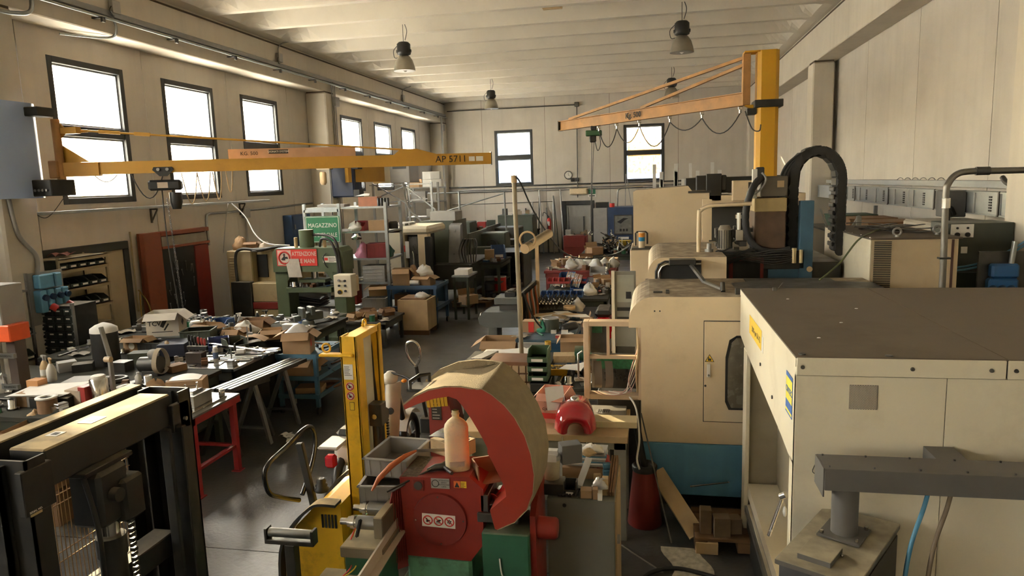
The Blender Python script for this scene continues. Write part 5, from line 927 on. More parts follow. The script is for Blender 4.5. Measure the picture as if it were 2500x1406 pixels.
P(t, 'load_plate', on(MB().bx(-.9, .95, 0, .16, 0, .01), face(A.lerp(B, .5)-N_*.3+UP*.08, D)), mat('plate_pinkish', (.42, .26, .16), .6)); M = face(A.lerp(B, .40)-N_*.285+UP*.17, D); P(t, 'plate_text', on(text('KG. 500', .075, .001), M), m_print); P(t, 'plate_text', on(MB().bx(-.14, .14, -.03, .03, 0, .001), M @ TR(.42, .02, 0)), m_print); P(t, 'plate_text', on(text('DONATI SYSTEM', .04, .001), M @ TR(.42, .02, .002)), m_white)
for i, (f, s) in enumerate(((.06, .10), (.14, .35), (.25, .45), (.285, .42), (.32, .4), (.35, .3))):
    q = A.lerp(B, f)-UP*.09; q2 = A.lerp(B, f+(.05, .07, .035, .03, .02, .015)[i])-UP*.09; P(t, 'festoon_loop', MB().tube(sag(q, q2, s), .008, 6), m_hose if i < 2 else m_wood)
h = A.lerp(B, .22); h = A+D*1.28
t = T('chain_hoist', 'black electric chain hoist on the left jib crane', 'hoist', (h.x, h.y, 3.0), w=True)
P(t, 'trolley', MB().prism([(-.14, .02), (-.12, .06), (.12, .06), (.14, .02), (.05, -.07), (-.05, -.07)], 'y', -.07, -.05, TR(h.x, h.y, 3.32) @ RZ(math.atan2(D.y, D.x))), m_blk)
for s in (-1, 1): P(t, 'wheel', MB().cyl(h+D*.06*s+N_*.07+UP*-.04, h+D*.06*s+N_*.09+UP*-.04, .022, n=12), m_steel)
P(t, 'body', MB().bar(h-D*.22-UP*.26, h+D*.22-UP*.26, .16, .15, ch=.03), m_blkp); P(t, 'label', on(MB().bx(-.07, .07, -.04, .04, 0, .001), face(h+N_*.082-UP*.26-D*.02, D)), mat('hoist_label', (.5, .4, .3), .5))
P(t, 'chain_bucket', MB().lathe([(.06, 0), (.085, .1), (.085, .24)], (h.x+.13, h.y+.02, 2.78), 12), m_blkp)
ch = MB()
for i in range(62):
    z = 2.93-i*.030; ch.torus((h.x+.0+.0015*i, h.y, z), .013, .0045, 'x' if i % 2 else 'y', 8, 4)
P(t, 'lift_chain', ch, m_dsteel, kind='stuff'); P(t, 'pendant_cable', MB().tube(smooth([(h.x-.03, h.y-.05, 3.05), (h.x-.02, h.y-.06, 2.4), (h.x+.04, h.y-.06, 1.5), (h.x+.06, h.y-.05, 1.1)]), .009, 6), m_hose)
# ---------------------------------------------------------------- rail and conduits along the left beam and wall
t = T('crane_power_rail', 'grey power rail running along the left beam', 'rail', (-8.58, 18, 5.8), w=True)
P(t, 'upper_channel', MB().bx(-8.68, -8.60, 4, 29.9, 5.88, 5.97, .004), mat('rail_grey', (.20, .20, .20), .45, metal=.5)); P(t, 'lower_pipe', MB().cyl((-8.56, 4, 5.82), (-8.56, 29.9, 5.82), .025, n=8), m_galv)
for y in (8.5, 10.25, 12.04, 13.93, 15.78, 17.54, 19.4, 21.2, 23.0, 24.8, 26.6, 28.4): P(t, 'bracket', MB().bx(-8.68, -8.48, y-.03, y+.03, 5.78, 5.80).bx(-8.52, -8.48, y-.03, y+.03, 5.72, 5.80), m_dsteel)
def wirebox(label, y, z, x=-8.66):
    t = T('junction_box', label, 'junction box', (x, y, z), w=True); P(t, 'box', MB().bx(x, x+.08, y-.09, y+.09, z, z+.2, .006), m_tray); P(t, 'conduit', MB().tube(smooth([(x+.03, y, z+.2), (x+.03, y, z+.32), (x+.08, y+.06, z+.42), (x+.3, y+.15, z+.5)]), .014, 6), m_tray); P(t, 'wire', MB().tube(smooth([(x+.05, y-.09, z+.1), (x+.07, y-.16, z+.02), (x+.07, y-.1, z-.05), (x+.04, y-.02, z-.04)]), .008, 6), m_hose)
wirebox('grey junction box on the beam near the first window', 10.69, 5.95); wirebox('grey junction box on the beam above the third window', 16.0, 6.0); wirebox('grey junction box on the beam in the far bay', 24.6, 6.0)
t = T('junction_box', 'large grey junction box at the top of the near left column', 'junction box', (-8.6, 8.55, 5.45), w=True); P(t, 'box', MB().bx(-8.62, -8.5, 7.95, 8.3, 5.42, 5.75, .01), m_tray); P(t, 'conduit', MB().tube(smooth([(-8.56, 8.3, 5.5), (-8.5, 8.6, 5.5), (-8.46, 8.85, 5.6), (-8.5, 8.9, 6.0)]), .03), m_galv)
for k, y in enumerate((8.05, 8.15)): P(t, 'pipe', MB().cyl((-8.59, y, 4.26), (-8.59, y, 5.42), .018, n=8), m_beam)
S('conduit', 'grey conduit stub under the left beam above the first window', 'conduit', MB().tube(smooth([(-8.66, 10.62, 5.95), (-8.6, 10.65, 5.7), (-8.75, 10.62, 5.57), (-9.1, 10.0, 5.54)], 5), .02), m_galv, (-8.7, 10.6, 5.6), w=True)
for y, nm in ((18.9, 'second'), (29.3, 'far')):
    t = T('riser_pipes', 'thin riser pipes with junction box on the %s left column' % nm, 'pipes', (-8.6, y, 3), w=True)
    for k in range(3): P(t, 'pipe', MB().cyl((-8.60, y-.2+k*.1, 0), (-8.60, y-.2+k*.1, 5.9), .014, n=6), m_steel)
    P(t, 'box', MB().bx(-8.62, -8.52, y-.15, y+.1, 5.25, 5.5, .006), m_tray)
t = T('air_pipe', 'steel compressed air pipe along the left wall below the windows', 'pipe', (-9.1, 12, 2.75), w=True)
P(t, 'pipe', MB().bx(-9.13, -9.05, 4.5, 15.8, 2.74, 2.79, .004), m_galv)
for y in (11.75, 14.7, 9.0): P(t, 'bracket', MB().bx(-9.2, -9.05, y, y+.03, 2.71, 2.74).bar((-9.19, y+.015, 2.5), (-9.06, y+.015, 2.71), .025, .02).bx(-9.21, -9.18, y, y+.03, 2.47, 2.74), m_dsteel)
P(t, 'ground_wire', MB().tube(smooth([(-9.06, 8.9, 2.95), (-9.05, 9.15, 2.72), (-9.05, 9.35, 2.74), (-9.1, 9.75, 3.05)]), .006, 5), m_hose)
S('wall_conduit', 'grey conduit along the left wall above the old machine', 'conduit', MB().tube(smooth([(-9.17, 13.4, 1.9), (-9.17, 13.4, 2.45), (-9.17, 13.5, 2.55), (-9.17, 13.7, 2.56), (-9.17, 14.8, 2.56), (-9.17, 18.2, 2.62)], 5), .025), m_steel, (-9.17, 14, 2.5), w=True)
S('junction_box', 'small grey junction box on the left wall conduit', 'junction box', MB().bx(-9.2, -9.1, 14.75, 14.98, 2.4, 2.62, .008).cyl((-9.16, 14.86, 1.6), (-9.16, 14.86, 2.4), .02), m_tray, (-9.15, 14.9, 2.4), w=True)
S('air_hose', 'grey hose sagging from the left wall rail to the green press', 'hose', MB().tube(smooth([(-9.0, 14.1, 2.75), (-8.7, 14.1, 2.45), (-8.2, 13.6, 2.1), (-7.7, 13.2, 1.93), (-7.1, 13.0, 1.9)]), .014, 6), m_tray, (-9, 14, 2.7), w=True)
S('hanging_hose', 'thin grey hose hanging from the left wall rail', 'hose', MB().tube(smooth([(-9.02, 14.0, 2.75), (-9.04, 13.85, 2.3), (-9.05, 13.7, 1.7)]), .011, 6), m_tray, (-9, 14, 2.7), w=True)
S('gas_pipe', 'thin pipe with coiled yellow hose beside the red tool board', 'pipe', MB().cyl((-9.16, 11.12, .9), (-9.16, 11.12, 2.35), .016, n=8), mat('pipe_cream', (.4, .33, .2), .5), (-9.16, 11.12, 1), w=True)
S('coiled_hose', 'yellow hose looped on the wall beside the red tool board', 'hose', MB().tube(smooth([(-9.1, 11.1, 1.3), (-9.0, 11.2, 1.0), (-9.0, 11.25, .5), (-9.02, 11.12, .35), (-9.05, 11.05, .7), (-9.08, 11.1, 1.25)]), .012, 6), mat('hose_yellow', (.35, .24, .05), .5), (-9.1, 11.1, .4), w=True)
# socket board
t = T('socket_board', 'blue industrial socket board on the near left column', 'socket box', (-8.55, 8.75, 1.4), w=True)
P(t, 'board', MB().bx(-8.62, -8.6, 8.33, 8.95, 1.2, 1.95), m_tray); P(t, 'body', MB().bx(-8.60, -8.48, 8.42, 8.68, 1.72, 1.92, .015).bx(-8.60, -8.48, 8.70, 8.82, 1.72, 1.92, .015), m_mblue)
for i in range(4): P(t, 'socket', MB().bx(-8.6, -8.46, 8.40+i*.13, 8.51+i*.13, 1.38, 1.70, .015), m_mblue); P(t, 'socket_lid', MB().cyl((-8.46, 8.455+i*.13, 1.6), (-8.42, 8.455+i*.13, 1.59), .045, n=12), mat('socket_dark', (0, 0, 0)))
for y in (8.56, 8.84): P(t, 'red_plug', MB().cyl((-8.45, y, 1.45), (-8.35, y, 1.40), .055, n=12), mat('plug_red', (.42, .03, .025), .4))
P(t, 'riser', MB().tube(smooth([(-8.58, 8.5, 1.92), (-8.56, 8.5, 2.2), (-8.6, 8.3, 2.5), (-8.6, 8.22, 3.0)]), .03), m_tray)
# ---------------------------------------------------------------- shelf units with bins, left
m_shelf = mat('shelf_beige', (.34, .28, .18), .6, grime=.2); m_bin = mat('bin_dark_green', (.022, .03, .028), .5); m_bing = mat('bin_green', (.05, .10, .055), .5)
t = T('bin_shelf', 'beige shelf of dark storage bins beside the sliding door', 'shelf', (-8.95, 9.45, 0), w=True)
for y in (9.02, 9.98):
    for x in (-9.15, -8.72): P(t, 'upright', MB().bx(x-.015, x+.015, y-.02, y+.02, 0, 2.1), m_shelf)
zs = (.25, .62, .98, 1.3, 1.62, 1.92, 2.08)
for z in zs: P(t, 'shelf_plate', MB().bx(-9.17, -8.70, 9.0, 10.0, z-.015, z).bx(-8.72, -8.70, 9.0, 10.0, z-.06, z), m_shelf)
bb = None; k = 0
for zi, z in enumerate(zs[1:6]):
    for j in range(5):
        if z < 1.0 and j > 2: continue
        L = (-8.86, 9.11+j*.19, z); lb = 'dark storage bin on the beige shelf, %s row down, %s from the socket board' % ('fifth fourth third second first'.split()[zi], 'first second third fourth fifth'.split()[j])
        if bb is None: bb = sbin(lb, L, .17, .28, .13, m_bin, math.pi/2, 'bins on the beige shelf')
        else: dup(bb, L, math.pi/2, lb, 'bins on the beige shelf')
S('rag', 'crumpled red and grey rag on top of the beige bin shelf', 'rag', MB().sheet(lambda u, v: (.25*(u-.5), .3*(v-.5), .02+.05*abs(math.sin(5*u+3*v))), 8, 8, .004), mat('rag_redgrey', (.25, .10, .09), .9, var=.4, scale=20), (-8.95, 9.35, 2.085))
t = T('drawer_cabinet', 'dark small-parts cabinet with rows of drawers', 'drawer cabinet', (-8.2, 8.75, 0), w=True)
P(t, 'carcass', MB().bx(-8.72, -8.12, 8.55, 9.0, .1, 1.46, .004), m_blk); P(t, 'upright', MB().bx(-8.75, -8.71, 8.52, 8.56, 0, 1.55), m_steel); P(t, 'upright', MB().bx(-8.13, -8.09, 8.52, 8.56, 0, 1.5), m_steel)
dm = None
for r_ in range(11):
    for c_ in range(4):
        x, z = -8.63+c_*.15, .2+r_*.113
        if dm is None: dm = P(t, 'drawer', MB().bx(x-.066, x+.066, 8.515, 8.56, z, z+.09, .004).bx(x-.03, x+.03, 8.505, 8.515, z+.01, z+.035), m_bin); lb_ = P(t, 'drawer_label', MB().bx(x-.03, x+.03, 8.51, 8.514, z+.05, z+.07), m_white); x0, z0 = x, z
        else:
            for s in (dm, lb_): o = bpy.data.objects.new(s.name.split('.')[0], s.data); COL.objects.link(o); o.parent = t; o.location = (x-x0, 0, z-z0)
t = T('slotted_rack', 'grey slotted-angle rack with dark bins at the left edge', 'rack', (-8.75, 7.6, 0), w=True)
for x, y in ((-8.45, 8.18), (-8.45, 7.2), (-9.1, 8.18), (-9.1, 7.2)):
    P(t, 'upright', MB().bx(x-.03, x+.03, y-.004, y+.004, 0, 1.98).bx(x+.022, x+.03, y-.03, y+.004, 0, 1.98), m_steel)
    if y > 8:
        for i in range(20): P(t, 'slot', MB().bx(x-.006, x+.006, y-.0055, y-.004, .15+i*.09, .17+i*.09), m_print)
for z in (.45, .8, 1.15, 1.75): P(t, 'shelf_plate', MB().bx(-9.12, -8.42, 7.2, 8.2, z-.02, z), m_steel)
for z in (.45, .8, 1.15):
    for j in range(3): dup(bb, (-8.55, 7.45+j*.3, z), math.pi/2, 'dark storage bin in the slotted rack, %s shelf, %s from the left edge' % ({.45: 'low', .8: 'middle', 1.15: 'high'}[z], 'first second third'.split()[j]), 'bins in the slotted rack')
# ---------------------------------------------------------------- red tool board
t = T('tool_board', 'large red-framed black tool board leaning on the left wall', 'tool board', (-9.0, 12.2, .3), w=True)
m_rb = mat('board_red', (.24, .065, .03), .6, var=.15, scale=2, grime=.45, gcol=(.08, .025, .015), gscale=2)
P(t, 'panel', MB().bx(-9.14, -9.1, 11.25, 13.2, 0, 2.3), m_rb); P(t, 'side_frame', MB().bx(-9.1, -9.0, 11.25, 11.72, .2, 2.3, .01), m_rb); P(t, 'top_rail', MB().bx(-9.1, -9.0, 11.72, 13.2, 2.22, 2.3, .006), m_rb); P(t, 'sign_strip', MB().bx(-9.1, -9.04, 11.78, 13.15, 2.02, 2.2), mat('strip_grey', (.28, .25, .2), .7)); P(t, 'strip_frame', MB().bx(-9.1, -9.0, 11.74, 13.2, 1.97, 2.02, .004), m_rb)
P(t, 'black_board', MB().bx(-9.1, -9.07, 11.76, 12.75, .3, 1.97), m_blkp); P(t, 'maroon_door', MB().bx(-9.1, -9.05, 12.76, 13.2, .3, 1.95, .004), m_redd)
rn = random.Random(4)
for i in range(26):
    y = 11.85+rn.random()*.85; z = .55+rn.random()*1.25; L_ = .06+rn.random()*.14
    P(t, 'hanging_tool', MB().bar((-9.06, y, z), (-9.06, y+rn.uniform(-.03, .03), z-L_), .012, .008).sph((-9.06, y, z), (.008, .018, .018), 6, 4), m_steel if rn.random() < .5 else m_dsteel)
# ---------------------------------------------------------------- old beige press machine at the wall
t = T('old_machine', 'old beige and maroon machine with hoses behind the green press', 'machine', (-8, 13.8, 0), w=True)
m_om = mat('old_beige', (.36, .28, .15), .6, var=.12, scale=3, grime=.5, gcol=(.08, .06, .03), gscale=3)
P(t, 'column', MB().bx(-8.72, -8.15, 13.3, 14.1, 0, 1.78, .02), m_om)
for i in range(24): z = .35+i*.055; P(t, 'column_fin', MB().bx(-8.66, -8.52, 13.285, 13.3, z, z+.03, .004), m_om)
P(t, 'head', MB().bx(-8.15, -7.2, 13.5, 14.2, 1.1, 1.74, .02), m_om); P(t, 'louvre_panel', MB().bx(-8.13, -7.9, 13.47, 13.5, 1.2, 1.68), m_blk); P(t, 'sign_plate', MB().bx(-7.75, -7.5, 13.48, 13.5, 1.52, 1.6), m_redd)
P(t, 'lower_box', MB().bx(-8.1, -7.4, 13.15, 13.8, .72, 1.12, .015), m_om); P(t, 'maroon_band', MB().bx(-8.11, -7.38, 13.13, 13.6, .58, .72, .004), m_redd); P(t, 'base', MB().bx(-8.1, -7.3, 13.15, 14.1, 0, .58, .01), m_om); P(t, 'dark_guard', MB().bx(-8.55, -8.1, 13.1, 13.25, .2, 1.15, .01), m_blk)
P(t, 'side_table', MB().bx(-7.4, -6.8, 13.2, 13.9, .55, .62, .004), m_dsteel); P(t, 'hose', MB().tube(smooth([(-8.45, 13.2, 1.0), (-8.45, 13.2, 1.65), (-8.3, 13.2, 1.82), (-7.9, 13.2, 1.8), (-7.4, 13.2, 1.86), (-7.28, 13.2, 1.7), (-7.25, 13.2, 1.3)]), .03), m_hose)
P(t, 'spindle', MB().bx(-7.5, -7.2, 13.3, 13.5, 1.3, 1.55, .01).cyl((-7.42, 13.35, 1.1), (-7.42, 13.35, 1.3), .05), m_dsteel)
for i in range(6): S('steel_sheet', 'steel sheet in the leaning stack right of the old machine', 'steel sheet', MB().bx(-.35, .35, -.3, .3, 0, .012, 0, RY(.12+.01*i)), m_dsteel if i % 2 else m_steel, (-7.05, 13.5, .64+i*.035), .1*(i % 3), 'steel sheets beside the old machine')
carton('brown carton with flaps on the old beige machine', (-8.3, 13.6, 1.78), .26, .22, .16, m_cardd, .3); bag('beige paper sack slumped on the old machine', (-8.5, 13.5, 1.78), .3, .25, .25, m_card, 0, 'paper_sack', 'sack', seed=2); bag('crumpled beige plastic bag on the old machine', (-7.95, 13.55, 1.74), .35, .25, .18, mat('bag_beige', (.42, .34, .24), .5), 0, seed=5)
ring('dark ring leaning on the old machine top', (-8.62, 13.7, 1.79), .13, .05, m_blk); S('coil', 'coil of grey cable on the old machine head', 'cable coil', MB().torus((0, 0, .02), .12, .02).torus((.02, .01, .05), .11, .018), m_dsteel, (-8.0, 13.3, 1.76))
# blue wall cabinet
t = T('wall_cabinet', 'blue steel wall cabinet behind the press', 'cabinet', (-9.0, 17.1, 1.2), w=True); P(t, 'body', MB().bx(-9.2, -8.95, 16.6, 17.6, 1.2, 2.36, .006), mat('cabinet_blue', (.035, .075, .17), .5)); P(t, 'door', MB().bx(-8.95, -8.93, 16.64, 17.56, 1.24, 2.32, .004), mat('cabinet_blue', (0, 0, 0)))
for z in (1.5, 2.0): P(t, 'hinge', MB().bx(-8.93, -8.91, 16.66, 16.72, z, z+.12, .004), m_steel)
# ---------------------------------------------------------------- green hydraulic press
t = T('hydraulic_press', 'green hydraulic frame press with red ATTENZIONE LE MANI sign', 'press', (-6.5, 12.8, 0), w=True)
m_pg = mat('press_green', (.085, .115, .062), .5, var=.1, grime=.3, gcol=(.04, .045, .025), gscale=3)
P(t, 'head_beam', MB().prism([(-7.24, 1.42), (-7.24, 1.80), (-7.16, 1.88), (-5.86, 1.88), (-5.78, 1.80), (-5.78, 1.42)], 'y', 12.55, 13.05), m_pg)
for x0, x1 in ((-7.24, -6.98), (-6.03, -5.78)): P(t, 'column', MB().bx(x0, x1, 12.6, 13.0, 0, 1.42, .008), m_pg)
for s, x in ((1, -6.98), (-1, -6.03)): P(t, 'corner_web', MB().prism([(x, 1.42), (x+.16*s, 1.42), (x, 1.24)], 'y', 12.6, 12.64), m_pg)
P(t, 'bed', MB().bx(-6.98, -6.03, 12.5, 13.05, 1.02, 1.12, .006), m_pg); P(t, 'base_beam', MB().bx(-7.24, -5.78, 12.5, 13.1, 0, .14, .006), m_pg); P(t, 'cylinder', MB().cyl((-6.62, 12.8, 1.88), (-6.62, 12.8, 2.22), .14, n=20), m_pg); P(t, 'ram', MB().cyl((-6.5, 12.8, 1.2), (-6.5, 12.8, 1.42), .07), m_chrome)
P(t, 'ram_plate', MB().bx(-6.75, -6.2, 12.62, 12.95, 1.20, 1.26, .004), m_pg)
for x, z in ((-6.8, 1.98), (-6.2, 1.96)): P(t, 'guide_pin', MB().cyl((x, 12.7, 1.88), (x, 12.7, z+.1), .035, n=12), m_wood)
P(t, 'hose', MB().tube(smooth([(-6.48, 12.8, 2.12), (-6.1, 12.7, 2.1), (-5.9, 12.6, 1.95), (-5.82, 12.5, 1.6), (-5.8, 12.5, 1.3)]), .025), m_hose); P(t, 'hose', MB().tube(smooth([(-6.3, 12.7, 1.9), (-6.2, 12.6, 2.05), (-6.0, 12.55, 2.0), (-5.87, 12.5, 1.7), (-5.85, 12.5, 1.2)]), .025), m_hose)
cb_ = P(t, 'control_box', MB().bx(-5.83, -5.48, 12.2, 12.45, .98, 1.40, .01), m_creamw); P(t, 'box_side', MB().bx(-5.8, -5.5, 12.45, 12.6, 1.05, 1.35), m_cream)
for x, z, c in ((-5.72, 1.3, m_steel), (-5.6, 1.29, m_blkp), (-5.72, 1.2, m_blkp), (-5.6, 1.2, m_blkp), (-5.6, 1.1, m_blkp)): P(cb_, 'push_button', MB().cyl((x, 12.2, z), (x, 12.175, z), .022, n=10), c)
P(cb_, 'emergency_stop', MB().cyl((-5.71, 12.2, 1.08), (-5.71, 12.16, 1.08), .038, n=14), m_blkp); P(cb_, 'stop_disc', MB().cyl((-5.71, 12.2, 1.08), (-5.71, 12.19, 1.08), .05, n=16), m_yelp)
M = face((-6.72, 12.545, 1.70), (1, 0, 0)); sg = P(t, 'warning_sign', on(MB().bx(-.42, .42, -.16, .16, 0, .006), M), m_redp); P(sg, 'sign_left', on(MB().bx(-.40, -.12, -.145, .145, .006, .008), M), mat('sign_pale', (.62, .45, .38), .6)); P(sg, 'ring', on(MB().torus((-.26, 0, .008), .115, .018, n=28, m=4), M), m_redp); P(sg, 'hand', on(MB().prism([(-.33, -.03), (-.28, .02), (-.2, .02), (-.18, -.01), (-.22, -.05), (-.3, -.05)], 'z', .008, .010).bx(-.275, -.245, .02, .08, .008, .010).bx(-.29, -.23, .05, .06, .008, .010), M), m_print)
P(sg, 'text', on(text('ATTENZIONE', .115, .001, True, .72), M @ TR(.155, .07, .007)), mat('sign_pale', (0, 0, 0))); P(sg, 'text', on(text('A LE MANI', .115, .001, True, .8), M @ TR(.155, -.07, .007)), mat('sign_pale', (0, 0, 0)))
M = face((-6.02, 12.545, 1.66), (1, 0, 0)); P(t, 'data_plate', on(MB().bx(-.16, .16, -.06, .06, 0, .002), M), m_white); P(t, 'data_print', label_lines(M @ TR(.05, 0, .002), .2, .1, 6, 3), m_print); P(t, 'red_mark', on(MB().bx(-.13, -.06, -.02, .03, .002, .003), M), m_redp)
P(t, 'wire', MB().tube(smooth([(-6.1, 12.53, 1.78), (-6.15, 12.5, 1.7), (-6.12, 12.52, 1.55), (-6.08, 12.53, 1.5)]), .01), m_hose)
S('notice_sheet', 'dirty paper notice taped on the green press', 'paper', MB().sheet(lambda u, v: (-.14+.28*u+.05*v, -.01*math.sin(3*u), -.36*v), 4, 5, .002), mat('dirty_paper', (.50, .46, .40), .8, var=.1, grime=.4, gcol=(.25, .2, .15), gscale=9), (-6.82, 12.53, 1.68))
scatter(790, 690, 1.12, 60, 6, 16, 'on the green press bed', 21, 1.3, ('block', 'sleeve', 'nut', 'rag', 'tool'), R=(-6.95, -6.06, 12.52, 12.9))
# sheet table in front
t = T('sheet_table', 'bare steel sheet on a stand in front of the green press', 'table', (-5.8, 11.4, 0), w=True); P(t, 'sheet', MB().prism([(-6.15, 10.95), (-5.4, 10.98), (-5.3, 11.55), (-6.2, 11.85)], 'z', .79, .8), m_steel); legs(t, ((-6.0, 11.1), (-5.5, 11.1), (-5.45, 11.5), (-6.05, 11.7)), .79, .05, m_dsteel)
S('steel_wool', 'tangle of steel swarf on the steel sheet', 'swarf', MB().sph((0, 0, .04), (.1, .08, .045), 9, 5).torus((.02, .01, .05), .06, .012, 'x', 10, 4).torus((-.02, 0, .04), .06, .012, 'y', 10, 4), m_chrome, (-5.45, 11.35, .8))
for i in range(3): vise_ = None
vise('dark grey bench vise on the bench end near the green press', (-5.25, 10.0, .92), -.7, None, 1.2)
# MAGAZZINO sign
t = T('store_sign', 'green sign reading MAGAZZINO COMMERCIALE behind the press', 'sign', (-6.65, 13.6, 1.9), w=True)
M = face((-6.66, 13.6, 2.17), (1, 0, 0)); P(t, 'board', on(MB().bx(-.38, .38, -.27, .27, -.02, 0, .004), M), mat('sign_green', (.02, .17, .075), .5)); P(t, 'border', on(MB().bx(-.365, .365, .25, .258, 0, .001).bx(-.365, .365, -.258, -.25, 0, .001).bx(-.365, -.357, -.258, .258, 0, .001).bx(.357, .365, -.258, .258, 0, .001), M), m_white)
P(t, 'text', on(text('MAGAZZINO', .125, .001, False, .86), M @ TR(0, .08, .001)), m_white); P(t, 'text', on(text('COMMERCIALE', .125, .001, False, .74), M @ TR(0, -.12, .001)), m_white)
# ---------------------------------------------------------------- shelving with goods behind the press
t = T('goods_shelf', 'grey slotted shelving loaded with goods behind the press', 'shelf', (-6.5, 14.6, 0), w=True)
for x in (-7.35, -6.55, -5.5):
    for y in (14.2, 15.1): P(t, 'upright', MB().bx(x-.03, x+.03, y-.03, y+.03, 0, 2.68), m_galv)
for z in (.45, .98, 1.5, 2.08, 2.6): P(t, 'shelf_plate', MB().bx(-7.38, -5.47, 14.2, 15.1, z-.04, z), m_galv)
P(t, 'cross_rail', MB().bx(-7.35, -6.55, 14.17, 14.2, 2.5, 2.56), m_galv); P(t, 'cross_rail', MB().bx(-7.35, -6.55, 14.17, 14.2, 2.38, 2.42), m_galv)
bag('crumpled white plastic bag catching sun on the goods shelf', (-6.25, 14.35, 2.08), .3, .3, .18, m_paper, seed=1); sbin('red bin on the goods shelf', (-6.2, 14.5, 2.08), .3, .4, .2, mat('bin_red', (.35, .03, .03), .5), 0); carton('brown carton on the goods shelf', (-5.75, 14.4, 2.08), .36, .3, .22, m_card, .1, 'shut')
can('dark round drum at the end of the goods shelf', (-5.45, 14.5, 2.1), .1, .16, m_blk); bag('crumpled foil bag under the red bin', (-6.2, 14.25, 1.9), .22, .2, .16, m_chrome, seed=8)
carton('red-brown carton on top of the goods shelf', (-5.95, 14.5, 2.6), .42, .3, .2, mat('carton_salmon', (.40, .17, .10), .7), .05, 'shut'); block('stack of grey trays on top of the goods shelf', (-6.8, 14.5, 2.6), .6, .4, .06, m_tray, .1, 'tray_stack', 'trays')
for i in range(4): can('dark spray can in the row on top of the goods shelf', (-5.7+i*.07, 14.35, 2.6), .03, .17, m_blkp, group='spray cans on the goods shelf')
paper('crumpled white paper on top of the goods shelf', (-6.1, 14.45, 2.82), .3, .25, .3, curl=.08)
tray('slotted_crate', 'maroon slotted crate on the goods shelf', (-5.8, 14.4, 1.5), .4, .35, .3, mat('crate_maroon', (.28, .05, .06), .5), .2); bag('pink and white plastic bag on the goods shelf', (-6.1, 14.3, 1.5), .3, .25, .3, mat('bag_pink', (.5, .2, .3), .4), seed=3); bag('dark green crate liner bag on the goods shelf', (-5.6, 14.45, 1.5), .26, .28, .3, mat('bag_green', (.02, .12, .08), .4), seed=4)
for i in range(5): tray('grey_tray', 'grey plastic tray in the stack on the lower goods shelf', (-5.85, 14.4, .98+i*.07), .5, .36, .065, m_tray, 0, 'grey trays on the goods shelf')
tray('euro_crate', 'grey euro crate at the foot of the goods shelf', (-5.75, 14.0, .44), .5, .36, .24, m_tray, .1); carton('torn brown carton above the grey euro crate', (-5.75, 14.2, .7), .4, .3, .2, m_card, .3); carton('red tool case seen through the green press', (-6.5, 14.3, .5), .5, .3, .45, mat('case_red', (.35, .05, .03), .5), 0, 'shut', False)
scatter(910, 690, .98, 20, 20, 14, 'on the goods shelf', 31, 1.6, ('packet', 'carton', 'rag', 'tin', 'tool'), R=(-7.3, -5.55, 14.25, 14.6))
def Q(u, v, z): p = at(u, v, Z=z); return (p.x, p.y, z)
# ---------------------------------------------------------------- workbench behind the saw, with red tank
t = T('workbench', 'grey steel workbench with a pale wooden top in front of the machining centre', 'workbench', (-.9, 5.9, 0), w=True)
m_bg = mat('bench_grey', (.25, .235, .20), .55, var=.08, grime=.2, gcol=(.12, .1, .08))
P(t, 'top', MB().bx(-1.62, -.19, 5.58, 6.3, .86, .92, .004), m_wood); P(t, 'apron', MB().bx(-1.6, -.2, 5.60, 5.63, .80, .86), m_bg); P(t, 'front_panel', MB().bx(-1.55, -.34, 5.66, 5.68, .3, .62).bx(-1.55, -.34, 5.66, 5.68, .63, .80), m_bg)
for x in (-1.56, -.255): P(t, 'leg', MB().bx(x-.05, x+.05, 5.6, 5.68, 0, .86, .004), m_bg); P(t, 'rear_leg', MB().bx(x-.05, x+.05, 6.2, 6.28, 0, .86, .004), m_bg)
t = T('tail_fairing', 'glossy red motorcycle tank shell on the workbench', 'tank', Q(1405, 1056, .92), .12)
def shell(u, v):
    a = math.pi*(.02+.96*u); y = .05+.42*v; h = (.27-.06*v)*(1-.25*(1-v)**6); w_ = .165*(1-.15*v)*(1+.12*math.sin(a)); return (w_*math.cos(a)*(abs(math.cos(a))**-.25 if abs(math.cos(a)) > .05 else 1), y-.1+.06*math.sin(a)*0, .0+h*math.sin(a)**.55)
m_gr = mat('gloss_red', (.45, .008, .018), .12, var=.04, coat=1); P(t, 'shell', MB().sheet(shell, 22, 12, .006), m_gr)
P(t, 'front_cap', MB().sheet(lambda u, v: (lambda a, s: (.17*math.cos(a)*s, -.05-.09*math.sin(math.pi*min(1, (1-s)/.58*.9)), .255*math.sin(a)**.55*s if s > .99 else max(.0, .255*math.sin(a)**.55*s)))(math.pi*(.02+.96*u), .42+.58*v), 22, 7, .006), m_gr)
P(t, 'filler_neck', MB().lathe([(.04, 0), (.04, .02), (.02, .03), (.0, .03)], (0, .12, .245), 12), m_chrome); P(t, 'tap', MB().cyl((-.11, -.06, -.01), (-.11, -.07, -.10), .006).cyl((.09, -.06, -.01), (.09, -.07, -.09), .006), m_chrome)
t = carton('pink printed carton with papers in it on the workbench', Q(1355, 1020, .92), .24, .28, .26, mat('carton_pink', (.58, .28, .2), .75), -.1, 'open'); P(t, 'print_text', on(text('Reclaim', .05, .0005), face((.02, -.145, .2), (1, 0, 0))), m_print); P(t, 'print_text', on(text('cje', .05, .0005), face((-.05, -.145, .13), (1, 0, 0))), m_print); P(t, 'orange_band', MB().bx(-.12, .12, -.146, -.143, .04, .09), m_redp)
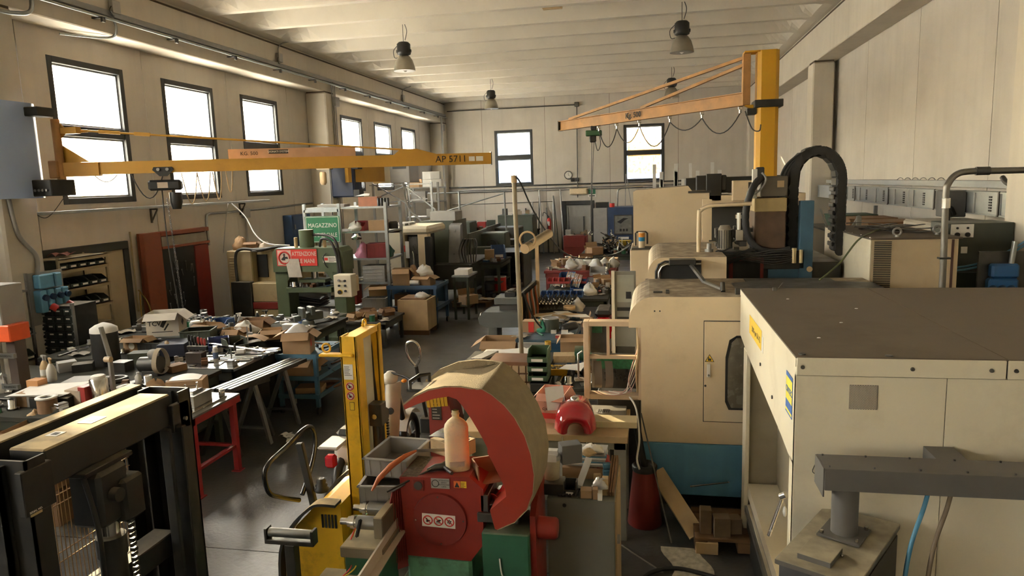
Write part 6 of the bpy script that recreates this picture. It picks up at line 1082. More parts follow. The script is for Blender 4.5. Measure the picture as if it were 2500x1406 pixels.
paper('folded white paper standing in the pink carton', Q(1356, 990, 1.1)[:2]+(1.08,), .16, .14, .3, tilt=.16); S('cream_plank', 'pale cream board lying on the workbench', 'board', MB().bx(-.2, .22, -.09, .09, 0, .055, .004), mat('plank_cream', (.68, .58, .36), .6), Q(1492, 1036, .92), .02)
t = T('ventilator_plate', 'grey steel plate with a round grille lying on the workbench', 'plate', (-.42, 6.12, .92)); P(t, 'plate', MB().bx(-.22, .2, -.12, .15, 0, .04, .004), m_bg); P(t, 'grille', MB().cyl((0, -.03, .04), (0, -.03, .046), .07, n=20), m_tray)
for i in range(6): P(t, 'grille_slot', MB().bx(-.045+i*.018, -.037+i*.018, -.07, .01, .046, .048), m_print)
for i in range(4): rods('thin steel rod lying across the back of the workbench', (-1.0, 6.05+.05*i, .93), (-.3, 6.12+.04*i, .93), .008, m_steel, group='rods on the workbench')
for i in range(3): rods('dark steel section lying behind the pink carton', (-1.1, 6.15+.05*i, .94), (-.62, 6.22+.03*i, .95), .02, m_dsteel, sq=True, group='dark sections on the workbench')
S('bench_cable', 'white cable curling down from the electrical cabinet', 'cable', MB().tube(smooth([(-.2, 6.25, 1.06), (-.13, 6.0, 1.02), (-.1, 5.75, .85), (-.12, 5.68, .7), (-.10, 5.7, .6)]), .009, 6), m_paper, (-.2, 6, 1), w=True)
# ---------------------------------------------------------------- grey cabinet and what stands on it
t = T('tool_cabinet', 'grey-green steel cabinet with a cluttered top beside the saw', 'cabinet', (-.45, 4.6, 0), w=True)
m_cg = mat('cabinet_grey', (.15, .15, .12), .55, var=.08, grime=.25, gcol=(.07, .06, .04)); P(t, 'body', MB().bx(-.675, -.235, 4.33, 5.0, 0, .95, .004), m_cg); P(t, 'hinge_side', MB().bx(-.235, -.225, 4.36, 4.98, .02, .93), m_wood); P(t, 'keyhole', MB().cyl((-.56, 4.33, .905), (-.56, 4.326, .905), .012, n=12), m_print); P(t, 'catch', MB().bx(-.235, -.205, 4.4, 4.44, .62, .67, .004), m_tray)
def C(u, v, z=.95): return Q(u, v, z)
t = T('paint_bucket', 'dirty white plastic bucket with notes stuck on its lid', 'bucket', (-.66, 4.46, 1.03)); P(t, 'body', MB().lathe([(.046, 0), (.055, .005), (.062, .15)], n=20), mat('bucket_dirty', (.50, .43, .29), .6, grime=.4, gcol=(.25, .18, .08), gscale=8)); P(t, 'lid', MB().lathe([(.068, .14), (.068, .155), (.06, .165)], n=20), m_tray); P(t, 'note', MB().bx(-.02, .045, -.068, -.064, .14, .19), m_paper); P(t, 'note', MB().bx(-.02, .045, -.02, .03, .165, .2), m_paper)
block('black metal box under the white bucket', (-.65, 4.44, .95), .16, .14, .078, m_blk, 0, 'metal_box', 'box'); block('grey folded felt sheet standing on the cabinet', C(1393, 1150, 1.06)[:2]+(1.13,), .14, .1, .13, mat('felt_grey', (.16, .16, .16), .9), .4, 'felt_sheet', 'felt')
for i in range(7): S('magazine', 'magazine in the pile on the grey cabinet', 'magazine', MB().bx(-.14, .14, -.1, .1, 0, .012, .001), (m_tray, m_paper, m_mblue)[i % 3], (-.45, 4.78, 1.03+i*.013), .05*(i % 3-1), 'magazines on the grey cabinet')
carton('shallow brown carton under the magazines', (-.46, 4.76, .95), .3, .2, .075, m_card, 0, 'shut', False)
bag('clear bag of fittings on the magazines', (-.4, 4.72, 1.125), .16, .08, .05, m_white, seed=3); bag('bag with pale parts on the magazines', (-.43, 4.66, 1.125), .1, .08, .045, m_wood, seed=6)
sbin('small dark bin with a white cup on the cabinet', (-.53, 4.43, .95), .08, .1, .08, m_blk); S('white_angle', 'long white angle strip standing among the cabinet clutter', 'strip', MB().bar((-.48, 4.5, .97), (-.42, 4.62, 1.12), .05, .006), m_paper, (-.45, 4.55, 1), w=True)
for i, (x, y, w_, h_, m_, lb) in enumerate(((-.42, 4.38, .075, .055, m_card, 'small open brown box full of red parts'), (-.36, 4.37, .035, .07, m_card, 'narrow tan carton at the cabinet front'), (-.33, 4.36, .03, .05, m_paper, 'narrow pale carton at the cabinet front'), (-.30, 4.44, .04, .11, m_wood, 'tall tan carton beside the wooden battens'))): block(lb, (x, y, .95), w_, .07, h_, m_, .05, 'small_carton', 'carton')
for i in range(3): S('wooden_batten', 'wooden batten standing at the right edge of the cabinet top', 'batten', MB().bar((0, 0, 0), (.02, .24, .16), .012, .06), m_woodd, (-.28+i*.016, 4.40, .96), 0, 'battens on the cabinet')
for i, (x, y, z, m_, lb) in enumerate(((-.30, 4.58, 1.02, m_mblue, 'blue and white label roll'), (-.30, 4.6, 1.06, m_mblue, 'upper blue and white label roll'), (-.36, 4.55, 1.0, m_wood, 'tan spool box'))): block(lb+' in the cabinet clutter', (x, y, z), .05, .04, .035, m_, .2, 'label_roll', 'roll')
bag('clear crumpled bag at the cabinet front', (-.33, 4.42, 1.0), .1, .1, .06, mat('film_clear', (.5, .48, .44), .2), seed=9); bag('red and black rag heap behind the label rolls', (-.33, 4.72, 1.0), .12, .1, .1, M_P[4], seed=2, name='rag', cat='rag')
for i in range(8): S('drill_bit', 'dark cutting tool in the loose row on the cabinet', 'tool', MB().cyl((0, 0, 0), (.05, .07, .005), .007, n=6).cyl((.05, .07, .005), (.06, .085, .005), .011, n=6), m_dsteel, (-.6+.022*i, 4.35, .96), .1*i, 'cutting tools on the cabinet')
# ---------------------------------------------------------------- red bin, leaning boards, pallet, floor cable
t = T('waste_bin', 'red plastic waste bin between workbench and machine', 'bin', (-.06, 5.95, 0)); P(t, 'body', MB().lathe([(.14, 0), (.15, .01), (.12, .32), (.10, .5)], n=24), m_redd); P(t, 'liner', MB().lathe([(.105, .49), (.11, .53), (.09, .55), (.07, .52)], n=20), m_blkp)
S('steel_sheet', 'dark thin sheet leaning on the machine beside the bench', 'steel sheet', MB().bar((.16, 5.62, .0), (-.09, 6.1, .95), .04, .012, (1, 0, 0)), m_dsteel, (.1, 5.7, 0), w=True)
S('leaning_board', 'pale wooden board leaning under the machine', 'board', MB().bar((.37, 5.66, .06), (.04, 6.1, .42), .14, .03, (0, -.6, .8)), m_wood, (.3, 5.8, 0), w=True)
S('black_hose', 'black ribbed hose hanging between bench and machine', 'hose', MB().tube(smooth([(-.13, 6.0, .9), (-.08, 5.98, .6), (-.04, 5.95, .45)]), .03, 8), m_hose, (-.1, 6, .5), w=True)
t = T('wooden_pallet', 'wooden pallet with rusty blocks beneath the machine edge', 'pallet', (.72, 5.75, 0), w=True)
for x in (.39, .72, 1.05): P(t, 'skid', MB().bx(x-.05, x+.05, 5.48, 6.05, .02, .11, .005), m_woodd)
for i in range(5): P(t, 'deck_board', MB().bx(.34, 1.1, 5.48+i*.115, 5.58+i*.115, .11, .135, .003), m_woodd)
P(t, 'foot_block', MB().bx(.345, .52, 5.47, 5.6, .0, .1, .004), m_wood)
for i, (x, y, w_, h_) in enumerate(((.43, 5.6, .09, .2), (.55, 5.56, .13, .16), (.66, 5.62, .09, .13))): block(('tall narrow', 'broad', 'small')[i]+' rusty steel block on the pallet', (x, y, .135), w_, .1, h_, mat('rusty_block', (.20, .14, .09), .7, metal=.3, var=.3), .1*i)
rods('bright steel rod sticking out above the pallet', (.33, 5.95, .36), (.74, 6.24, .30), .008, m_chrome); S('floor_cable', 'thick black cable curving over the floor near the pallet', 'cable', MB().tube(smooth([(.75, 5.0, .02), (.5, 5.1, .02), (.2, 5.2, .02), (.0, 5.12, .02), (-.1, 4.95, .02), (-.14, 4.8, .02)]), .016, 8), m_hose, (.2, 5.1, 0), w=True)
S('powder_spill', 'pale powder spilled on the floor before the pallet', 'spill', MB().sheet(lambda u, v: (.12+.3*u+.05*math.sin(5*v), 5.05+.5*v, .003+.004*math.sin(3*u)*math.sin(3*v)), 8, 8, .003), mat('powder', (.42, .38, .28), .95, var=.3, scale=20), (.3, 5.3, 0), w=True, kind='stuff')
# ---------------------------------------------------------------- left foreground benches
m_bt = mat('bench_dark', (.045, .046, .04), .9, var=.2, grime=.3, spec=.15); m_bgr = mat('bench_green', (.05, .06, .043), .7, var=.15, grime=.3)
bench('workbench', 'long dark workbench behind the lift mast', -8.3, -5.05, 5.55, 7.4, .9, m_bt, m_bgr, .05, .07, .3)
def B(u, v): return Q(u, v, .9)
spray_bottle('white spray bottle with purple collar on the near-left bench', B(128, 930), m_white, m_wood, .30, 2.6); spray_bottle('tan spray bottle behind the white spray bottle', B(112, 922), m_wood, m_tray, .30, 3.0)
for i in range(5): paper('drawing sheet in the pile on the near-left bench', Q(115+2*i, 952, 1.03)[:2]+(1.02+.004*i,), .6, .42, .1+.03*i, curl=.01, group='drawings on the near-left bench')
paper('loose drawing beside the green case', Q(180, 945, 1.0), .36, .28, .5); block('black box carrying the pile of drawings', B(150, 985)[:2]+(.9,), .42, .34, .11, m_blk, .1, 'metal_box', 'box'); block('grey box under the left end of the drawings', B(75, 985), .22, .25, .11, m_tray, .05, 'metal_box', 'box')
t = block('green flat tool case on the near-left bench', B(205, 942), .36, .3, .08, mat('case_green', (.03, .10, .045), .5), .25, 'tool_case', 'case'); P(t, 'lid_sheet', MB().bx(-.17, .17, -.14, .14, .08, .083), m_tray)
t = can('tall steel canister with white lid on the near-left bench', Q(247, 985, .9), .085, .3, m_chrome, None, 'steel_canister', 'canister', m_paper)
carton('carton printed with a drawing, slanted top', B(197, 985), .2, .16, .16, mat('carton_print', (.42, .33, .24), .8, grime=.5, gcol=(.2, .14, .1), gscale=14), -.1, 'shut', False); block('dark red box beside the steel canister', B(223, 985), .09, .2, .2, M_P[4], -.1, 'red_box', 'box')
carton('orange and yellow carton standing on the near-left bench', Q(95, 970, .9), .14, .12, .2, mat('carton_orange', (.5, .25, .1), .7), 0, 'shut', False); block('plain tan carton left of the cable reel', B(65, 990), .13, .12, .14, m_card, .05, 'small_carton', 'carton')
t = T('wire_spool', 'brown spool with pale flange on the near-left bench', 'spool', Q(118, 1005, .9)); P(t, 'drum', MB().lathe([(.09, 0), (.09, .14)], n=20), m_cardd); P(t, 'flange', MB().lathe([(.055, .14), (.1, .14), (.1, .155), (.055, .155), (.055, .14)], n=22), m_paper)
carton('large open brown carton full of scraps at the left edge', Q(95, 1060, .8)[:2]+(.62,), .5, .4, .26, m_card, .15); carton('lower brown carton under the open carton', Q(95, 1060, .8)[:2]+(.32,), .48, .4, .28, m_cardd, .12, 'shut')
block('low wooden stand under the brown cartons', Q(95, 1060, .8)[:2]+(0,), .6, .5, .32, m_woodd, .12, 'stand', 'stand'); bag('pale crumpled paper ball in the open carton', Q(85, 1035, .8)[:2]+(.78,), .2, .18, .14, m_wood, seed=4, name='paper_ball', cat='paper')
can('bottle with red cap behind the drawings', B(62, 945), .035, .16, m_paper, m_white, 'bottle', 'bottle', m_redp)
t = T('lever_press', 'grey lever arm stand rising from the near-left bench', 'lever stand', Q(280, 972, .9)); P(t, 'arm', MB().bar((0, 0, 0), (-.02, .02, .45), .05, .03, ch=.004), m_steel); P(t, 'upper_arm', MB().bar((-.02, .02, .45), (-.11, .05, .75), .045, .025, ch=.004), m_steel); P(t, 'pivot', MB().cyl((-.05, -.01, .42), (.02, -.01, .42), .03), mat('tape_tan', (0, 0, 0))); P(t, 'foot', MB().bx(-.06, .06, -.04, .04, 0, .03, .004), m_dsteel)
t = T('dust_drum', 'dark drum under a white plastic cover behind the lever stand', 'drum', Q(262, 880, .9)[:2]+(0,)); P(t, 'drum', MB().lathe([(.16, 0), (.16, 1.3)], n=22), m_blk); P(t, 'cover', MB().lathe([(.165, 1.28), (.16, 1.33), (.10, 1.37), (.02, 1.4), (0, 1.4)], n=22), m_paper)
for i in range(4): ring('grey grinding disc in the stack on the near-left bench', Q(303+2*i, 952, .9)[:2]+(.9+.012*i,), .1, .075, m_tray if i % 2 else m_steel, 'grinding_disc', 'disc', h=.01, group='grinding discs')
bottle('white plastic measuring jar on the near-left bench', B(339, 938), .035, .14, m_white, m_white, 'plastic_jar', 'jar'); S('gear_wheel', 'oily ring gear lying behind the lever stand', 'gear', MB().torus((0, 0, .04), .1, .03).torus((-.18, .03, .04), .045, .02), m_dsteel, Q(285, 935, .9))
t = T('grinder', 'bench grinder with a looped belt on the near-left bench', 'grinder', Q(385, 915, .9)); P(t, 'motor', MB().cyl((-.2, 0, .12), (.05, 0, .14), .09, n=16), m_dsteel); P(t, 'base', MB().bx(-.16, .05, -.07, .07, 0, .06, .006), m_dsteel); P(t, 'belt', MB().sheet(lambda u, v: (.03+.06*v, .12*math.sin(2*math.pi*u)*(1-.2*math.cos(2*math.pi*u)), .17+.15*math.cos(2*math.pi*u)), 24, 2, .006), mat('belt_tan', (.34, .28, .2), .7)); P(t, 'cap', MB().sph((-.03, 0, .25), (.07, .06, .06)), m_tray)
bag('bundle wrapped in brown paper with tape', B(383, 955), .22, .16, .12, m_card, .5, 'paper_bundle', 'bundle', seed=7); S('cardboard_flap', 'torn cardboard flap on the paper bundle', 'cardboard', MB().sheet(lambda u, v: (.18*u, .1*v, .01+.05*u*u), 6, 2, .004), m_card, B(395, 945), .3)
t = carton('brown carton printed in black with white film inside', B(460, 962), .36, .22, .17, m_card, .35, 'shut', False); M = face((0, -.1125, .085), (1, 0, 0)); P(t, 'print', on(MB().bx(-.11, .11, -.035, -.03, 0, .001).bx(-.11, .11, .03, .035, 0, .001).bx(-.115, -.11, -.035, .035, 0, .001).bx(.11, .115, -.035, .035, 0, .001), M), m_print); P(t, 'print_text', on(text('MARCOM', .045, .0005, True), M), m_print); P(t, 'side_text', on(text('NO', .06, .0005), face((-.181, 0, .1), (0, -1, 0))), m_print); P(t, 'film', MB().sheet(lambda u, v: (-.16+.3*u, -.08+.16*v, .175+.03*math.sin(3*u)*v), 6, 4, .002), m_white)
scatter(240, 950, .9, 90, 22, 46, 'on the near-left bench', 41, 1.3, R=(-8, -5.12, 5.62, 6.88))
# red drill / orange machine at left edge
t = T('column_machine', 'chrome column machine with an orange band at the left edge', 'machine', (-6.75, 6.3, 0), w=True); P(t, 'column', MB().cyl((-6.82, 6.25, .72), (-6.82, 6.25, 1.75), .075, n=20), m_chrome); P(t, 'cover', MB().bx(-6.78, -6.66, 6.2, 6.34, .72, 1.6), mat('cover_brown', (.08, .06, .05), .5)); P(t, 'head', MB().bx(-7.1, -6.72, 6.15, 6.45, 1.6, 2.1, .01), m_tray); P(t, 'orange_band', MB().bx(-6.95, -6.64, 6.14, 6.4, 1.5, 1.68, .01), mat('band_orange', (.75, .10, .02), .5))
for z in (1.32, .98): P(t, 'collar', MB().cyl((-6.82, 6.25, z), (-6.82, 6.25, z+.05), .09, n=20).bx(-6.83, -6.65, 6.16, 6.2, z, z+.05), m_steel); P(t, 'collar_text', on(text('INGERSOLL', .03, .0005), face((-6.745, 6.158, z+.025), (1, 0, 0))), m_print)
P(t, 'base', MB().bx(-7.1, -6.5, 6.0, 6.5, .9, .93, .004), m_dsteel); bag('white crumpled bag beside the chrome column', Q(8, 960, .9), .3, .26, .2, m_white, seed=11)
# red welded table
t = T('machine_table', 'red welded steel table with machined parts on it', 'table', (-4.65, 6.25, 0), w=True); m_rt = mat('table_red', (.30, .02, .022), .45, var=.1)
P(t, 'top_plate', MB().bx(-4.96, -4.36, 5.86, 6.66, .83, .85, .002), m_steel); P(t, 'rim', MB().bx(-4.96, -4.36, 5.86, 5.89, .76, .83).bx(-4.39, -4.36, 5.86, 6.66, .76, .83).bx(-4.96, -4.93, 5.86, 6.66, .76, .83), m_rt)
for x in (-4.93, -4.42):
    for y in (5.92, 6.6): P(t, 'leg', MB().bx(x-.03, x+.03, y-.03, y+.03, .01, .83, .003), m_rt); P(t, 'foot', MB().bx(x-.05, x+.05, y-.05, y+.05, 0, .01), m_rt)
P(t, 'stretcher', MB().bx(-4.45, -4.4, 5.92, 6.6, .27, .3), m_rt); P(t, 'stretcher', MB().bx(-4.93, -4.42, 6.58, 6.62, .27, .3), m_rt)
t = T('die_block', 'machined steel die block with two guide pins on the red table', 'die', (-4.62, 6.22, .87)); P(t, 'base_plate', MB().bx(-.3, .2, -.3, .3, -.02, 0, .002), m_chrome); P(t, 'block', MB().bx(-.12, .14, -.16, .14, 0, .12, .003), m_steel); P(t, 'upper_block', MB().bx(-.06, .08, -.08, .08, .12, .15, .003), m_chrome)
for x, y in ((-.03, -.04), (.04, .05)): P(t, 'pin', MB().cyl((x, y, .15), (x, y, .21), .01, n=10), m_chrome)
for i, (x, y) in enumerate(((-4.66, 5.98), (-4.5, 6.0), (-4.45, 6.48))): S('bushing', ('left front', 'right front', 'rear')[i]+' steel bushing on the red table', 'bushing', MB().lathe([(.018, 0), (.032, 0), (.032, .075), (.018, .075), (.018, .0)], n=16), m_chrome, (x, y, .872))
for i in range(3): rods('bright flat bar at the left of the red table', (-4.93+.05*i, 6.0, .86), (-4.93+.05*i, 6.5, .86), .012, m_chrome, sq=True, group='flat bars on the red table')
# trestles
for k, (y0, nm) in enumerate(((7.2, 'nearer'), (7.9, 'farther'))):
    t = T('trestle', nm+' grey steel trestle beside the surface table', 'trestle', (-4.7, y0, 0), w=True)
    P(t, 'top_rail', MB().bar((-4.85, y0-.4, .76), (-4.55, y0+.35, .76), .09, .06), m_dsteel)
    for s in (-1, 1): P(t, 'leg', MB().bar((-4.62, y0+.15+.02*s, .74), (-4.47 if s > 0 else -4.95, y0+.17, 0), .06, .03), m_steel); P(t, 'leg', MB().bar((-4.8, y0-.28, .74), (-4.6 if s > 0 else -5.1, y0-.25, 0), .06, .03), m_dsteel)
    P(t, 'brace', MB().bar((-4.92, y0+.17, .2), (-4.5, y0+.17, .2), .05, .02), m_steel)
for i in range(4): rods('long steel section laid on the trestles', (-4.82+.07*i, 6.85, .81), (-4.62+.07*i, 8.25, .81), .022, m_dsteel if i % 2 else m_steel, sq=True, group='sections on the trestles')
# surface table
bench('surface_table', 'steel surface table with a bright top and tool rack', -6.02, -4.96, 7.5, 8.62, .88, m_chrome, m_bt, .04, .09, None, 'table', 0, .12)
def D_(u, v): return Q(u, v, .88)
t = T('driver_rack', 'rack of screwdrivers with red handles on the surface table', 'tool rack', Q(485, 880, .88)); P(t, 'rail', MB().bx(-.14, .14, -.02, .02, .14, .19, .003), m_blk); P(t, 'post', MB().bx(-.12, -.1, -.02, .02, 0, .14).bx(.08, .1, -.02, .02, 0, .14), m_dsteel)
for i in range(6): dr_ = P(t, 'driver_handle', MB().lathe([(.012, 0), (.017, .03), (.014, .08), (.006, .09)], (-.11+.044*i, 0, .2+(.05-.01*i)), 8), mat('clamp_orange', (0, 0, 0)) if i < 3 else M_P[4]); P(t, 'driver_shaft', MB().cyl((-.11+.044*i, 0, .06), (-.11+.044*i, 0, .25), .005, n=6), m_steel)
t = block('brown steel box with a bore on the surface table', Q(480, 884, .88), .22, .12, .13, mat('bronze_dark', (.06, .045, .035), .5, metal=.5), .05, holes=1)
can('blue and orange aerosol can on the surface table', Q(528, 884, .88), .033, .2, mat('can_grey', (.4, .38, .34), .4), M_P[5], 'aerosol_can', 'can', m_paper)
gclamp('steel hand clamp hanging at the corner of the surface table', Q(566, 880, .88), .4, .16)
for i in range(9): rods('bright steel bar in the bundle on the surface table', (-5.5+.02*i, 7.75+.06*i, .89+.006*(i % 3)), (-4.98+.02*i, 7.9+.06*i, .89+.006*(i % 3)), .012, m_chrome if i % 2 else m_steel, group='bars on the surface table', sq=bool(i % 2))
block('small white carton on the bars', Q(587, 862, .92), .12, .07, .05, m_paper, .2, 'small_carton', 'carton'); S('profile_bar', 'long aluminium profile across the surface table', 'profile', MB().bar((-6.05, 8.45, .97), (-4.9, 8.1, .95), .05, .03), m_chrome, (-5.5, 8.3, .95), w=True)
for i in range(5): paper('crumpled foil wrap on the surface table', Q(530+22*i, 842-2*i, .9), .3, .25, i, m_tray if i % 2 else m_chrome, .05, 'foil wraps on the surface table', 'foil_wrap')
scatter(520, 870, .88, 60, 12, 26, 'on the surface table', 43, 1.0, ('bar', 'plate', 'nut', 'tool', 'block'), R=(-5.95, -5.02, 7.56, 8.5))
# bench with drawers behind the surface table
bench('workbench', 'dark green bench with drawers behind the surface table', -8.0, -6.2, 7.75, 8.9, .9, m_bt, m_bgr, .05, .07, .3, drawers=3)
bench('workbench', 'long cluttered bench in front of the tool board', -8.2, -4.9, 9.05, 10.7, .9, m_bt, m_bgr, .05, .07, .3)
carton('brown carton with a round white label at the bench corner', Q(340, 858, .9), .3, .2, .2, m_card, .05, 'open'); S('round_label', 'round white label on the brown carton at the bench corner', 'label', MB().cyl((0, 0, 0), (0, -.002, 0), .045, n=20), m_white, (Q(340, 858, .9)[0]-.02, Q(340, 858, .9)[1]-.108, 1.0))
tray('plastic_crate', 'dark grey plastic crate between the two cartons', Q(378, 858, .9), .32, .24, .14, mat('crate_dgrey', (.09, .095, .10), .5), .05)
t = carton('white printed carton with black arrows and diamonds', Q(412, 842, .9)[:2]+(1.06,), .42, .36, .32, mat('carton_white', (.55, .51, .44), .75, grime=.2, gcol=(.35, .28, .2)), .35, 'open'); M = face((0, -.1835, .16), (1, 0, 0))
P(t, 'print', on(MB().bx(-.15, .12, .09, .1, 0, .001).bx(-.14, .13, -.1, -.09, 0, .001).bx(-.02, .03, -.03, .09, 0, .001, 0, RZ(-.5)).bx(.05, .07, -.05, .06, 0, .001, 0, RZ(-.6)), M), m_print); P(t, 'print_text', on(text('TCV', .09, .0005, True), M @ TR(-.1, .02, .001)), m_print); P(t, 'diamond', on(MB().bx(-.04, .04, -.04, .04, 0, .001, 0, RZ(.785)), face((.213, 0, .17), (0, 1, 0))), m_print)
block('dark blue carton beneath the white printed carton', Q(432, 862, .9), .34, .4, .16, mat('navy', (.02, .025, .05), .6), .3, 'blue_carton', 'carton'); block('beige power socket unit in front of the blue carton', Q(410, 868, .9), .06, .05, .2, m_cream, .1, 'socket_unit', 'unit', .02)
t = tray('steel_bin', 'open dark green steel bin on the bench', Q(488, 838, .9), .4, .34, .2, m_bgr, .3); sbin('green plastic jug lying beside the white carton', Q(462, 815, .9), .16, .3, .16, mat('jug_green', (.02, .14, .06), .4), 1.2); can('pale plastic jar beside the green jug', Q(480, 815, .9), .09, .2, m_tray, None, 'plastic_jar', 'jar', m_white)
for i, (u, v, w_, h_, c, lb) in enumerate(((510, 822, .3, .2, m_card, 'plain brown carton with open flaps on the long bench'), (575, 828, .26, .16, m_card, 'low brown carton in the middle of the long bench'), (625, 810, .36, .2, m_cardd, 'dark brown carton at the back of the long bench'), (665, 826, .28, .14, m_card, 'brown carton at the right of the long bench'))): carton(lb, Q(u, v, .9), w_, w_*.8, h_, c, .2*i-.2)
for i, (u, v, c, lb) in enumerate(((542, 800, M_P[5], 'blue open bin at the back of the long bench'), (530, 832, m_bgr, 'grey-green open bin in front of the blue bin'), (535, 850, mat('bin_royal', (.04, .06, .2), .5), 'royal blue bin under the grey-green bin'), (575, 850, m_bgr, 'olive open bin beside the royal blue bin'))): sbin(lb, Q(u, v, .9), .26, .3, .14, c, .3*i)
bag('white sack slumped on the long bench', Q(600, 820, .9), .45, .3, .2, m_paper, .2, 'white_sack', 'sack', seed=5); spray_bottle('clear spray bottle on the long bench', Q(588, 800, .9), m_tray, m_white, .26, 1.0); spray_bottle('white spray bottle with orange trigger at the bench back', Q(652, 795, .9), m_white, mat('clamp_orange', (0, 0, 0)), .27, .4); bottle('dark bottle with white cap at the bench back', Q(630, 790, .9), .035, .2, m_blk, m_white)
gclamp('orange-handled clamp standing on the surface table edge', Q(607, 850, .9), .2, .3); S('carton_scrap', 'curved cardboard scrap under the orange clamp', 'cardboard', MB().sheet(lambda u, v: (.4*u-.2, .2*v, .05+.08*math.sin(3*u)), 8, 3, .005), m_card, Q(610, 845, .9), .2)
S('grinding_lamp', 'small pale work lamp on a thin post at the bench corner', 'lamp', MB().prism([(-.1, .0), (.1, .0), (.07, -.1), (-.07, -.1)], 'y', -.06, .06, TR(0, 0, 1.15)).cyl((0, 0, 0), (0, 0, 1.06), .012, n=8), m_tray, (-4.95, 8.9, 0))
for i in range(7): S('spindle_sleeve', 'upright steel spindle in the row behind the white carton', 'spindle', MB().lathe([(.03, 0), (.03, .12), (.022, .125), (.022, .15), (.028, .155), (.028, .18)], n=14), m_chrome, Q(470+9*i, 802-(i % 2)*3, .9), 0, 'spindles behind the white carton')
scatter(560, 830, .9, 160, 22, 80, 'on the long cluttered bench', 47, 1.5, R=(-8.1, -5, 9.15, 10.6)); scatter(380, 815, .9, 60, 12, 24, 'beside the white printed carton', 48, 1.3, R=(-7.9, -6.3, 7.85, 8.8))
# blue trolley
t = T('steel_trolley', 'blue three-shelf steel trolley beside the trestles', 'trolley', (-4.65, 8.9, 0), w=True); m_tb = mat('trolley_blue', (.05, .13, .20), .5, var=.1, grime=.2)
for z in (.25, .5, .8): P(t, 'shelf', MB().bx(-4.95, -4.36, 8.45, 9.38, z-.02, z, .003), m_tb); P(t, 'lip', MB().bx(-4.95, -4.36, 8.44, 8.46, z-.03, z+.03).bx(-4.37, -4.35, 8.45, 9.38, z-.03, z+.03), m_tb)
for x in (-4.92, -4.39):
    for y in (8.48, 9.35): P(t, 'post', MB().bx(x-.025, x+.025, y-.025, y+.025, .1, .82), m_tb); P(t, 'castor', MB().cyl((x-.015, y, .05), (x+.015, y, .05), .05, n=14), m_blkp)
t = carton('taped brown carton with clear film on the blue trolley', (-4.72, 8.68, .8), .36, .3, .3, m_card, .25, 'open'); P(t, 'film', MB().sheet(lambda u, v: (-.15+.3*u, -.12+.24*v, .3+.1*math.sin(3*u)*math.sin(3*v)), 8, 8, .002), mat('film_clear', (0, 0, 0))); P(t, 'orange_mark', MB().bx(.181, .183, -.1, -.04, .1, .2), m_redp)
carton('open brown carton on the middle shelf of the blue trolley', (-4.72, 8.7, .5), .42, .34, .22, m_card, .1); bag('white paper in the middle-shelf carton', (-4.6, 8.7, .6), .2, .15, .14, m_paper, seed=13, name='paper_ball', cat='paper'); block('flat brown carton on the bottom shelf of the blue trolley', (-4.6, 8.7, .25), .36, .25, .08, m_card, .2, 'small_carton', 'carton'); ring('red-brown round plate on the bottom shelf of the blue trolley', (-4.5, 9.0, .25), .2, .18, M_P[3], 'round_plate', 'plate', h=.02)
scatter(800, 862, .8, 35, 14, 24, 'on top of the blue trolley', 53, 1.2, ('bar', 'plate', 'nut', 'bar', 'tool'), R=(-4.88, -4.42, 8.9, 9.3)); scatter(790, 925, .5, 30, 12, 8, 'on the middle shelf of the blue trolley', 54, 1.2, R=(-4.88, -4.42, 8.95, 9.3)); scatter(668, 905, .3, 20, 5, 4, 'under the surface table', 55, 1.2, ('rag', 'packet'), R=(-5.9, -5, 7.6, 8.4))
for i in range(3): S('paper_scrap', 'white scrap of film on the floor by the trestles', 'scrap', MB().sheet(lambda u, v: (.14*u, .1*v, .01+.02*abs(math.sin(5*u+i))), 5, 4, .002), m_paper, Q(680+20*i, 1066+8*i, 0), i, 'floor scraps')
# more things on and under the left benches
for i, (u, v, w_, h_, c, lb) in enumerate(((300, 905, .2, .12, m_dsteel, 'dark gearbox casing behind the grinding discs'), (345, 885, .24, .14, m_bgr, 'green ammunition-style box behind the white jar'), (205, 905, .22, .1, m_blk, 'black tool roll beside the drum'), (165, 905, .2, .12, m_tray, 'grey open parts box behind the green case'), (430, 905, .2, .08, m_cardd, 'flat brown carton beside the grinder'))): block(lb, Q(u, v, .9), w_, w_*.8, h_, c, .3*i, 'box', 'box')
for i, (x, y, c, lb) in enumerate(((-7.2, 8.3, m_cardd, 'brown'), (-6.6, 8.3, m_blk, 'black'), (-7.7, 9.8, m_bgr, 'green'), (-6.8, 9.8, m_card, 'tan'), (-5.8, 9.8, m_dsteel, 'dark steel'), (-7.4, 6.3, m_card, 'pale brown'), (-6.3, 6.3, m_blk, 'matt black'))): block(lb+' box on the shelf beneath the left benches', (x, y, .3), .5, .5, .32, c, .1*i, 'storage_box', 'box')
for i in range(4): S('cable_coil', '%s coil of cable on the long cluttered bench' % ('grey', 'black', 'orange', 'blue')[i], 'cable coil', MB().torus((0, 0, .015), .09, .014).torus((.01, 0, .04), .085, .013).torus((0, .01, .062), .08, .012), (m_tray, m_hose, mat('clamp_orange', (0, 0, 0)), M_P[5])[i], (-7.6+.75*i, 10.35-.1*i, .9))
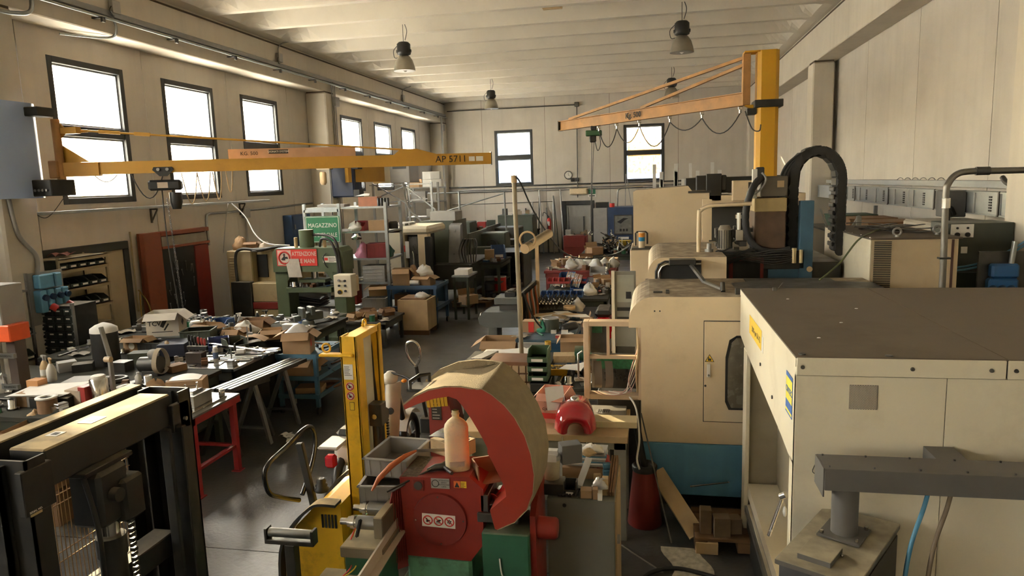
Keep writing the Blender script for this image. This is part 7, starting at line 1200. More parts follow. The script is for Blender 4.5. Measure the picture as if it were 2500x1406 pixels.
# ---------------------------------------------------------------- moped, pallet truck, red stand
t = T('moped', 'white moped parked behind the yellow stacker', 'moped', (-2.75, 6.4, 0), w=True); m_mw = mat('moped_white', (.62, .58, .5), .35, coat=.4, grime=.2)
def wheel(t, x, y, r, ax='x', wd=.05):
    P(t, 'tyre', MB().torus((x, y, r), r-.045, .045, ax, 28, 8), m_blkp); P(t, 'rim', MB().torus((x, y, r), r-.085, .014, ax, 24, 6), m_steel)
    for i in range(5): a = i*1.2566; P(t, 'spoke', MB().bar((x, y, r), (x, y+(r-.09)*math.cos(a), r+(r-.09)*math.sin(a)), .02, .02), m_steel)
    P(t, 'hub', MB().cyl((x-wd, y, r), (x+wd, y, r), .035, n=12), m_dsteel)
wheel(t, -2.62, 7.1, .27); wheel(t, -2.85, 5.95, .27)
P(t, 'leg_shield', MB().sheet(lambda u, v: (-2.66-.02*v+(.16*(u-.5)), 6.72-.12*math.sin(math.pi*u)-.12*v+.1, .98-.6*v), 10, 6, .02), m_mw); P(t, 'front_fork', MB().bar((-2.66, 6.85, .95), (-2.62, 7.08, .3), .05, .04), m_mw); P(t, 'front_fender', MB().sheet(lambda u, v: (-2.68+.12*v, 7.1-.29*math.cos(.5+1.9*u), .27+.31*math.sin(.5+1.9*u)), 10, 3, .01), m_mw)
P(t, 'headset', MB().sph((-2.68, 6.78, 1.02), (.08, .1, .08), 14, 8), m_mw); P(t, 'handlebar', MB().tube(smooth([(-2.98, 6.68, 1.02), (-2.85, 6.74, 1.06), (-2.68, 6.76, 1.08), (-2.5, 6.72, 1.06), (-2.38, 6.64, 1.02)]), .014), m_blkp); P(t, 'grip', MB().cyl((-2.42, 6.66, 1.03), (-2.3, 6.6, 1.0), .02), m_blkp); P(t, 'indicator', MB().sph((-2.5, 6.7, 1.02), (.03, .03, .02)), mat('lamp_orange', (0, 0, 0)))
P(t, 'body', MB().bx(-2.93, -2.72, 5.85, 6.5, .42, .66, .05), m_mw); P(t, 'floor_board', MB().bx(-2.85, -2.66, 6.45, 6.85, .3, .4, .02), m_blkp); P(t, 'seat', MB().bx(-2.92, -2.74, 5.9, 6.4, .66, .76, .04), m_blkp); P(t, 'tail_rack', MB().bx(-2.95, -2.75, 5.6, 5.9, .68, .71, .02), m_tray); P(t, 'tail_light', MB().bx(-2.9, -2.8, 5.62, 5.7, .5, .62, .02), mat('tail_red', (.4, .01, .02), .2)); P(t, 'shock', MB().cyl((-2.63, 6.95, .5), (-2.65, 6.88, .8), .03), m_blkp); P(t, 'horn', MB().cyl((-2.63, 6.62, .72), (-2.63, 6.6, .72), .035), m_blkp)
t = T('pallet_truck', 'pallet truck with chrome loop handle behind the moped', 'pallet truck', (-2.55, 7.6, 0), w=True); P(t, 'shaft', MB().cyl((-2.56, 7.55, .3), (-2.59, 7.35, 1.0), .02), m_blk); P(t, 'loop', MB().tube(smooth([(-2.59, 7.34, 1.0), (-2.66, 7.3, 1.12), (-2.66, 7.26, 1.26), (-2.59, 7.25, 1.31), (-2.52, 7.26, 1.26), (-2.52, 7.3, 1.12), (-2.59, 7.34, 1.0)]), .015), m_chrome); P(t, 'pump', MB().bx(-2.64, -2.48, 7.5, 7.7, .05, .35, .02), m_blk)
for x in (-2.7, -2.42): P(t, 'fork', MB().bx(x-.07, x+.07, 7.7, 8.8, .06, .1, .01), m_blk)
P(t, 'steer_wheel', MB().cyl((-2.62, 7.55, .09), (-2.5, 7.55, .09), .09), m_dsteel)
t = T('red_stand', 'dark red stand with a black notice behind the saw', 'stand', (-1.95, 6.5, 0), w=True); P(t, 'body', MB().prism([(-2.15, 0), (-2.15, 1.12), (-1.98, 1.12), (-1.78, 0)], 'y', 6.4, 6.75), m_redd); P(t, 'notice', MB().bx(-2.12, -2.02, 6.394, 6.4, .72, .92), m_blkp); P(t, 'notice_text', label_lines(face((-2.07, 6.393, .82), (1, 0, 0)), .09, .18, 6, 2), m_tray)
for i in range(6): S('leather_strip', 'yellow leather strip hanging over the red stand', 'strip', MB().sheet(lambda u, v: (.03*v, -.03*math.sin(3*u), -.28*u+.02*i*.2), 6, 1, .004), mat('leather_yellow', (.55, .33, .03), .5), (-2.16+.036*i, 6.398, 1.125), 0, 'leather strips on the red stand')
block('grey steel box beside the red stand', (-1.6, 6.7, 0), .3, .35, 1.0, m_dsteel, 0, 'steel_box', 'box')
scatter(1080, 1030, 1.0, 14, 8, 5, 'on the grey box behind the canister', 61, 1.0, ('nut', 'plate', 'block'), R=(-1.72, -1.48, 6.55, 6.85))
# ---------------------------------------------------------------- pole lamp
t = T('pole_lamp', 'tall leaning pole with an inspection lamp above the benches', 'lamp', (-1.5, 8.0, .9), w=True); P(t, 'pole', MB().cyl((-1.49, 8.0, 0), (-1.53, 8.0, 3.02), .026, n=12), mat('pole_beige', (.27, .23, .16), .45, metal=.4)); P(t, 'cap', MB().cyl((-1.53, 8.0, 3.0), (-1.53, 8.0, 3.08), .035, n=12), m_wood)
a, b = at(1282, 607, Y=7.9), at(1340, 570, Y=8.5); P(t, 'lamp_shade', MB().cyl(a, b, .055, n=18), m_cream); P(t, 'shade_end', MB().cyl(a-(b-a)*.02, a, .058, n=18), m_wood); P(t, 'spring_arm', MB().torus(tuple(at(1288, 585, Y=7.98)), .09, .012, 'y', 20, 6), m_wood); P(t, 'arm_joint', MB().cyl(at(1268, 600, Y=8.0), at(1300, 590, Y=8.0), .02), m_blkp)
P(t, 'feed_cable', MB().tube(smooth([(-1.53, 8.0, 3.08), at(1270, 445, Y=8.0), at(1300, 510, Y=8.3), at(1340, 575, Y=9.0), at(1380, 618, Y=10), at(1430, 632, Y=11), at(1500, 620, Y=11.5), at(1538, 600, Y=10)]), .01, 6), m_hose); P(t, 'lower_cable', MB().tube(smooth([at(1278, 715, Y=8), at(1300, 770, Y=8.4), at(1322, 800, Y=9)]), .012, 6), m_hose)
# ---------------------------------------------------------------- papers bench, parts cabinet, bins
bench('workbench', 'steel bench with drawings and aluminium profiles behind the saw bow', -2.2, -1.15, 7.72, 8.5, .9, m_bt, m_bgr, .04)
for i in range(4): paper('white drawing on the bench behind the saw bow', Q(1215+22*i, 860+3*(i % 2), .905)[:2]+(.903+.002*i,), .36, .28, .3*i, group='drawings behind the saw bow')
for i in range(4): rods('aluminium profile in the stack at the bench end', (-2.1+.035*i, 7.95, .93), (-1.98+.035*i, 8.35, .93), .016, m_tray, 'profile', 'profile', 'profiles at the bench end', True)
t = T('parts_cabinet', 'brown small-parts cabinet with pale drawers', 'parts cabinet', (-1.45, 7.45, 0), w=True); P(t, 'carcass', MB().bx(-1.75, -1.27, 7.3, 7.7, 0, 1.08, .004), mat('cab_brown', (.16, .07, .03), .6)); dm = None
for r_ in range(8):
    for c_ in range(6):
        x, z = -1.71+c_*.078, .3+r_*.095
        o = P(t, 'drawer', MB().bx(-.033, .033, 0, .03, 0, .075, .003), mat('drawer_tan', (.42, .29, .17), .7)) if dm is None else bpy.data.objects.new('drawer', dm.data)
        if dm is None: dm = o
        else: COL.objects.link(o); o.parent = t
        o.location = (x+.033+1.45-.0, 7.28-7.45, z)
        if dm is o:
            for v in o.data.vertices: v.co += Vector((-1.45, 7.45, 0))
for i in range(8): S('magazine_box', 'grey stacked tray under the green bins', 'tray', MB().bx(-.1, .1, -.14, .14, 0, .1, .006).bx(-.105, .105, -.145, .145, .085, .1, .003), mat('tray_dark', (.06, .065, .065), .5), (-1.16, 7.25, .115*i), .03*(i % 2), 'grey trays under the green bins')
for i in range(3): sbin(('lowest', 'middle', 'topmost')[i]+' green bin in the stack beside the parts cabinet', (-1.17, 7.22, .93+.1*i), .2, .28, .13, m_bing, 0)
bench('workbench', 'low grey bench with a yellow parts tray near the electrical cabinet', -1.02, -.42, 7.15, 7.95, .85, m_bt, mat('bench_sage', (.10, .11, .085), .55), .04, .06, .35)
tray('parts_tray', 'yellow tray full of shiny parts on the low grey bench', Q(1362, 912, .85), .24, .18, .07, mat('tray_yellow', (.70, .40, .02), .45), 0)
for i in range(10): S('hex_nut', 'shiny fitting in the yellow tray', 'nut', MB().cyl((0, 0, 0), (0, 0, .025), .018, n=6, sm=False).cyl((0, 0, .02), (0, 0, .05), .01, n=8), m_chrome, (Q(1362, 912, .85)[0]-.09+.02*i, Q(1362, 912, .85)[1]-.04+.03*(i % 4), .875+.01*(i % 3)), i, 'fittings in the yellow tray')
paper('white paper over the parts on the low grey bench', Q(1400, 898, .95), .26, .2, -.3, curl=.06); carton('brown carton with plans sticking out at the bench back', Q(1400, 858, .85), .32, .22, .2, m_card, .1); carton('stained printed carton under the white paper', Q(1378, 880, .85), .26, .2, .08, mat('stained_carton', (0, 0, 0)), .1, 'shut', False); tin('small yellow tin on the low grey bench', Q(1338, 855, .85), .04, .12, mat('tin_yellow', (.62, .38, .08), .5), lid=m_yelp); t = T('green_drum', 'dark green round drum lying on the low grey bench', 'drum', Q(1425, 880, .85)); P(t, 'drum', MB().cyl((-.1, 0, .09), (.1, 0, .09), .09, n=18), m_grn); P(t, 'end', MB().cyl((.1, 0, .09), (.105, 0, .09), .075, n=18), m_blkp)
rods('steel cylinder lying on the low grey bench', Q(1395, 895, .9), Q(1425, 905, .9), .03, m_steel, 'steel_cylinder', 'cylinder'); scatter(1385, 900, .85, 40, 16, 30, 'on the low grey bench', 63, 1.1, R=(-0.98, -0.46, 7.2, 7.9)); scatter(1400, 965, .35, 35, 8, 8, 'under the low grey bench', 64, 1.4, R=(-0.95, -0.5, 7.22, 7.8))
# meter panel, cartons, blue bench
t = T('meter_panel', 'grey panel with a gauge and a wooden window leaning on the blue bench', 'panel', (-1.6, 9.2, 0), w=True); P(t, 'plate', MB().bx(-1.78, -1.38, 9.2, 9.24, .3, .85, .004), m_tray); P(t, 'window', MB().bx(-1.62, -1.48, 9.18, 9.2, .55, .74, .004), m_cream); P(t, 'window_inner', MB().bx(-1.59, -1.51, 9.17, 9.185, .58, .71), m_wood); P(t, 'gauge', MB().cyl((-1.68, 9.2, .56), (-1.68, 9.18, .56), .05, n=16), m_blkp)
carton('large upright open carton beside the pole lamp', (-2.1, 9.6, .0), .5, .4, .82, m_card, .05); carton('smaller carton with flap and printed label in front of the large carton', (-2.12, 9.3, .0), .3, .25, .55, m_card, .1, 'open', mark=text('BE', .05))
rods('black profile lying before the cartons', (-2.3, 9.0, .4), (-1.75, 9.0, .42), .04, m_blkp, sq=True)
bench('workbench', 'blue steel bench heaped with rags, papers and tools', -1.85, -1.05, 9.4, 10.9, .85, mat('bench_bluetop', (.06, .10, .14), .5), mat('bench_blue', (.03, .10, .2), .5), .05, .06, None, 'workbench', 0, .1)
carton('brown carton with a red stripe on the blue bench', Q(1300, 808, .85), .26, .2, .16, m_card, 0, 'shut', False); S('red_stripe', 'red stripe label on the brown carton of the blue bench', 'label', MB().bx(-.04, .04, -.002, 0, 0, .15), m_redp, (Q(1300, 808, .85)[0], Q(1300, 808, .85)[1]-.105, .855))
t = bag('green plastic bag on the blue bench', Q(1322, 810, .85), .16, .14, .16, mat('bag_teal', (.05, .28, .19), .4), seed=2); tin('grey-green bucket with tools on the blue bench', Q(1345, 808, .85), .12, .2, m_bgr, 'bucket', 'bucket'); S('shoe', 'black rubber shoe-shaped cover on the blue bench', 'cover', MB().tube(smooth([(0, 0, .05), (.1, .06, .07), (.22, .16, .08)], 4), [.03, .05, .06, .065, .06, .06, .06, .055, .03], 12), m_blkp, Q(1370, 812, .85))
for i in range(6): paper('paper sheet spread on the blue bench', Q(1330+16*i, 770+5*(i % 3), .86)[:2]+(.86+.01*i,), .34, .26, .7*i, m_paper if i % 2 else m_wood, .03, 'papers on the blue bench')
ring('roll of tape on the blue bench', Q(1390, 755, .9), .1, .03, m_wood, 'tape_roll', 'tape', h=.06); scatter(1345, 785, .85, 50, 24, 56, 'on the blue bench', 65, 1.3, ('tool', 'rag', 'packet', 'plate', 'rag', 'tool', 'block'), R=(-1.8, -1.1, 9.45, 10.8))
t = T('cable_board', 'board hung with looped cables beside the blue bench', 'cable board', (-1.95, 10.9, 0), w=True); P(t, 'post', MB().bx(-2.02, -1.96, 10.6, 10.64, 0, 1.25), m_wood); P(t, 'post', MB().bx(-1.98, -1.92, 12.1, 12.15, 0, 2.05), m_wood); P(t, 'board', MB().bx(-2.0, -1.97, 10.62, 12.1, .5, 1.3), m_blk)
rn = random.Random(8)
for i in range(12): y = 10.7+.1*i; P(t, 'cable_loop', MB().tube(smooth([(-1.94, y, 1.25), (-1.9, y+.03, .9), (-1.92, y+.06, .6+.1*rn.random()), (-1.95, y+.09, .9), (-1.94, y+.1, 1.25)]), .014, 5), (m_hose, M_P[3], mat('cable_orange', (.45, .09, .03), .5), m_tray)[i % 4])
# grey milling table
t = T('grey_machine', 'grey flatbed machine with a vise table by the aisle', 'machine', (-2.5, 12.2, 0), w=True); m_gm = mat('gm_grey', (.13, .135, .12), .5, var=.12, grime=.2); P(t, 'bed', MB().prism([(-2.98, .55), (-3.0, .66), (-2.9, .76), (-2.0, .76), (-2.0, .5), (-2.85, .48)], 'y', 11.9, 12.5), m_gm); P(t, 'leg', MB().bx(-2.85, -2.68, 12.0, 12.4, 0, .5, .01), m_gm); P(t, 'leg', MB().bx(-2.2, -2.05, 12.0, 12.4, 0, .5, .01), m_gm); P(t, 'table', MB().bx(-2.72, -2.15, 12.0, 12.5, .88, 1.0, .01), m_gm); P(t, 'knee', MB().bx(-2.65, -2.2, 12.1, 12.4, .76, .88), m_dsteel); P(t, 'vise', MB().bx(-2.55, -2.35, 12.1, 12.35, 1.0, 1.09, .01).bx(-2.5, -2.4, 12.1, 12.35, 1.09, 1.12, .01), m_blk); P(t, 'handwheel', MB().torus((-2.99, 12.1, .66), .05, .01, 'x'), m_chrome)
# tool holder cabinet and table
t = T('tool_cart', 'blue cabinet topped with rows of chrome tool holders', 'tool cart', (-1.65, 12, 0), w=True); P(t, 'body', MB().bx(-1.98, -1.25, 11.7, 12.4, 0, .78, .006), mat('cart_blue', (.035, .10, .16), .5)); P(t, 'rack', MB().bx(-2.0, -1.24, 11.75, 12.45, .78, .84), m_blk)
g = 'tool holders on the blue cabinet'; k0 = None
for i in range(12):
    for j in range(4):
        L = (-1.95+.06*i, 11.82+.15*j, .84)
        if k0 is None: k0 = T('tool_holder', 'chrome tool holder standing on the blue cabinet', 'tool holder', L, 0, g); P(k0, 'cone', MB().lathe([(.016, 0), (.026, .07), (.03, .075), (.03, .1), (.018, .11)], n=10), m_chrome); P(k0, 'tool', MB().cyl((0, 0, .11), (0, 0, .19), .01, n=8), m_dsteel)
        elif (i*5+j*3) % 7: dup(k0, L)
bench('workbench', 'long tool table behind the blue cabinet', -2.0, -.75, 12.5, 14.6, .9, m_bt, m_bgr, .05)
for j in range(2):
    for i in range(7): sbin('red-lipped blue bin in the %s row of the tool table' % ('front', 'rear')[j], (-1.94+.11*i, 12.75+.9*j, .9+.12*j), .1, .2, .1, M_P[5] if j == 0 else M_P[4], 0, 'red and blue bins on the tool table', False)
for i, (u, v) in enumerate(((1385, 690), (1415, 710))): sbin(('rear', 'front')[i]+' larger blue bin of files on the tool table', Q(u, v, .9), .3, .5, .2, M_P[5], 0)
for i in range(12): rods('metal file standing in the blue bins', (Q(1400, 700, .9)[0]-.15+.03*i, 13.7-.05*i, 1.0), (Q(1400, 700, .9)[0]-.1+.03*i, 14.0-.05*i, 1.2), .008, m_chrome if i % 3 else m_wood, 'file', 'file', 'files in the blue bins')
bottle('clear water bottle on the tool table', Q(1482, 690, .9), .045, .32, mat('clear_pet', (.75, .78, .78), .1, trans=.9), m_white); sbin('grey plastic crate at the back of the tool table', Q(1460, 672, .9), .35, .3, .18, m_tray, 0)
bag('white rag heap on the tool table', Q(1440, 720, .9), .25, .2, .2, m_paper, seed=1, name='rag', cat='rag'); bag('clear plastic bag at the cart corner', (-1.22, 11.75, .82), .24, .2, .2, mat('film_clear', (0, 0, 0)), seed=4); scatter(1440, 700, .9, 45, 25, 60, 'on the long tool table', 67, 1.2, ('packet', 'tool', 'rag', 'sleeve', 'tin', 'plate', 'carton', 'rag'), R=(-1.9, -0.8, 12.95, 14.5))
# red scooter
t = T('scooter', 'red scooter seen from behind beside the tool table', 'scooter', (-.75, 11.3, 0), w=True); wheel(t, -.78, 11.35, .27); P(t, 'rear_fender', MB().sheet(lambda u, v: (-.9+.24*v, 11.35-.36*math.cos(.2+2.7*u), .3+.38*math.sin(.2+2.7*u)), 14, 3, .012), mat('scooter_red', (.42, .01, .02), .25, coat=.6)); P(t, 'body', MB().bx(-.92, -.64, 11.5, 12.4, .35, .75, .06), mat('scooter_red', (0, 0, 0))); P(t, 'seat', MB().bx(-.92, -.64, 11.5, 12.2, .75, .86, .05), m_blkp); P(t, 'plate', MB().bx(-.62, -.6, 11.05, 11.3, .3, .6), m_paper); wheel(t, -.78, 12.7, .25)
scatter(1430, 790, .0, 12, 6, 4, 'on the floor beside the scooter', 68, 1.5, ('carton', 'packet'))
# red bench with tool-holder heap
bench('workbench', 'dark red bench with white sacks and cartons in the middle aisle', -2.5, -.8, 16.5, 18.6, .9, m_redd, m_redd, .06, .08, None)
for i in range(6): bag('white crumpled sack on the dark red bench', (-1.9+.2*i, 16.9+.12*(i % 3), .9), .3, .26, .22, m_paper, seed=i, group='sacks on the red bench')
scatter(1430, 628, .9, 60, 8, 40, 'on the dark red bench', 71, 1.7, ('packet', 'carton', 'tin', 'rag', 'block', 'plate'), R=(-2.4, -0.9, 16.6, 18.4))
bench('workbench', 'far bench piled with black tool holders', -1.9, -.3, 19.0, 20.6, 1.0, m_bt, m_bgr, .05)
g = 'tool holders heaped on the far bench'; rn = random.Random(2)
for i in range(46):
    a = rn.random()*6.28; r_ = rn.random()**.7*.6; z = 1.0+.62*(1-r_/.6)*rn.random(); S('tool_holder', 'dark tool holder in the heap on the far bench', 'tool holder', MB(RX(rn.uniform(-1.2, 1.2)) @ RY(rn.uniform(-1.2, 1.2))).cyl((0, 0, 0), (0, 0, .16), .035, .03, n=8).cyl((0, 0, .16), (0, 0, .3), .016, n=6), m_dsteel if i % 3 else m_chrome, (-1.05+r_*math.cos(a), 19.7+.6*r_*math.sin(a), z), a, g)
block('yellow carton behind the tool-holder heap', (-.75, 20.3, 1.0), .4, .3, .28, mat('carton_yellow', (.5, .33, .03), .6), .1, 'yellow_carton', 'carton'); scatter(1440, 610, 1.0, 50, 8, 14, 'on the far bench', 73, 2.0, ('packet', 'tin', 'carton', 'block'), R=(-1.8, -0.4, 19.1, 20.5))
t = T('floor_lamp_stand', 'black tripod stand right of the far bench', 'stand', (-.3, 18, 0), w=True)
for i in range(3): a = i*2.1+.4; P(t, 'leg', MB().cyl((-.3, 18, 1.1), (-.3+.35*math.cos(a), 18+.35*math.sin(a), 0), .015, n=6), m_blkp)
P(t, 'head', MB().sph((-.3, 18, 1.15), .08, 10, 6), m_blkp)
# ---------------------------------------------------------------- ceiling lamps
m_bell = mat('lamp_alu', (.34, .31, .25), .4, metal=.6); lp0 = None
for i, (x, y, nm) in enumerate(((-5.4, 15.63, 'near left'), (.64, 15.58, 'near right'), (-5.4, 24.5, 'far left'), (.67, 24.1, 'far right'))):
    lb = '%s bell-shaped high-bay lamp under the ceiling' % nm; L = (x, y, 5.55)
    if lp0 is None:
        lp0 = t = T('ceiling_lamp', lb, 'lamp', L, 0, 'high-bay lamps'); P(t, 'bell', MB().lathe([(.245, 0), (.24, .015), (.225, .1), (.19, .22), (.13, .31), (.09, .335), (.085, .335), (.125, .30), (.185, .21), (.22, .1), (.235, .015)], n=32), m_bell); P(t, 'housing', MB().lathe([(.1, .335), (.15, .36), (.16, .4), (.15, .45), (.15, .58), (.11, .62), (0, .62)], n=20), m_blkp); P(t, 'bulb', MB().lathe([(.0, -.03), (.05, 0), (.06, .08), (.04, .2)], n=14), m_white); P(t, 'clip', MB().bx(-.17, -.14, -.03, .03, .4, .46, .005).bx(.14, .17, -.03, .03, .4, .46, .005), m_blkp); P(t, 'hanger', MB().cyl((0, 0, .6), (0, 0, 1.0), .007, n=6), m_dsteel); P(t, 'cable', MB().tube(smooth([(.05, 0, 1.0), (.09, 0, .85), (.04, 0, .66)]), .008, 6).tube(smooth([(-.14, 0, .56), (-.24, 0, .45), (-.22, 0, .3), (-.13, 0, .3)]), .007, 6), m_hose)
    else: dup(lp0, L, 0, lb)
S('emergency_light', 'small rectangular emergency light on the ceiling', 'light', MB().bx(-.2, .2, -.09, .09, 0, .07, .01).bx(-.18, .18, -.095, -.05, -.015, .01, .005), m_wood, (-1.95, 14.9, 6.46))
# ---------------------------------------------------------------- back wall fittings
S('wall_pipe', 'long upper conduit across the back wall', 'pipe', MB().tube([(-8.55, 29.93, 6.1), (-2.98, 29.93, 6.1)], .022, 6).tube([(-2.99, 29.93, 6.1), (-3.02, 29.93, 2.3)], .022, 6), m_dsteel, (-5, 29.9, 6), w=True); S('junction_box', 'small junction box at the bend of the back wall conduit', 'junction box', MB().bx(-3.08, -2.9, 29.88, 29.98, 6.02, 6.2, .01), m_dsteel, (-3, 29.9, 6.1), w=True)
for z, nm in ((2.86, 'upper'), (2.72, 'middle'), (2.64, 'lower')): S('wall_pipe', nm+' thin pipe of the three along the back wall', 'pipe', MB().cyl((-8.6, 29.94, z), (3.7, 29.94, z), .03 if nm == 'upper' else .022, n=8), m_steel if nm != 'upper' else m_dsteel, (-3, 29.94, z), w=True)
S('wall_cable', 'thin cable clipped low across the back wall', 'cable', MB().cyl((-8.5, 29.97, 2.12), (-4.1, 29.97, 2.16), .012, n=6), m_dsteel, (-6, 29.97, 2.1), w=True)
t = T('wall_clock', 'round white wall clock on the back wall', 'clock', (-3.4, 29.96, 3.24)); P(t, 'rim', MB().torus((0, 0, 0), .16, .018, 'y', 28, 8), m_dsteel); P(t, 'dial', MB().cyl((0, .03, 0), (0, -.004, 0), .158, n=28), m_white); P(t, 'hands', MB().bx(-.006, .006, -.008, -.006, 0, .1).bx(-.006, .07, -.008, -.006, -.006, .006, 0, RY(.6)), m_print)
for i in range(12): a = i*math.pi/6; P(t, 'hour_mark', MB().bx(-.006, .006, -.007, -.005, .115, .145, 0, RY(a)), m_print)
S('speaker_pair', 'pair of small dark boxes under the clock', 'boxes', MB().bx(-.17, -.02, -.08, 0, 0, .14, .01).bx(.02, .17, -.08, 0, 0, .14, .01).bx(-.17, .17, -.02, 0, -.02, 0), m_blkp, (-3.12, 29.98, 2.98)); S('emergency_light', 'beige emergency light above the back door', 'light', MB().bx(-.37, .37, -.12, 0, 0, .26, .02).bx(-.33, .33, -.14, -.1, .03, .23, .01), m_cream, (-2.98, 29.98, 2.42))
t = T('exit_sign', 'small green exit pictogram sign above the back door', 'sign', (-2.42, 29.97, 2.42)); P(t, 'board', MB().bx(-.17, .17, -.01, 0, -.12, .28, .002), m_white); P(t, 'green_field', MB().bx(-.15, .15, -.014, -.01, .0, .26), mat('exit_green', (.02, .12, .06), .5)); P(t, 'pictogram', MB().bx(-.035, .035, -.018, -.014, .03, .23), m_white); P(t, 'caption', MB().bx(-.12, .12, -.014, -.01, -.09, -.05), m_print)
t = T('fire_extinguisher', 'red fire extinguisher on the back wall left of the door', 'fire extinguisher', (-4.25, 29.8, .95)); P(t, 'cylinder', MB().lathe([(.09, 0), (.1, .02), (.1, .42), (.07, .5), (.03, .53)], n=18), m_redp); P(t, 'valve', MB().bx(-.03, .03, -.03, .03, .52, .6, .008), m_blkp); P(t, 'hose', MB().tube(smooth([(0, 0, .58), (-.12, 0, .72), (-.22, 0, .75), (-.26, 0, .6)]), .016, 6), m_blkp); P(t, 'label', MB().bx(-.05, .05, -.104, -.098, .2, .38), m_white)
for i in range(9): rods('metal bar leaning on the back wall by the extinguisher', (-5.1+.22*i, 29.4, .02), (-5.25+.2*i+.1*(i % 3), 29.9, 1.9+.25*(i % 4)), .03, m_steel if i % 2 else m_dsteel, group='bars leaning on the back wall')
t = T('blue_machine', 'blue machine cabinet with a framed screen beside the back door', 'machine', (-1.4, 28.5, 0), w=True); P(t, 'grey_side', MB().bx(-2.22, -1.68, 28.0, 29.4, 0, 1.9, .01), m_tray); P(t, 'blue_body', MB().bx(-1.66, -.4, 28.0, 29.4, 0, 1.92, .01), mat('mach_navy', (.025, .05, .12), .5)); P(t, 'screen_frame', MB().bx(-1.42, -.7, 27.97, 28.0, .85, 1.62, .01), m_dsteel); P(t, 'screen', MB().bx(-1.38, -.74, 27.96, 27.975, .9, 1.58), mat('screen_grey', (.17, .17, .15), .4, var=.3)); P(t, 'bird_mark', MB().prism([(-1.3, 1.35), (-1.05, 1.5), (-.85, 1.48), (-1.0, 1.42), (-1.15, 1.28)], 'y', 27.955, 27.96), m_print); P(t, 'label', MB().bx(-1.25, -.85, 27.97, 28.0, .68, .76), m_white)
for i in range(3): P(t, 'number_print', MB().bx(-1.2+.12*i, -1.12+.12*i, 27.955, 27.96, .98, 1.08), m_print)
block('black case on the blue machine cabinet', (-1.9, 28.5, 1.9), .5, .4, .22, m_blk, 0, 'case', 'case'); tin('red pot on the blue machine cabinet', (-1.5, 28.3, 1.92), .1, .16, m_redp)
t = T('pipe_frame', 'bent grey pipe frame standing on the blue machine cabinet', 'frame', (-.9, 28.6, 1.92), w=True); P(t, 'hoop', MB().tube(smooth([(-1.3, 28.4, 1.92), (-1.28, 28.4, 2.5), (-1.2, 28.4, 2.62), (-1.0, 28.4, 2.66), (-.3, 28.4, 2.68)]), .03), m_steel); P(t, 'prop', MB().bar((-.95, 28.6, 3.2), (-.75, 28.6, 1.92), .04, .03).bar((-.97, 28.6, 3.2), (-1.0, 28.6, 1.92), .03, .03), m_steel)
# long machine between back wall and enclosure
t = T('large_lathe', 'long cream and black machine in front of the back right wall', 'machine', (1.6, 15.5, 0), w=True); P(t, 'black_slide', MB().bx(.7, 2.6, 15.0, 15.6, 2.66, 2.98, .01), m_blk); P(t, 'slide_block', MB().bx(.9, 1.5, 14.95, 15.1, 2.7, 3.02, .02).bx(1.1, 1.4, 14.9, 15.1, 2.5, 3.05, .01), m_blkp); P(t, 'cream_box', MB().bx(1.6, 2.45, 14.8, 15.7, 2.5, 2.9, .01), m_cream); P(t, 'black_window', MB().bx(1.9, 2.3, 14.78, 14.8, 2.66, 2.86), m_blkp); P(t, 'cream_beam', MB().bx(.5, 3.0, 14.9, 15.8, 2.38, 2.62, .01), m_cream); P(t, 'body', MB().bx(.6, 3.0, 15.1, 16.4, 0, 2.4, .01), mat('dark_body', (.04, .04, .035), .6)); P(t, 'hook', MB().torus((2.25, 15.2, 2.92), .08, .015, 'y'), m_dsteel)
for i in range(16): x = -.25+.11*i+.03*(i % 3); S('profile_strip', 'white plastic strip standing behind the long machine', 'strip', MB().bx(-.035-.01*(i % 3), .035, -.01, .01, 0, .6+.18*(i*7 % 4), .003, RY(.03*(i % 3-1))), m_paper, (x+.2, 17.2, 2.18), 0, 'white strips behind the long machine')
block('tall dark stand carrying the white strips', (.75, 17.3, 0), 2.2, .6, 2.18, m_dsteel, 0, 'stand', 'stand')
# ---------------------------------------------------------------- left rear bay
t = T('machine_tool', 'off-white machine tool with a blue foot in the left rear bay', 'machine', (-5.7, 16.7, 0), w=True); P(t, 'left_column', MB().bx(-6.25, -5.78, 16.0, 17.45, .6, 2.0, .04), m_creamw); P(t, 'blue_foot', MB().bx(-6.25, -5.2, 16.0, 17.45, 0, .6, .02), mat('foot_blue', (.03, .07, .13), .5)); P(t, 'canopy', MB().bx(-6.25, -5.15, 16.0, 17.45, 1.85, 2.05, .06), m_creamw); P(t, 'right_post', MB().bx(-5.45, -5.2, 16.05, 16.3, .6, 1.88, .01), m_cream); P(t, 'cavity', MB().bx(-5.78, -5.45, 16.3, 17.4, .6, 1.85), m_blkp); P(t, 'door', MB().bx(-5.7, -5.48, 16.12, 16.16, .7, 1.8, .005), mat('door_smoke', (.1, .1, .09), .3)); P(t, 'door_handle', MB().tube(smooth([(-5.6, 16.08, 1.45), (-5.57, 16.05, 1.35), (-5.57, 16.05, 1.05), (-5.6, 16.08, .95)]), .016), m_chrome); P(t, 'control_panel', MB().bx(-5.25, -5.1, 15.95, 16.1, .9, 1.8, .01), m_blkp); P(t, 'notice', MB().bx(-5.74, -5.65, 15.98, 16.0, 1.3, 1.7), m_paper); P(t, 'red_label', MB().bx(-5.8, -5.75, 15.99, 16.0, 1.45, 1.6), m_redp)
for i in range(3): block('grey tray stack on the off-white machine tool', (-6.0, 16.4+.3*i, 2.05), .35, .25, .06, m_tray, .1*i, 'tray', 'tray', group='trays on the machine tool')
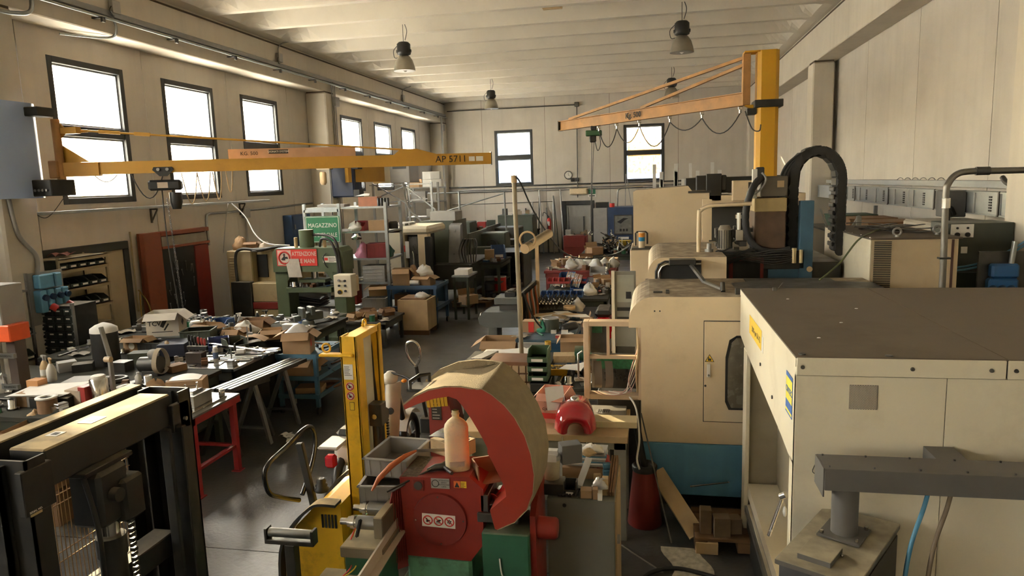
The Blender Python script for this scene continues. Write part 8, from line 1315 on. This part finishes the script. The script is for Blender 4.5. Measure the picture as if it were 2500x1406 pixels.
t = T('white_unit', 'white extraction unit on a tall steel frame in the far left bay', 'extraction unit', (-7.4, 20, 0), w=True); P(t, 'box', MB().bx(-8.0, -7.45, 19.8, 20.6, 3.1, 3.75, .01), m_creamw); P(t, 'panel', MB().bx(-7.44, -6.85, 19.75, 20.6, 3.1, 3.7, .01), m_tray); P(t, 'grille', MB().bx(-7.35, -6.95, 19.73, 19.76, 3.5, 3.72), m_blkp); P(t, 'spout', MB().tube(smooth([(-8.2, 20, 3.5), (-8.1, 20, 3.75), (-7.95, 20, 3.6)]), .08), m_dsteel)
for x in (-8.1, -7.0, -6.3): P(t, 'post', MB().bx(x-.03, x+.03, 20.0, 20.06, 0, 3.1), m_steel)
for a, b in (((-8.1, 3.1), (-6.9, 2.4)), ((-7.2, 3.1), (-6.2, 2.3)), ((-8.3, 2.55), (-7.0, 3.05)), ((-8.2, 3.05), (-6.3, 3.05)), ((-8.3, 2.5), (-6.4, 2.62))): P(t, 'strut', MB().bar((a[0], 20.0, a[1]), (b[0], 20.0, b[1]), .05, .03), m_steel)
P(t, 'hose', MB().tube(smooth([(-7.1, 19.9, 3.05), (-7.0, 19.9, 2.4), (-6.6, 19.8, 2.0), (-6.5, 19.7, 1.75)]), .03), m_tray)
t = T('rear_shelf', 'tall steel shelf with white cartons in the far left corner', 'shelf', (-7.3, 22.2, 0), w=True)
for x in (-7.8, -6.7):
    for y in (22, 22.8): P(t, 'upright', MB().bx(x-.03, x+.03, y-.03, y+.03, 0, 3.1), m_steel)
for z in (1.4, 2.0, 2.5, 2.95): P(t, 'shelf_plate', MB().bx(-7.85, -6.65, 22, 22.8, z-.04, z), m_steel)
for i, (x, z) in enumerate(((-7.1, 2.95), (-7.1, 3.2), (-6.8, 2.95), (-6.85, 3.2), (-7.0, 2.5), (-7.05, 2.0))): carton('white carton %s shelf' % ('low on the left of the top', 'high on the left of the top', 'low on the right of the top', 'high on the right of the top', 'on the third rear', 'on the second rear')[i], (x, 22.3, z), .3, .3, .24, m_paper, .05*i, 'shut', False)
carton('brown carton left of the white cartons on the rear shelf', (-7.55, 22.3, 2.95), .35, .3, .26, m_card, 0, 'shut'); block('grey control box on the rear shelf frame', (-7.4, 22.2, 2.5), .5, .25, .32, m_tray, 0, 'control_box', 'box')
t = T('crane_post', 'dark blue crane mount with orange jib on the second left column', 'crane mount', (-8.3, 18.6, 2.6), w=True); P(t, 'box', MB().bx(-8.62, -7.95, 18.3, 18.9, 2.75, 3.75, .04), mat('mount_navy', (.02, .03, .07), .5)); P(t, 'jib', MB().bar((-8.1, 18.2, 3.4), (-7.6, 19.6, 3.4), .12, .5), m_ly); P(t, 'hinge', MB().bx(-7.98, -7.8, 18.3, 18.6, 2.75, 2.95, .01).bx(-7.98, -7.8, 18.3, 18.6, 3.5, 3.65, .01), m_blk)
t = T('chain_hoist', 'beige chain hoist hanging before the dark blue crane mount', 'hoist', (-8.35, 17.6, 2.9), w=True); P(t, 'motor', MB().bx(-8.65, -8.25, 17.5, 17.75, 3.5, 3.75, .03), m_cream); P(t, 'bucket', MB().lathe([(.05, 0), (.09, .06), (.09, .3), (.07, .34)], (-8.5, 17.6, 3.1), 12), m_wood); P(t, 'arm', MB().bar((-8.4, 18.32, 3.7), (-8.45, 17.6, 3.7), .06, .06), m_blk); P(t, 'chain', MB().cyl((-8.3, 17.6, 2.3), (-8.3, 17.6, 3.5), .014, n=5), m_dsteel)
# lathes and dark machines along the aisle
def lathe_machine(label, x0, x1, y0, y1, h, m, extra=0):
    t = T('lathe', label, 'lathe', ((x0+x1)/2, (y0+y1)/2, 0), w=True); P(t, 'bed', MB().bx(x0, x1, y0, y1, .5, .85, .02), m); P(t, 'foot', MB().bx(x0+.05, x1-.05, y0+.05, y0+(y1-y0)*.3, 0, .5, .01).bx(x0+.05, x1-.05, y1-(y1-y0)*.3, y1-.05, 0, .5, .01), m); P(t, 'headstock', MB().bx(x0, x1, y1-(y1-y0)*.35, y1, .85, h, .03), m); P(t, 'chuck', MB().cyl(((x0+x1)/2, y1-(y1-y0)*.35, .8+(h-.85)*.5), ((x0+x1)/2, y1-(y1-y0)*.43, .8+(h-.85)*.5), .16, n=18), m_dsteel); P(t, 'carriage', MB().bx(x0-.05, x1+.08, y0+(y1-y0)*.3, y0+(y1-y0)*.48, .85, 1.05, .02), m_dsteel); P(t, 'handwheel', MB().torus((x1+.12, y0+(y1-y0)*.38, .8), .09, .014, 'x'), m_chrome); P(t, 'tailstock', MB().bx(x0+.1, x1-.1, y0+.1, y0+.35, .85, 1.15, .03), m); P(t, 'splash_guard', MB().bx(x0-.02, x0+.02, y0, y1, .85, h+.1), m); return t
m_lg = mat('lathe_green', (.07, .085, .065), .55, var=.1, grime=.25); m_ld = mat('lathe_dark', (.065, .065, .055), .55, var=.1, grime=.3)
t = T('cnc_lathe', 'dark grey lathe with a tilted cover and cables in the left rear bay', 'lathe', (-5, 18.3, 0), w=True); P(t, 'apron', MB().bx(-5.45, -4.5, 17.2, 17.5, .35, .98, .01), m_ld); P(t, 'bed', MB().bx(-5.6, -4.5, 17.5, 19.6, .3, 1.0, .02), m_ld); P(t, 'hood', MB().prism([(17.6, 1.0), (17.7, 1.85), (18.2, 2.05), (19.5, 2.05), (19.6, 1.0)], 'x', -6.1, -5.15), m_lg); P(t, 'tilted_cover', MB().prism([(17.55, 1.0), (17.75, 1.95), (17.95, 2.0), (18.0, 1.0)], 'x', -5.15, -4.85), mat('cover_steel', (.30, .31, .31), .35, metal=.4)); P(t, 'top_sheet', MB().bx(-5.8, -5.1, 18.2, 18.9, 2.05, 2.3, .01, None), m_tray)
for i in range(7): P(t, 'turret_tool', MB().tube(smooth([(-4.8+.06*i, 17.6, 1.0), (-4.85+.08*i, 17.5, 1.3+.03*i), (-4.7+.05*i, 17.45, 1.62)]), .018, 6), m_chrome if i % 2 else m_steel)
lathe_machine('grey-green lathe on the left of the aisle, nearest the pallets', -5.3, -4.5, 20.2, 22.6, 1.45, m_lg); lathe_machine('dark lathe farther along the left of the aisle', -5.6, -4.7, 23.2, 26.2, 1.4, m_ld); lathe_machine('grey-green lathe against the back wall left of the window', -8.0, -7.1, 25.5, 28.6, 1.5, m_lg)
bench('workbench', 'dark bench with tools beside the left rear lathe', -4.42, -3.85, 17.9, 19.4, .95, m_bt, m_bgr, .05, .07, .4); scatter(1180, 600, .95, 28, 8, 30, 'on the dark bench of the left rear bay', 81, 1.8, R=(-4.35, -3.95, 17.95, 19.3)); sbin('blue upright bin on the dark bench of the left rear bay', (-4.15, 19.05, .95), .36, .5, .35, M_P[5], .3); carton('brown carton on the dark bench of the left rear bay', (-4.25, 18.4, .95), .25, .2, .3, m_card, .2, 'shut')
t = T('steel_cabinet', 'dark open-front steel cabinet beside the aisle', 'cabinet', (-4.0, 20.5, 0), w=True); P(t, 'top', MB().bx(-4.4, -3.6, 19.9, 21.3, .98, 1.02), m_ld); P(t, 'side', MB().bx(-4.4, -4.36, 19.9, 21.3, 0, .98), m_ld); P(t, 'side', MB().bx(-3.64, -3.6, 19.9, 21.3, 0, .98), m_ld); P(t, 'back', MB().bx(-4.4, -3.6, 21.26, 21.3, 0, .98), m_ld); P(t, 'shelf', MB().bx(-4.36, -3.64, 19.95, 21.26, .4, .43), m_ld)
scatter(1220, 672, .0, 10, 5, 6, 'on the floor of the dark cabinet', 82, 2.0, ('packet', 'block', 'rag'), R=(-4.3, -3.7, 20, 21.1)); 
for k, (x, y) in enumerate(((-4.35, 17.0), (-4.15, 18.6))):
    t = T('wooden_pallet', ('nearer', 'farther')[k]+' wooden pallet with parts beside the aisle', 'pallet', (x, y, 0))
    for i in range(5): P(t, 'deck_board', MB().bx(-.5, .5, -.38+.16*i, -.26+.16*i, .11, .135), m_woodd)
    for i in (-.42, 0, .42): P(t, 'skid', MB().bx(i-.05, i+.05, -.4, .4, 0, .11), m_woodd)
tin('red and white paint drum on the farther pallet', (-4.0, 18.5, .135), .16, .38, m_redp, 'paint_drum', 'drum', m_paper); tin('grey drum beside the red drum', (-4.3, 18.6, .135), .17, .36, m_tray, 'paint_drum', 'drum'); scatter(1165, 722, .135, 30, 10, 12, 'on the pallets by the aisle', 83, 2.2, ('block', 'plate', 'rag', 'carton', 'bar'), R=(-4.75, -3.95, 16.75, 17.3))
t = T('steel_trolley', 'blue steel trolley with cartons in the left rear bay', 'trolley', (-4.95, 14.5, 0), w=True); m_t2 = mat('trolley_navy', (.035, .08, .16), .5, grime=.2)
for z in (.45, .9): P(t, 'shelf', MB().bx(-5.5, -4.4, 14.0, 14.9, z-.03, z, .003), m_t2); P(t, 'lip', MB().bx(-5.5, -4.4, 13.99, 14.01, z-.05, z+.03).bx(-4.41, -4.39, 14.0, 14.9, z-.05, z+.03), m_t2)
for x in (-5.46, -4.44):
    for y in (14.04, 14.86): P(t, 'post', MB().bx(x-.03, x+.03, y-.03, y+.03, .12, .93), m_t2); P(t, 'castor', MB().cyl((x-.02, y, .06), (x+.02, y, .06), .06, n=12), m_blkp)
carton('pale carton tilted on the rear blue trolley', (-5.25, 14.3, .9), .36, .3, .36, m_card, .2); carton('open brown carton on the rear blue trolley', (-4.75, 14.3, .9), .38, .3, .2, m_card, -.1); bag('white foam wrap roll on the rear blue trolley', (-4.8, 14.5, 1.08), .4, .2, .2, m_paper, .6, seed=3); rods('brown carpet roll on the rear blue trolley', (-5.1, 14.6, 1.25), (-4.9, 14.3, 1.05), .07, m_cardd, 'carpet_roll', 'roll'); rods('white bottle lying on the rear blue trolley', (-5.0, 14.1, .98), (-4.8, 14.1, .98), .05, m_white, 'bottle', 'bottle'); carton('flat carton on the lower shelf of the rear blue trolley', (-4.85, 14.4, .45), .6, .4, .12, m_card, .1, 'shut'); carton('brown carton left on the lower shelf of the rear trolley', (-5.3, 14.4, .45), .25, .3, .25, m_cardd, 0, 'shut')
bench('work_stand', 'grey steel stand beside the rear blue trolley', -4.35, -3.95, 15.0, 15.8, 1.0, m_steel, m_bgr, .04, .05, .3, 'stand'); block('box of white reels on the grey steel stand', (-4.15, 15.3, 1.0), .32, .4, .12, m_paper, 0, 'reel_box', 'box'); scatter(1125, 730, .3, 10, 6, 5, 'on the lower shelf of the grey stand', 84, 1.8, ('block', 'carton', 'rag'), R=(-4.28, -4.02, 15.1, 15.7))
t = T('plywood_crate', 'plywood crate with a torn top by the aisle', 'crate', (-4.7, 13.7, 0), w=True); P(t, 'front', MB().bx(-5.05, -4.42, 13.4, 13.43, .1, .72), m_wood); P(t, 'side', MB().bx(-4.45, -4.42, 13.43, 14.0, .1, .72), m_wood); P(t, 'back', MB().bx(-5.05, -4.42, 13.97, 14.0, .1, .72), m_wood); P(t, 'left_side', MB().bx(-5.05, -5.02, 13.43, 13.97, .1, .72), m_wood); P(t, 'runner', MB().bx(-5.05, -4.42, 13.42, 13.52, 0, .1).bx(-5.05, -4.42, 13.9, 14.0, 0, .1), m_woodd); P(t, 'lid_sheet', MB().bx(-5.0, -4.5, 13.45, 13.95, .72, .75), m_cardd)
bag('white cloth on the plywood crate', (-4.6, 13.6, .75), .3, .2, .1, m_paper, seed=6, name='cloth', cat='cloth'); bench('low_table', 'low dark table of open cartons left of the plywood crate', -5.75, -4.85, 12.2, 13.25, .5, m_ld, m_ld, .04, .06, None, 'table')
for i, (x, y) in enumerate(((-5.5, 12.9), (-5.25, 12.5), (-5.1, 12.95), (-5.55, 12.45))): carton('%s small open carton on the low dark table' % ('rear left', 'front right', 'rear right', 'front left')[i], (x, y, .5), .22, .2, .14, m_card if i % 2 else m_cardd, .4*i)
scatter(985, 770, .5, 22, 8, 8, 'on the low dark table', 85, 1.3, ('rag', 'packet', 'tin'), R=(-5.7, -4.9, 12.25, 12.6))
# back-left work area
bench('workbench', 'long dark bench along the back wall with boxes', -7.9, -4.6, 28.6, 29.6, 1.05, m_bt, m_bgr, .05)
for i, (x, m_, lb) in enumerate(((-7.4, m_cardd, 'brown'), (-7.0, M_P[4], 'red'), (-6.6, m_bgr, 'green'), (-5.6, m_tray, 'grey'), (-5.1, m_blk, 'black'))): block(lb+' box on the bench along the back wall', (x, 29.1, 1.05), .36, .35, .3+.06*(i % 3), m_, .1*i, 'storage_box', 'box')
scatter(1270, 545, 1.05, 60, 3, 24, 'on the bench along the back wall', 86, 2.5, ('block', 'tin', 'packet', 'tool'), R=(-7.7, -4.7, 28.7, 29)); t = T('green_cabinet', 'dark green cabinet left of the leaning bars', 'cabinet', (-5.2, 27.6, 0), w=True); P(t, 'body', MB().bx(-5.9, -4.5, 27.2, 28.2, 0, 1.75, .01), m_lg); P(t, 'door', MB().bx(-5.18, -4.52, 27.17, 27.2, .1, 1.65, .006), m_lg); P(t, 'door', MB().bx(-5.88, -5.22, 27.17, 27.2, .1, 1.65, .006), m_lg)
scatter(1290, 500, 1.75, 22, 3, 8, 'on top of the dark green cabinet', 87, 2.5, ('block', 'tool', 'tin', 'packet'), R=(-5.8, -4.6, 27.3, 28)); t = T('red_cabinet', 'small red cabinet before the back door', 'cabinet', (-2.6, 24.8, 0), w=True); P(t, 'body', MB().bx(-3.0, -2.2, 24.5, 25.2, 0, 1.1, .01), m_redd); P(t, 'drawer', MB().bx(-2.95, -2.25, 24.47, 24.5, .7, 1.05, .005), m_redd); scatter(1440, 545, 1.1, 12, 2, 6, 'on the small red cabinet', 88, 2.2, ('block', 'nut', 'rag'), R=(-2.95, -2.25, 24.55, 25.1))
t = T('air_line_frame', 'thin pipe frame standing in the far left bay', 'frame', (-6.4, 24, 0), w=True); P(t, 'post', MB().cyl((-6.55, 24, 0), (-6.55, 24, 2.75), .04, n=8), m_galv); P(t, 'post', MB().cyl((-4.9, 24, .9), (-4.95, 24, 2.7), .03, n=8), m_galv); P(t, 'rail', MB().cyl((-8.4, 24, 2.72), (-4.5, 24, 2.72), .025, n=8), m_galv); P(t, 'sloped_rail', MB().cyl((-7.0, 24, 2.1), (-4.95, 24, 2.65), .02, n=8), m_galv)
# ---------------------------------------------------------------- what the back windows show, trees outside, and an added building
S('roller_blind', 'orange bamboo blind hanging in the right back window', 'blind', MB().sheet(lambda u, v: (-.27-.66+1.32*u, 30.045+.01*math.sin(9*v), 5.02-(1.75+.1*math.sin(2.5*u))*v), 8, 30, .004), m_bamboo, (-.27, 30.04, 4), w=True)
S('window_film', 'grey plastic film hung in the left back window', 'film', MB().sheet(lambda u, v: (-5.71-.62+1.3*u, 30.045, 4.98-2.0*v), 6, 12, .003), m_film, (-5.71, 30.04, 4), w=True)
def foliage(nm, label, x, y, h, r, seed):
    rn = random.Random(seed); t = T(nm, label, 'tree', (x, y, 0), w=True, group='trees outside'); P(t, 'trunk', MB().cyl((x, y, -.1), (x, y, h*.6), .16, .09, n=8), m_woodd); mb = MB()
    for i in range(260):
        a, b, q = rn.random()*6.28, rn.uniform(-.9, 1), rn.random()**.4; c = Vector((x+r*q*math.cos(a)*math.sqrt(max(0, 1-b*b)), y+r*q*math.sin(a)*math.sqrt(max(0, 1-b*b)), h*.58+h*.42*b*q)); M = Matrix.Translation(c) @ RZ(rn.random()*6) @ RX(rn.random()*3)
        mb.add([(-.22, 0, 0), (0, -.12, .03), (.22, 0, 0), (0, .12, .03)], [(0, 1, 2, 3)], False, M)
    P(t, 'crown', mb, mat('leaf_green', (.09, .13, .05), .7, var=.4, scale=2), kind='stuff')
for i in range(7): foliage('tree', 'leafy tree outside the far left windows, number %s along the wall' % 'one two three four five six seven'.split()[i], -14.5-.6*(i % 2), 21.5+2.6*i, 5.2, 1.9, 100+i)
t = T('added_building', 'added pale grey building that dims the back windows', 'building', (-3, 40, 0), w=True); P(t, 'wall', MB().bx(-16, 10, 40, 41, -.1, 7.5), mat('render_grey', (.36, .40, .46), .9)); P(t, 'roof', MB().bx(-16.3, 10.3, 39.7, 41.3, 7.5, 7.7), m_dsteel)  # invented building, put here to dim the sky behind the back windows
for i in range(5): P(t, 'window', MB().bx(-12+4.5*i, -10.5+4.5*i, 39.96, 40, 3.0, 4.6, .01), m_dsteel)
S('yard', 'asphalt yard around the hall', None, MB().bx(-60, WX-.14, -60, 90, -.15, -.05).bx(RX_+.26, 60, -60, 90, -.15, -.05).bx(WX-.14, RX_+.26, BY+.31, 90, -.15, -.05), mat('asphalt', (.13, .125, .12), .9), kind='structure')
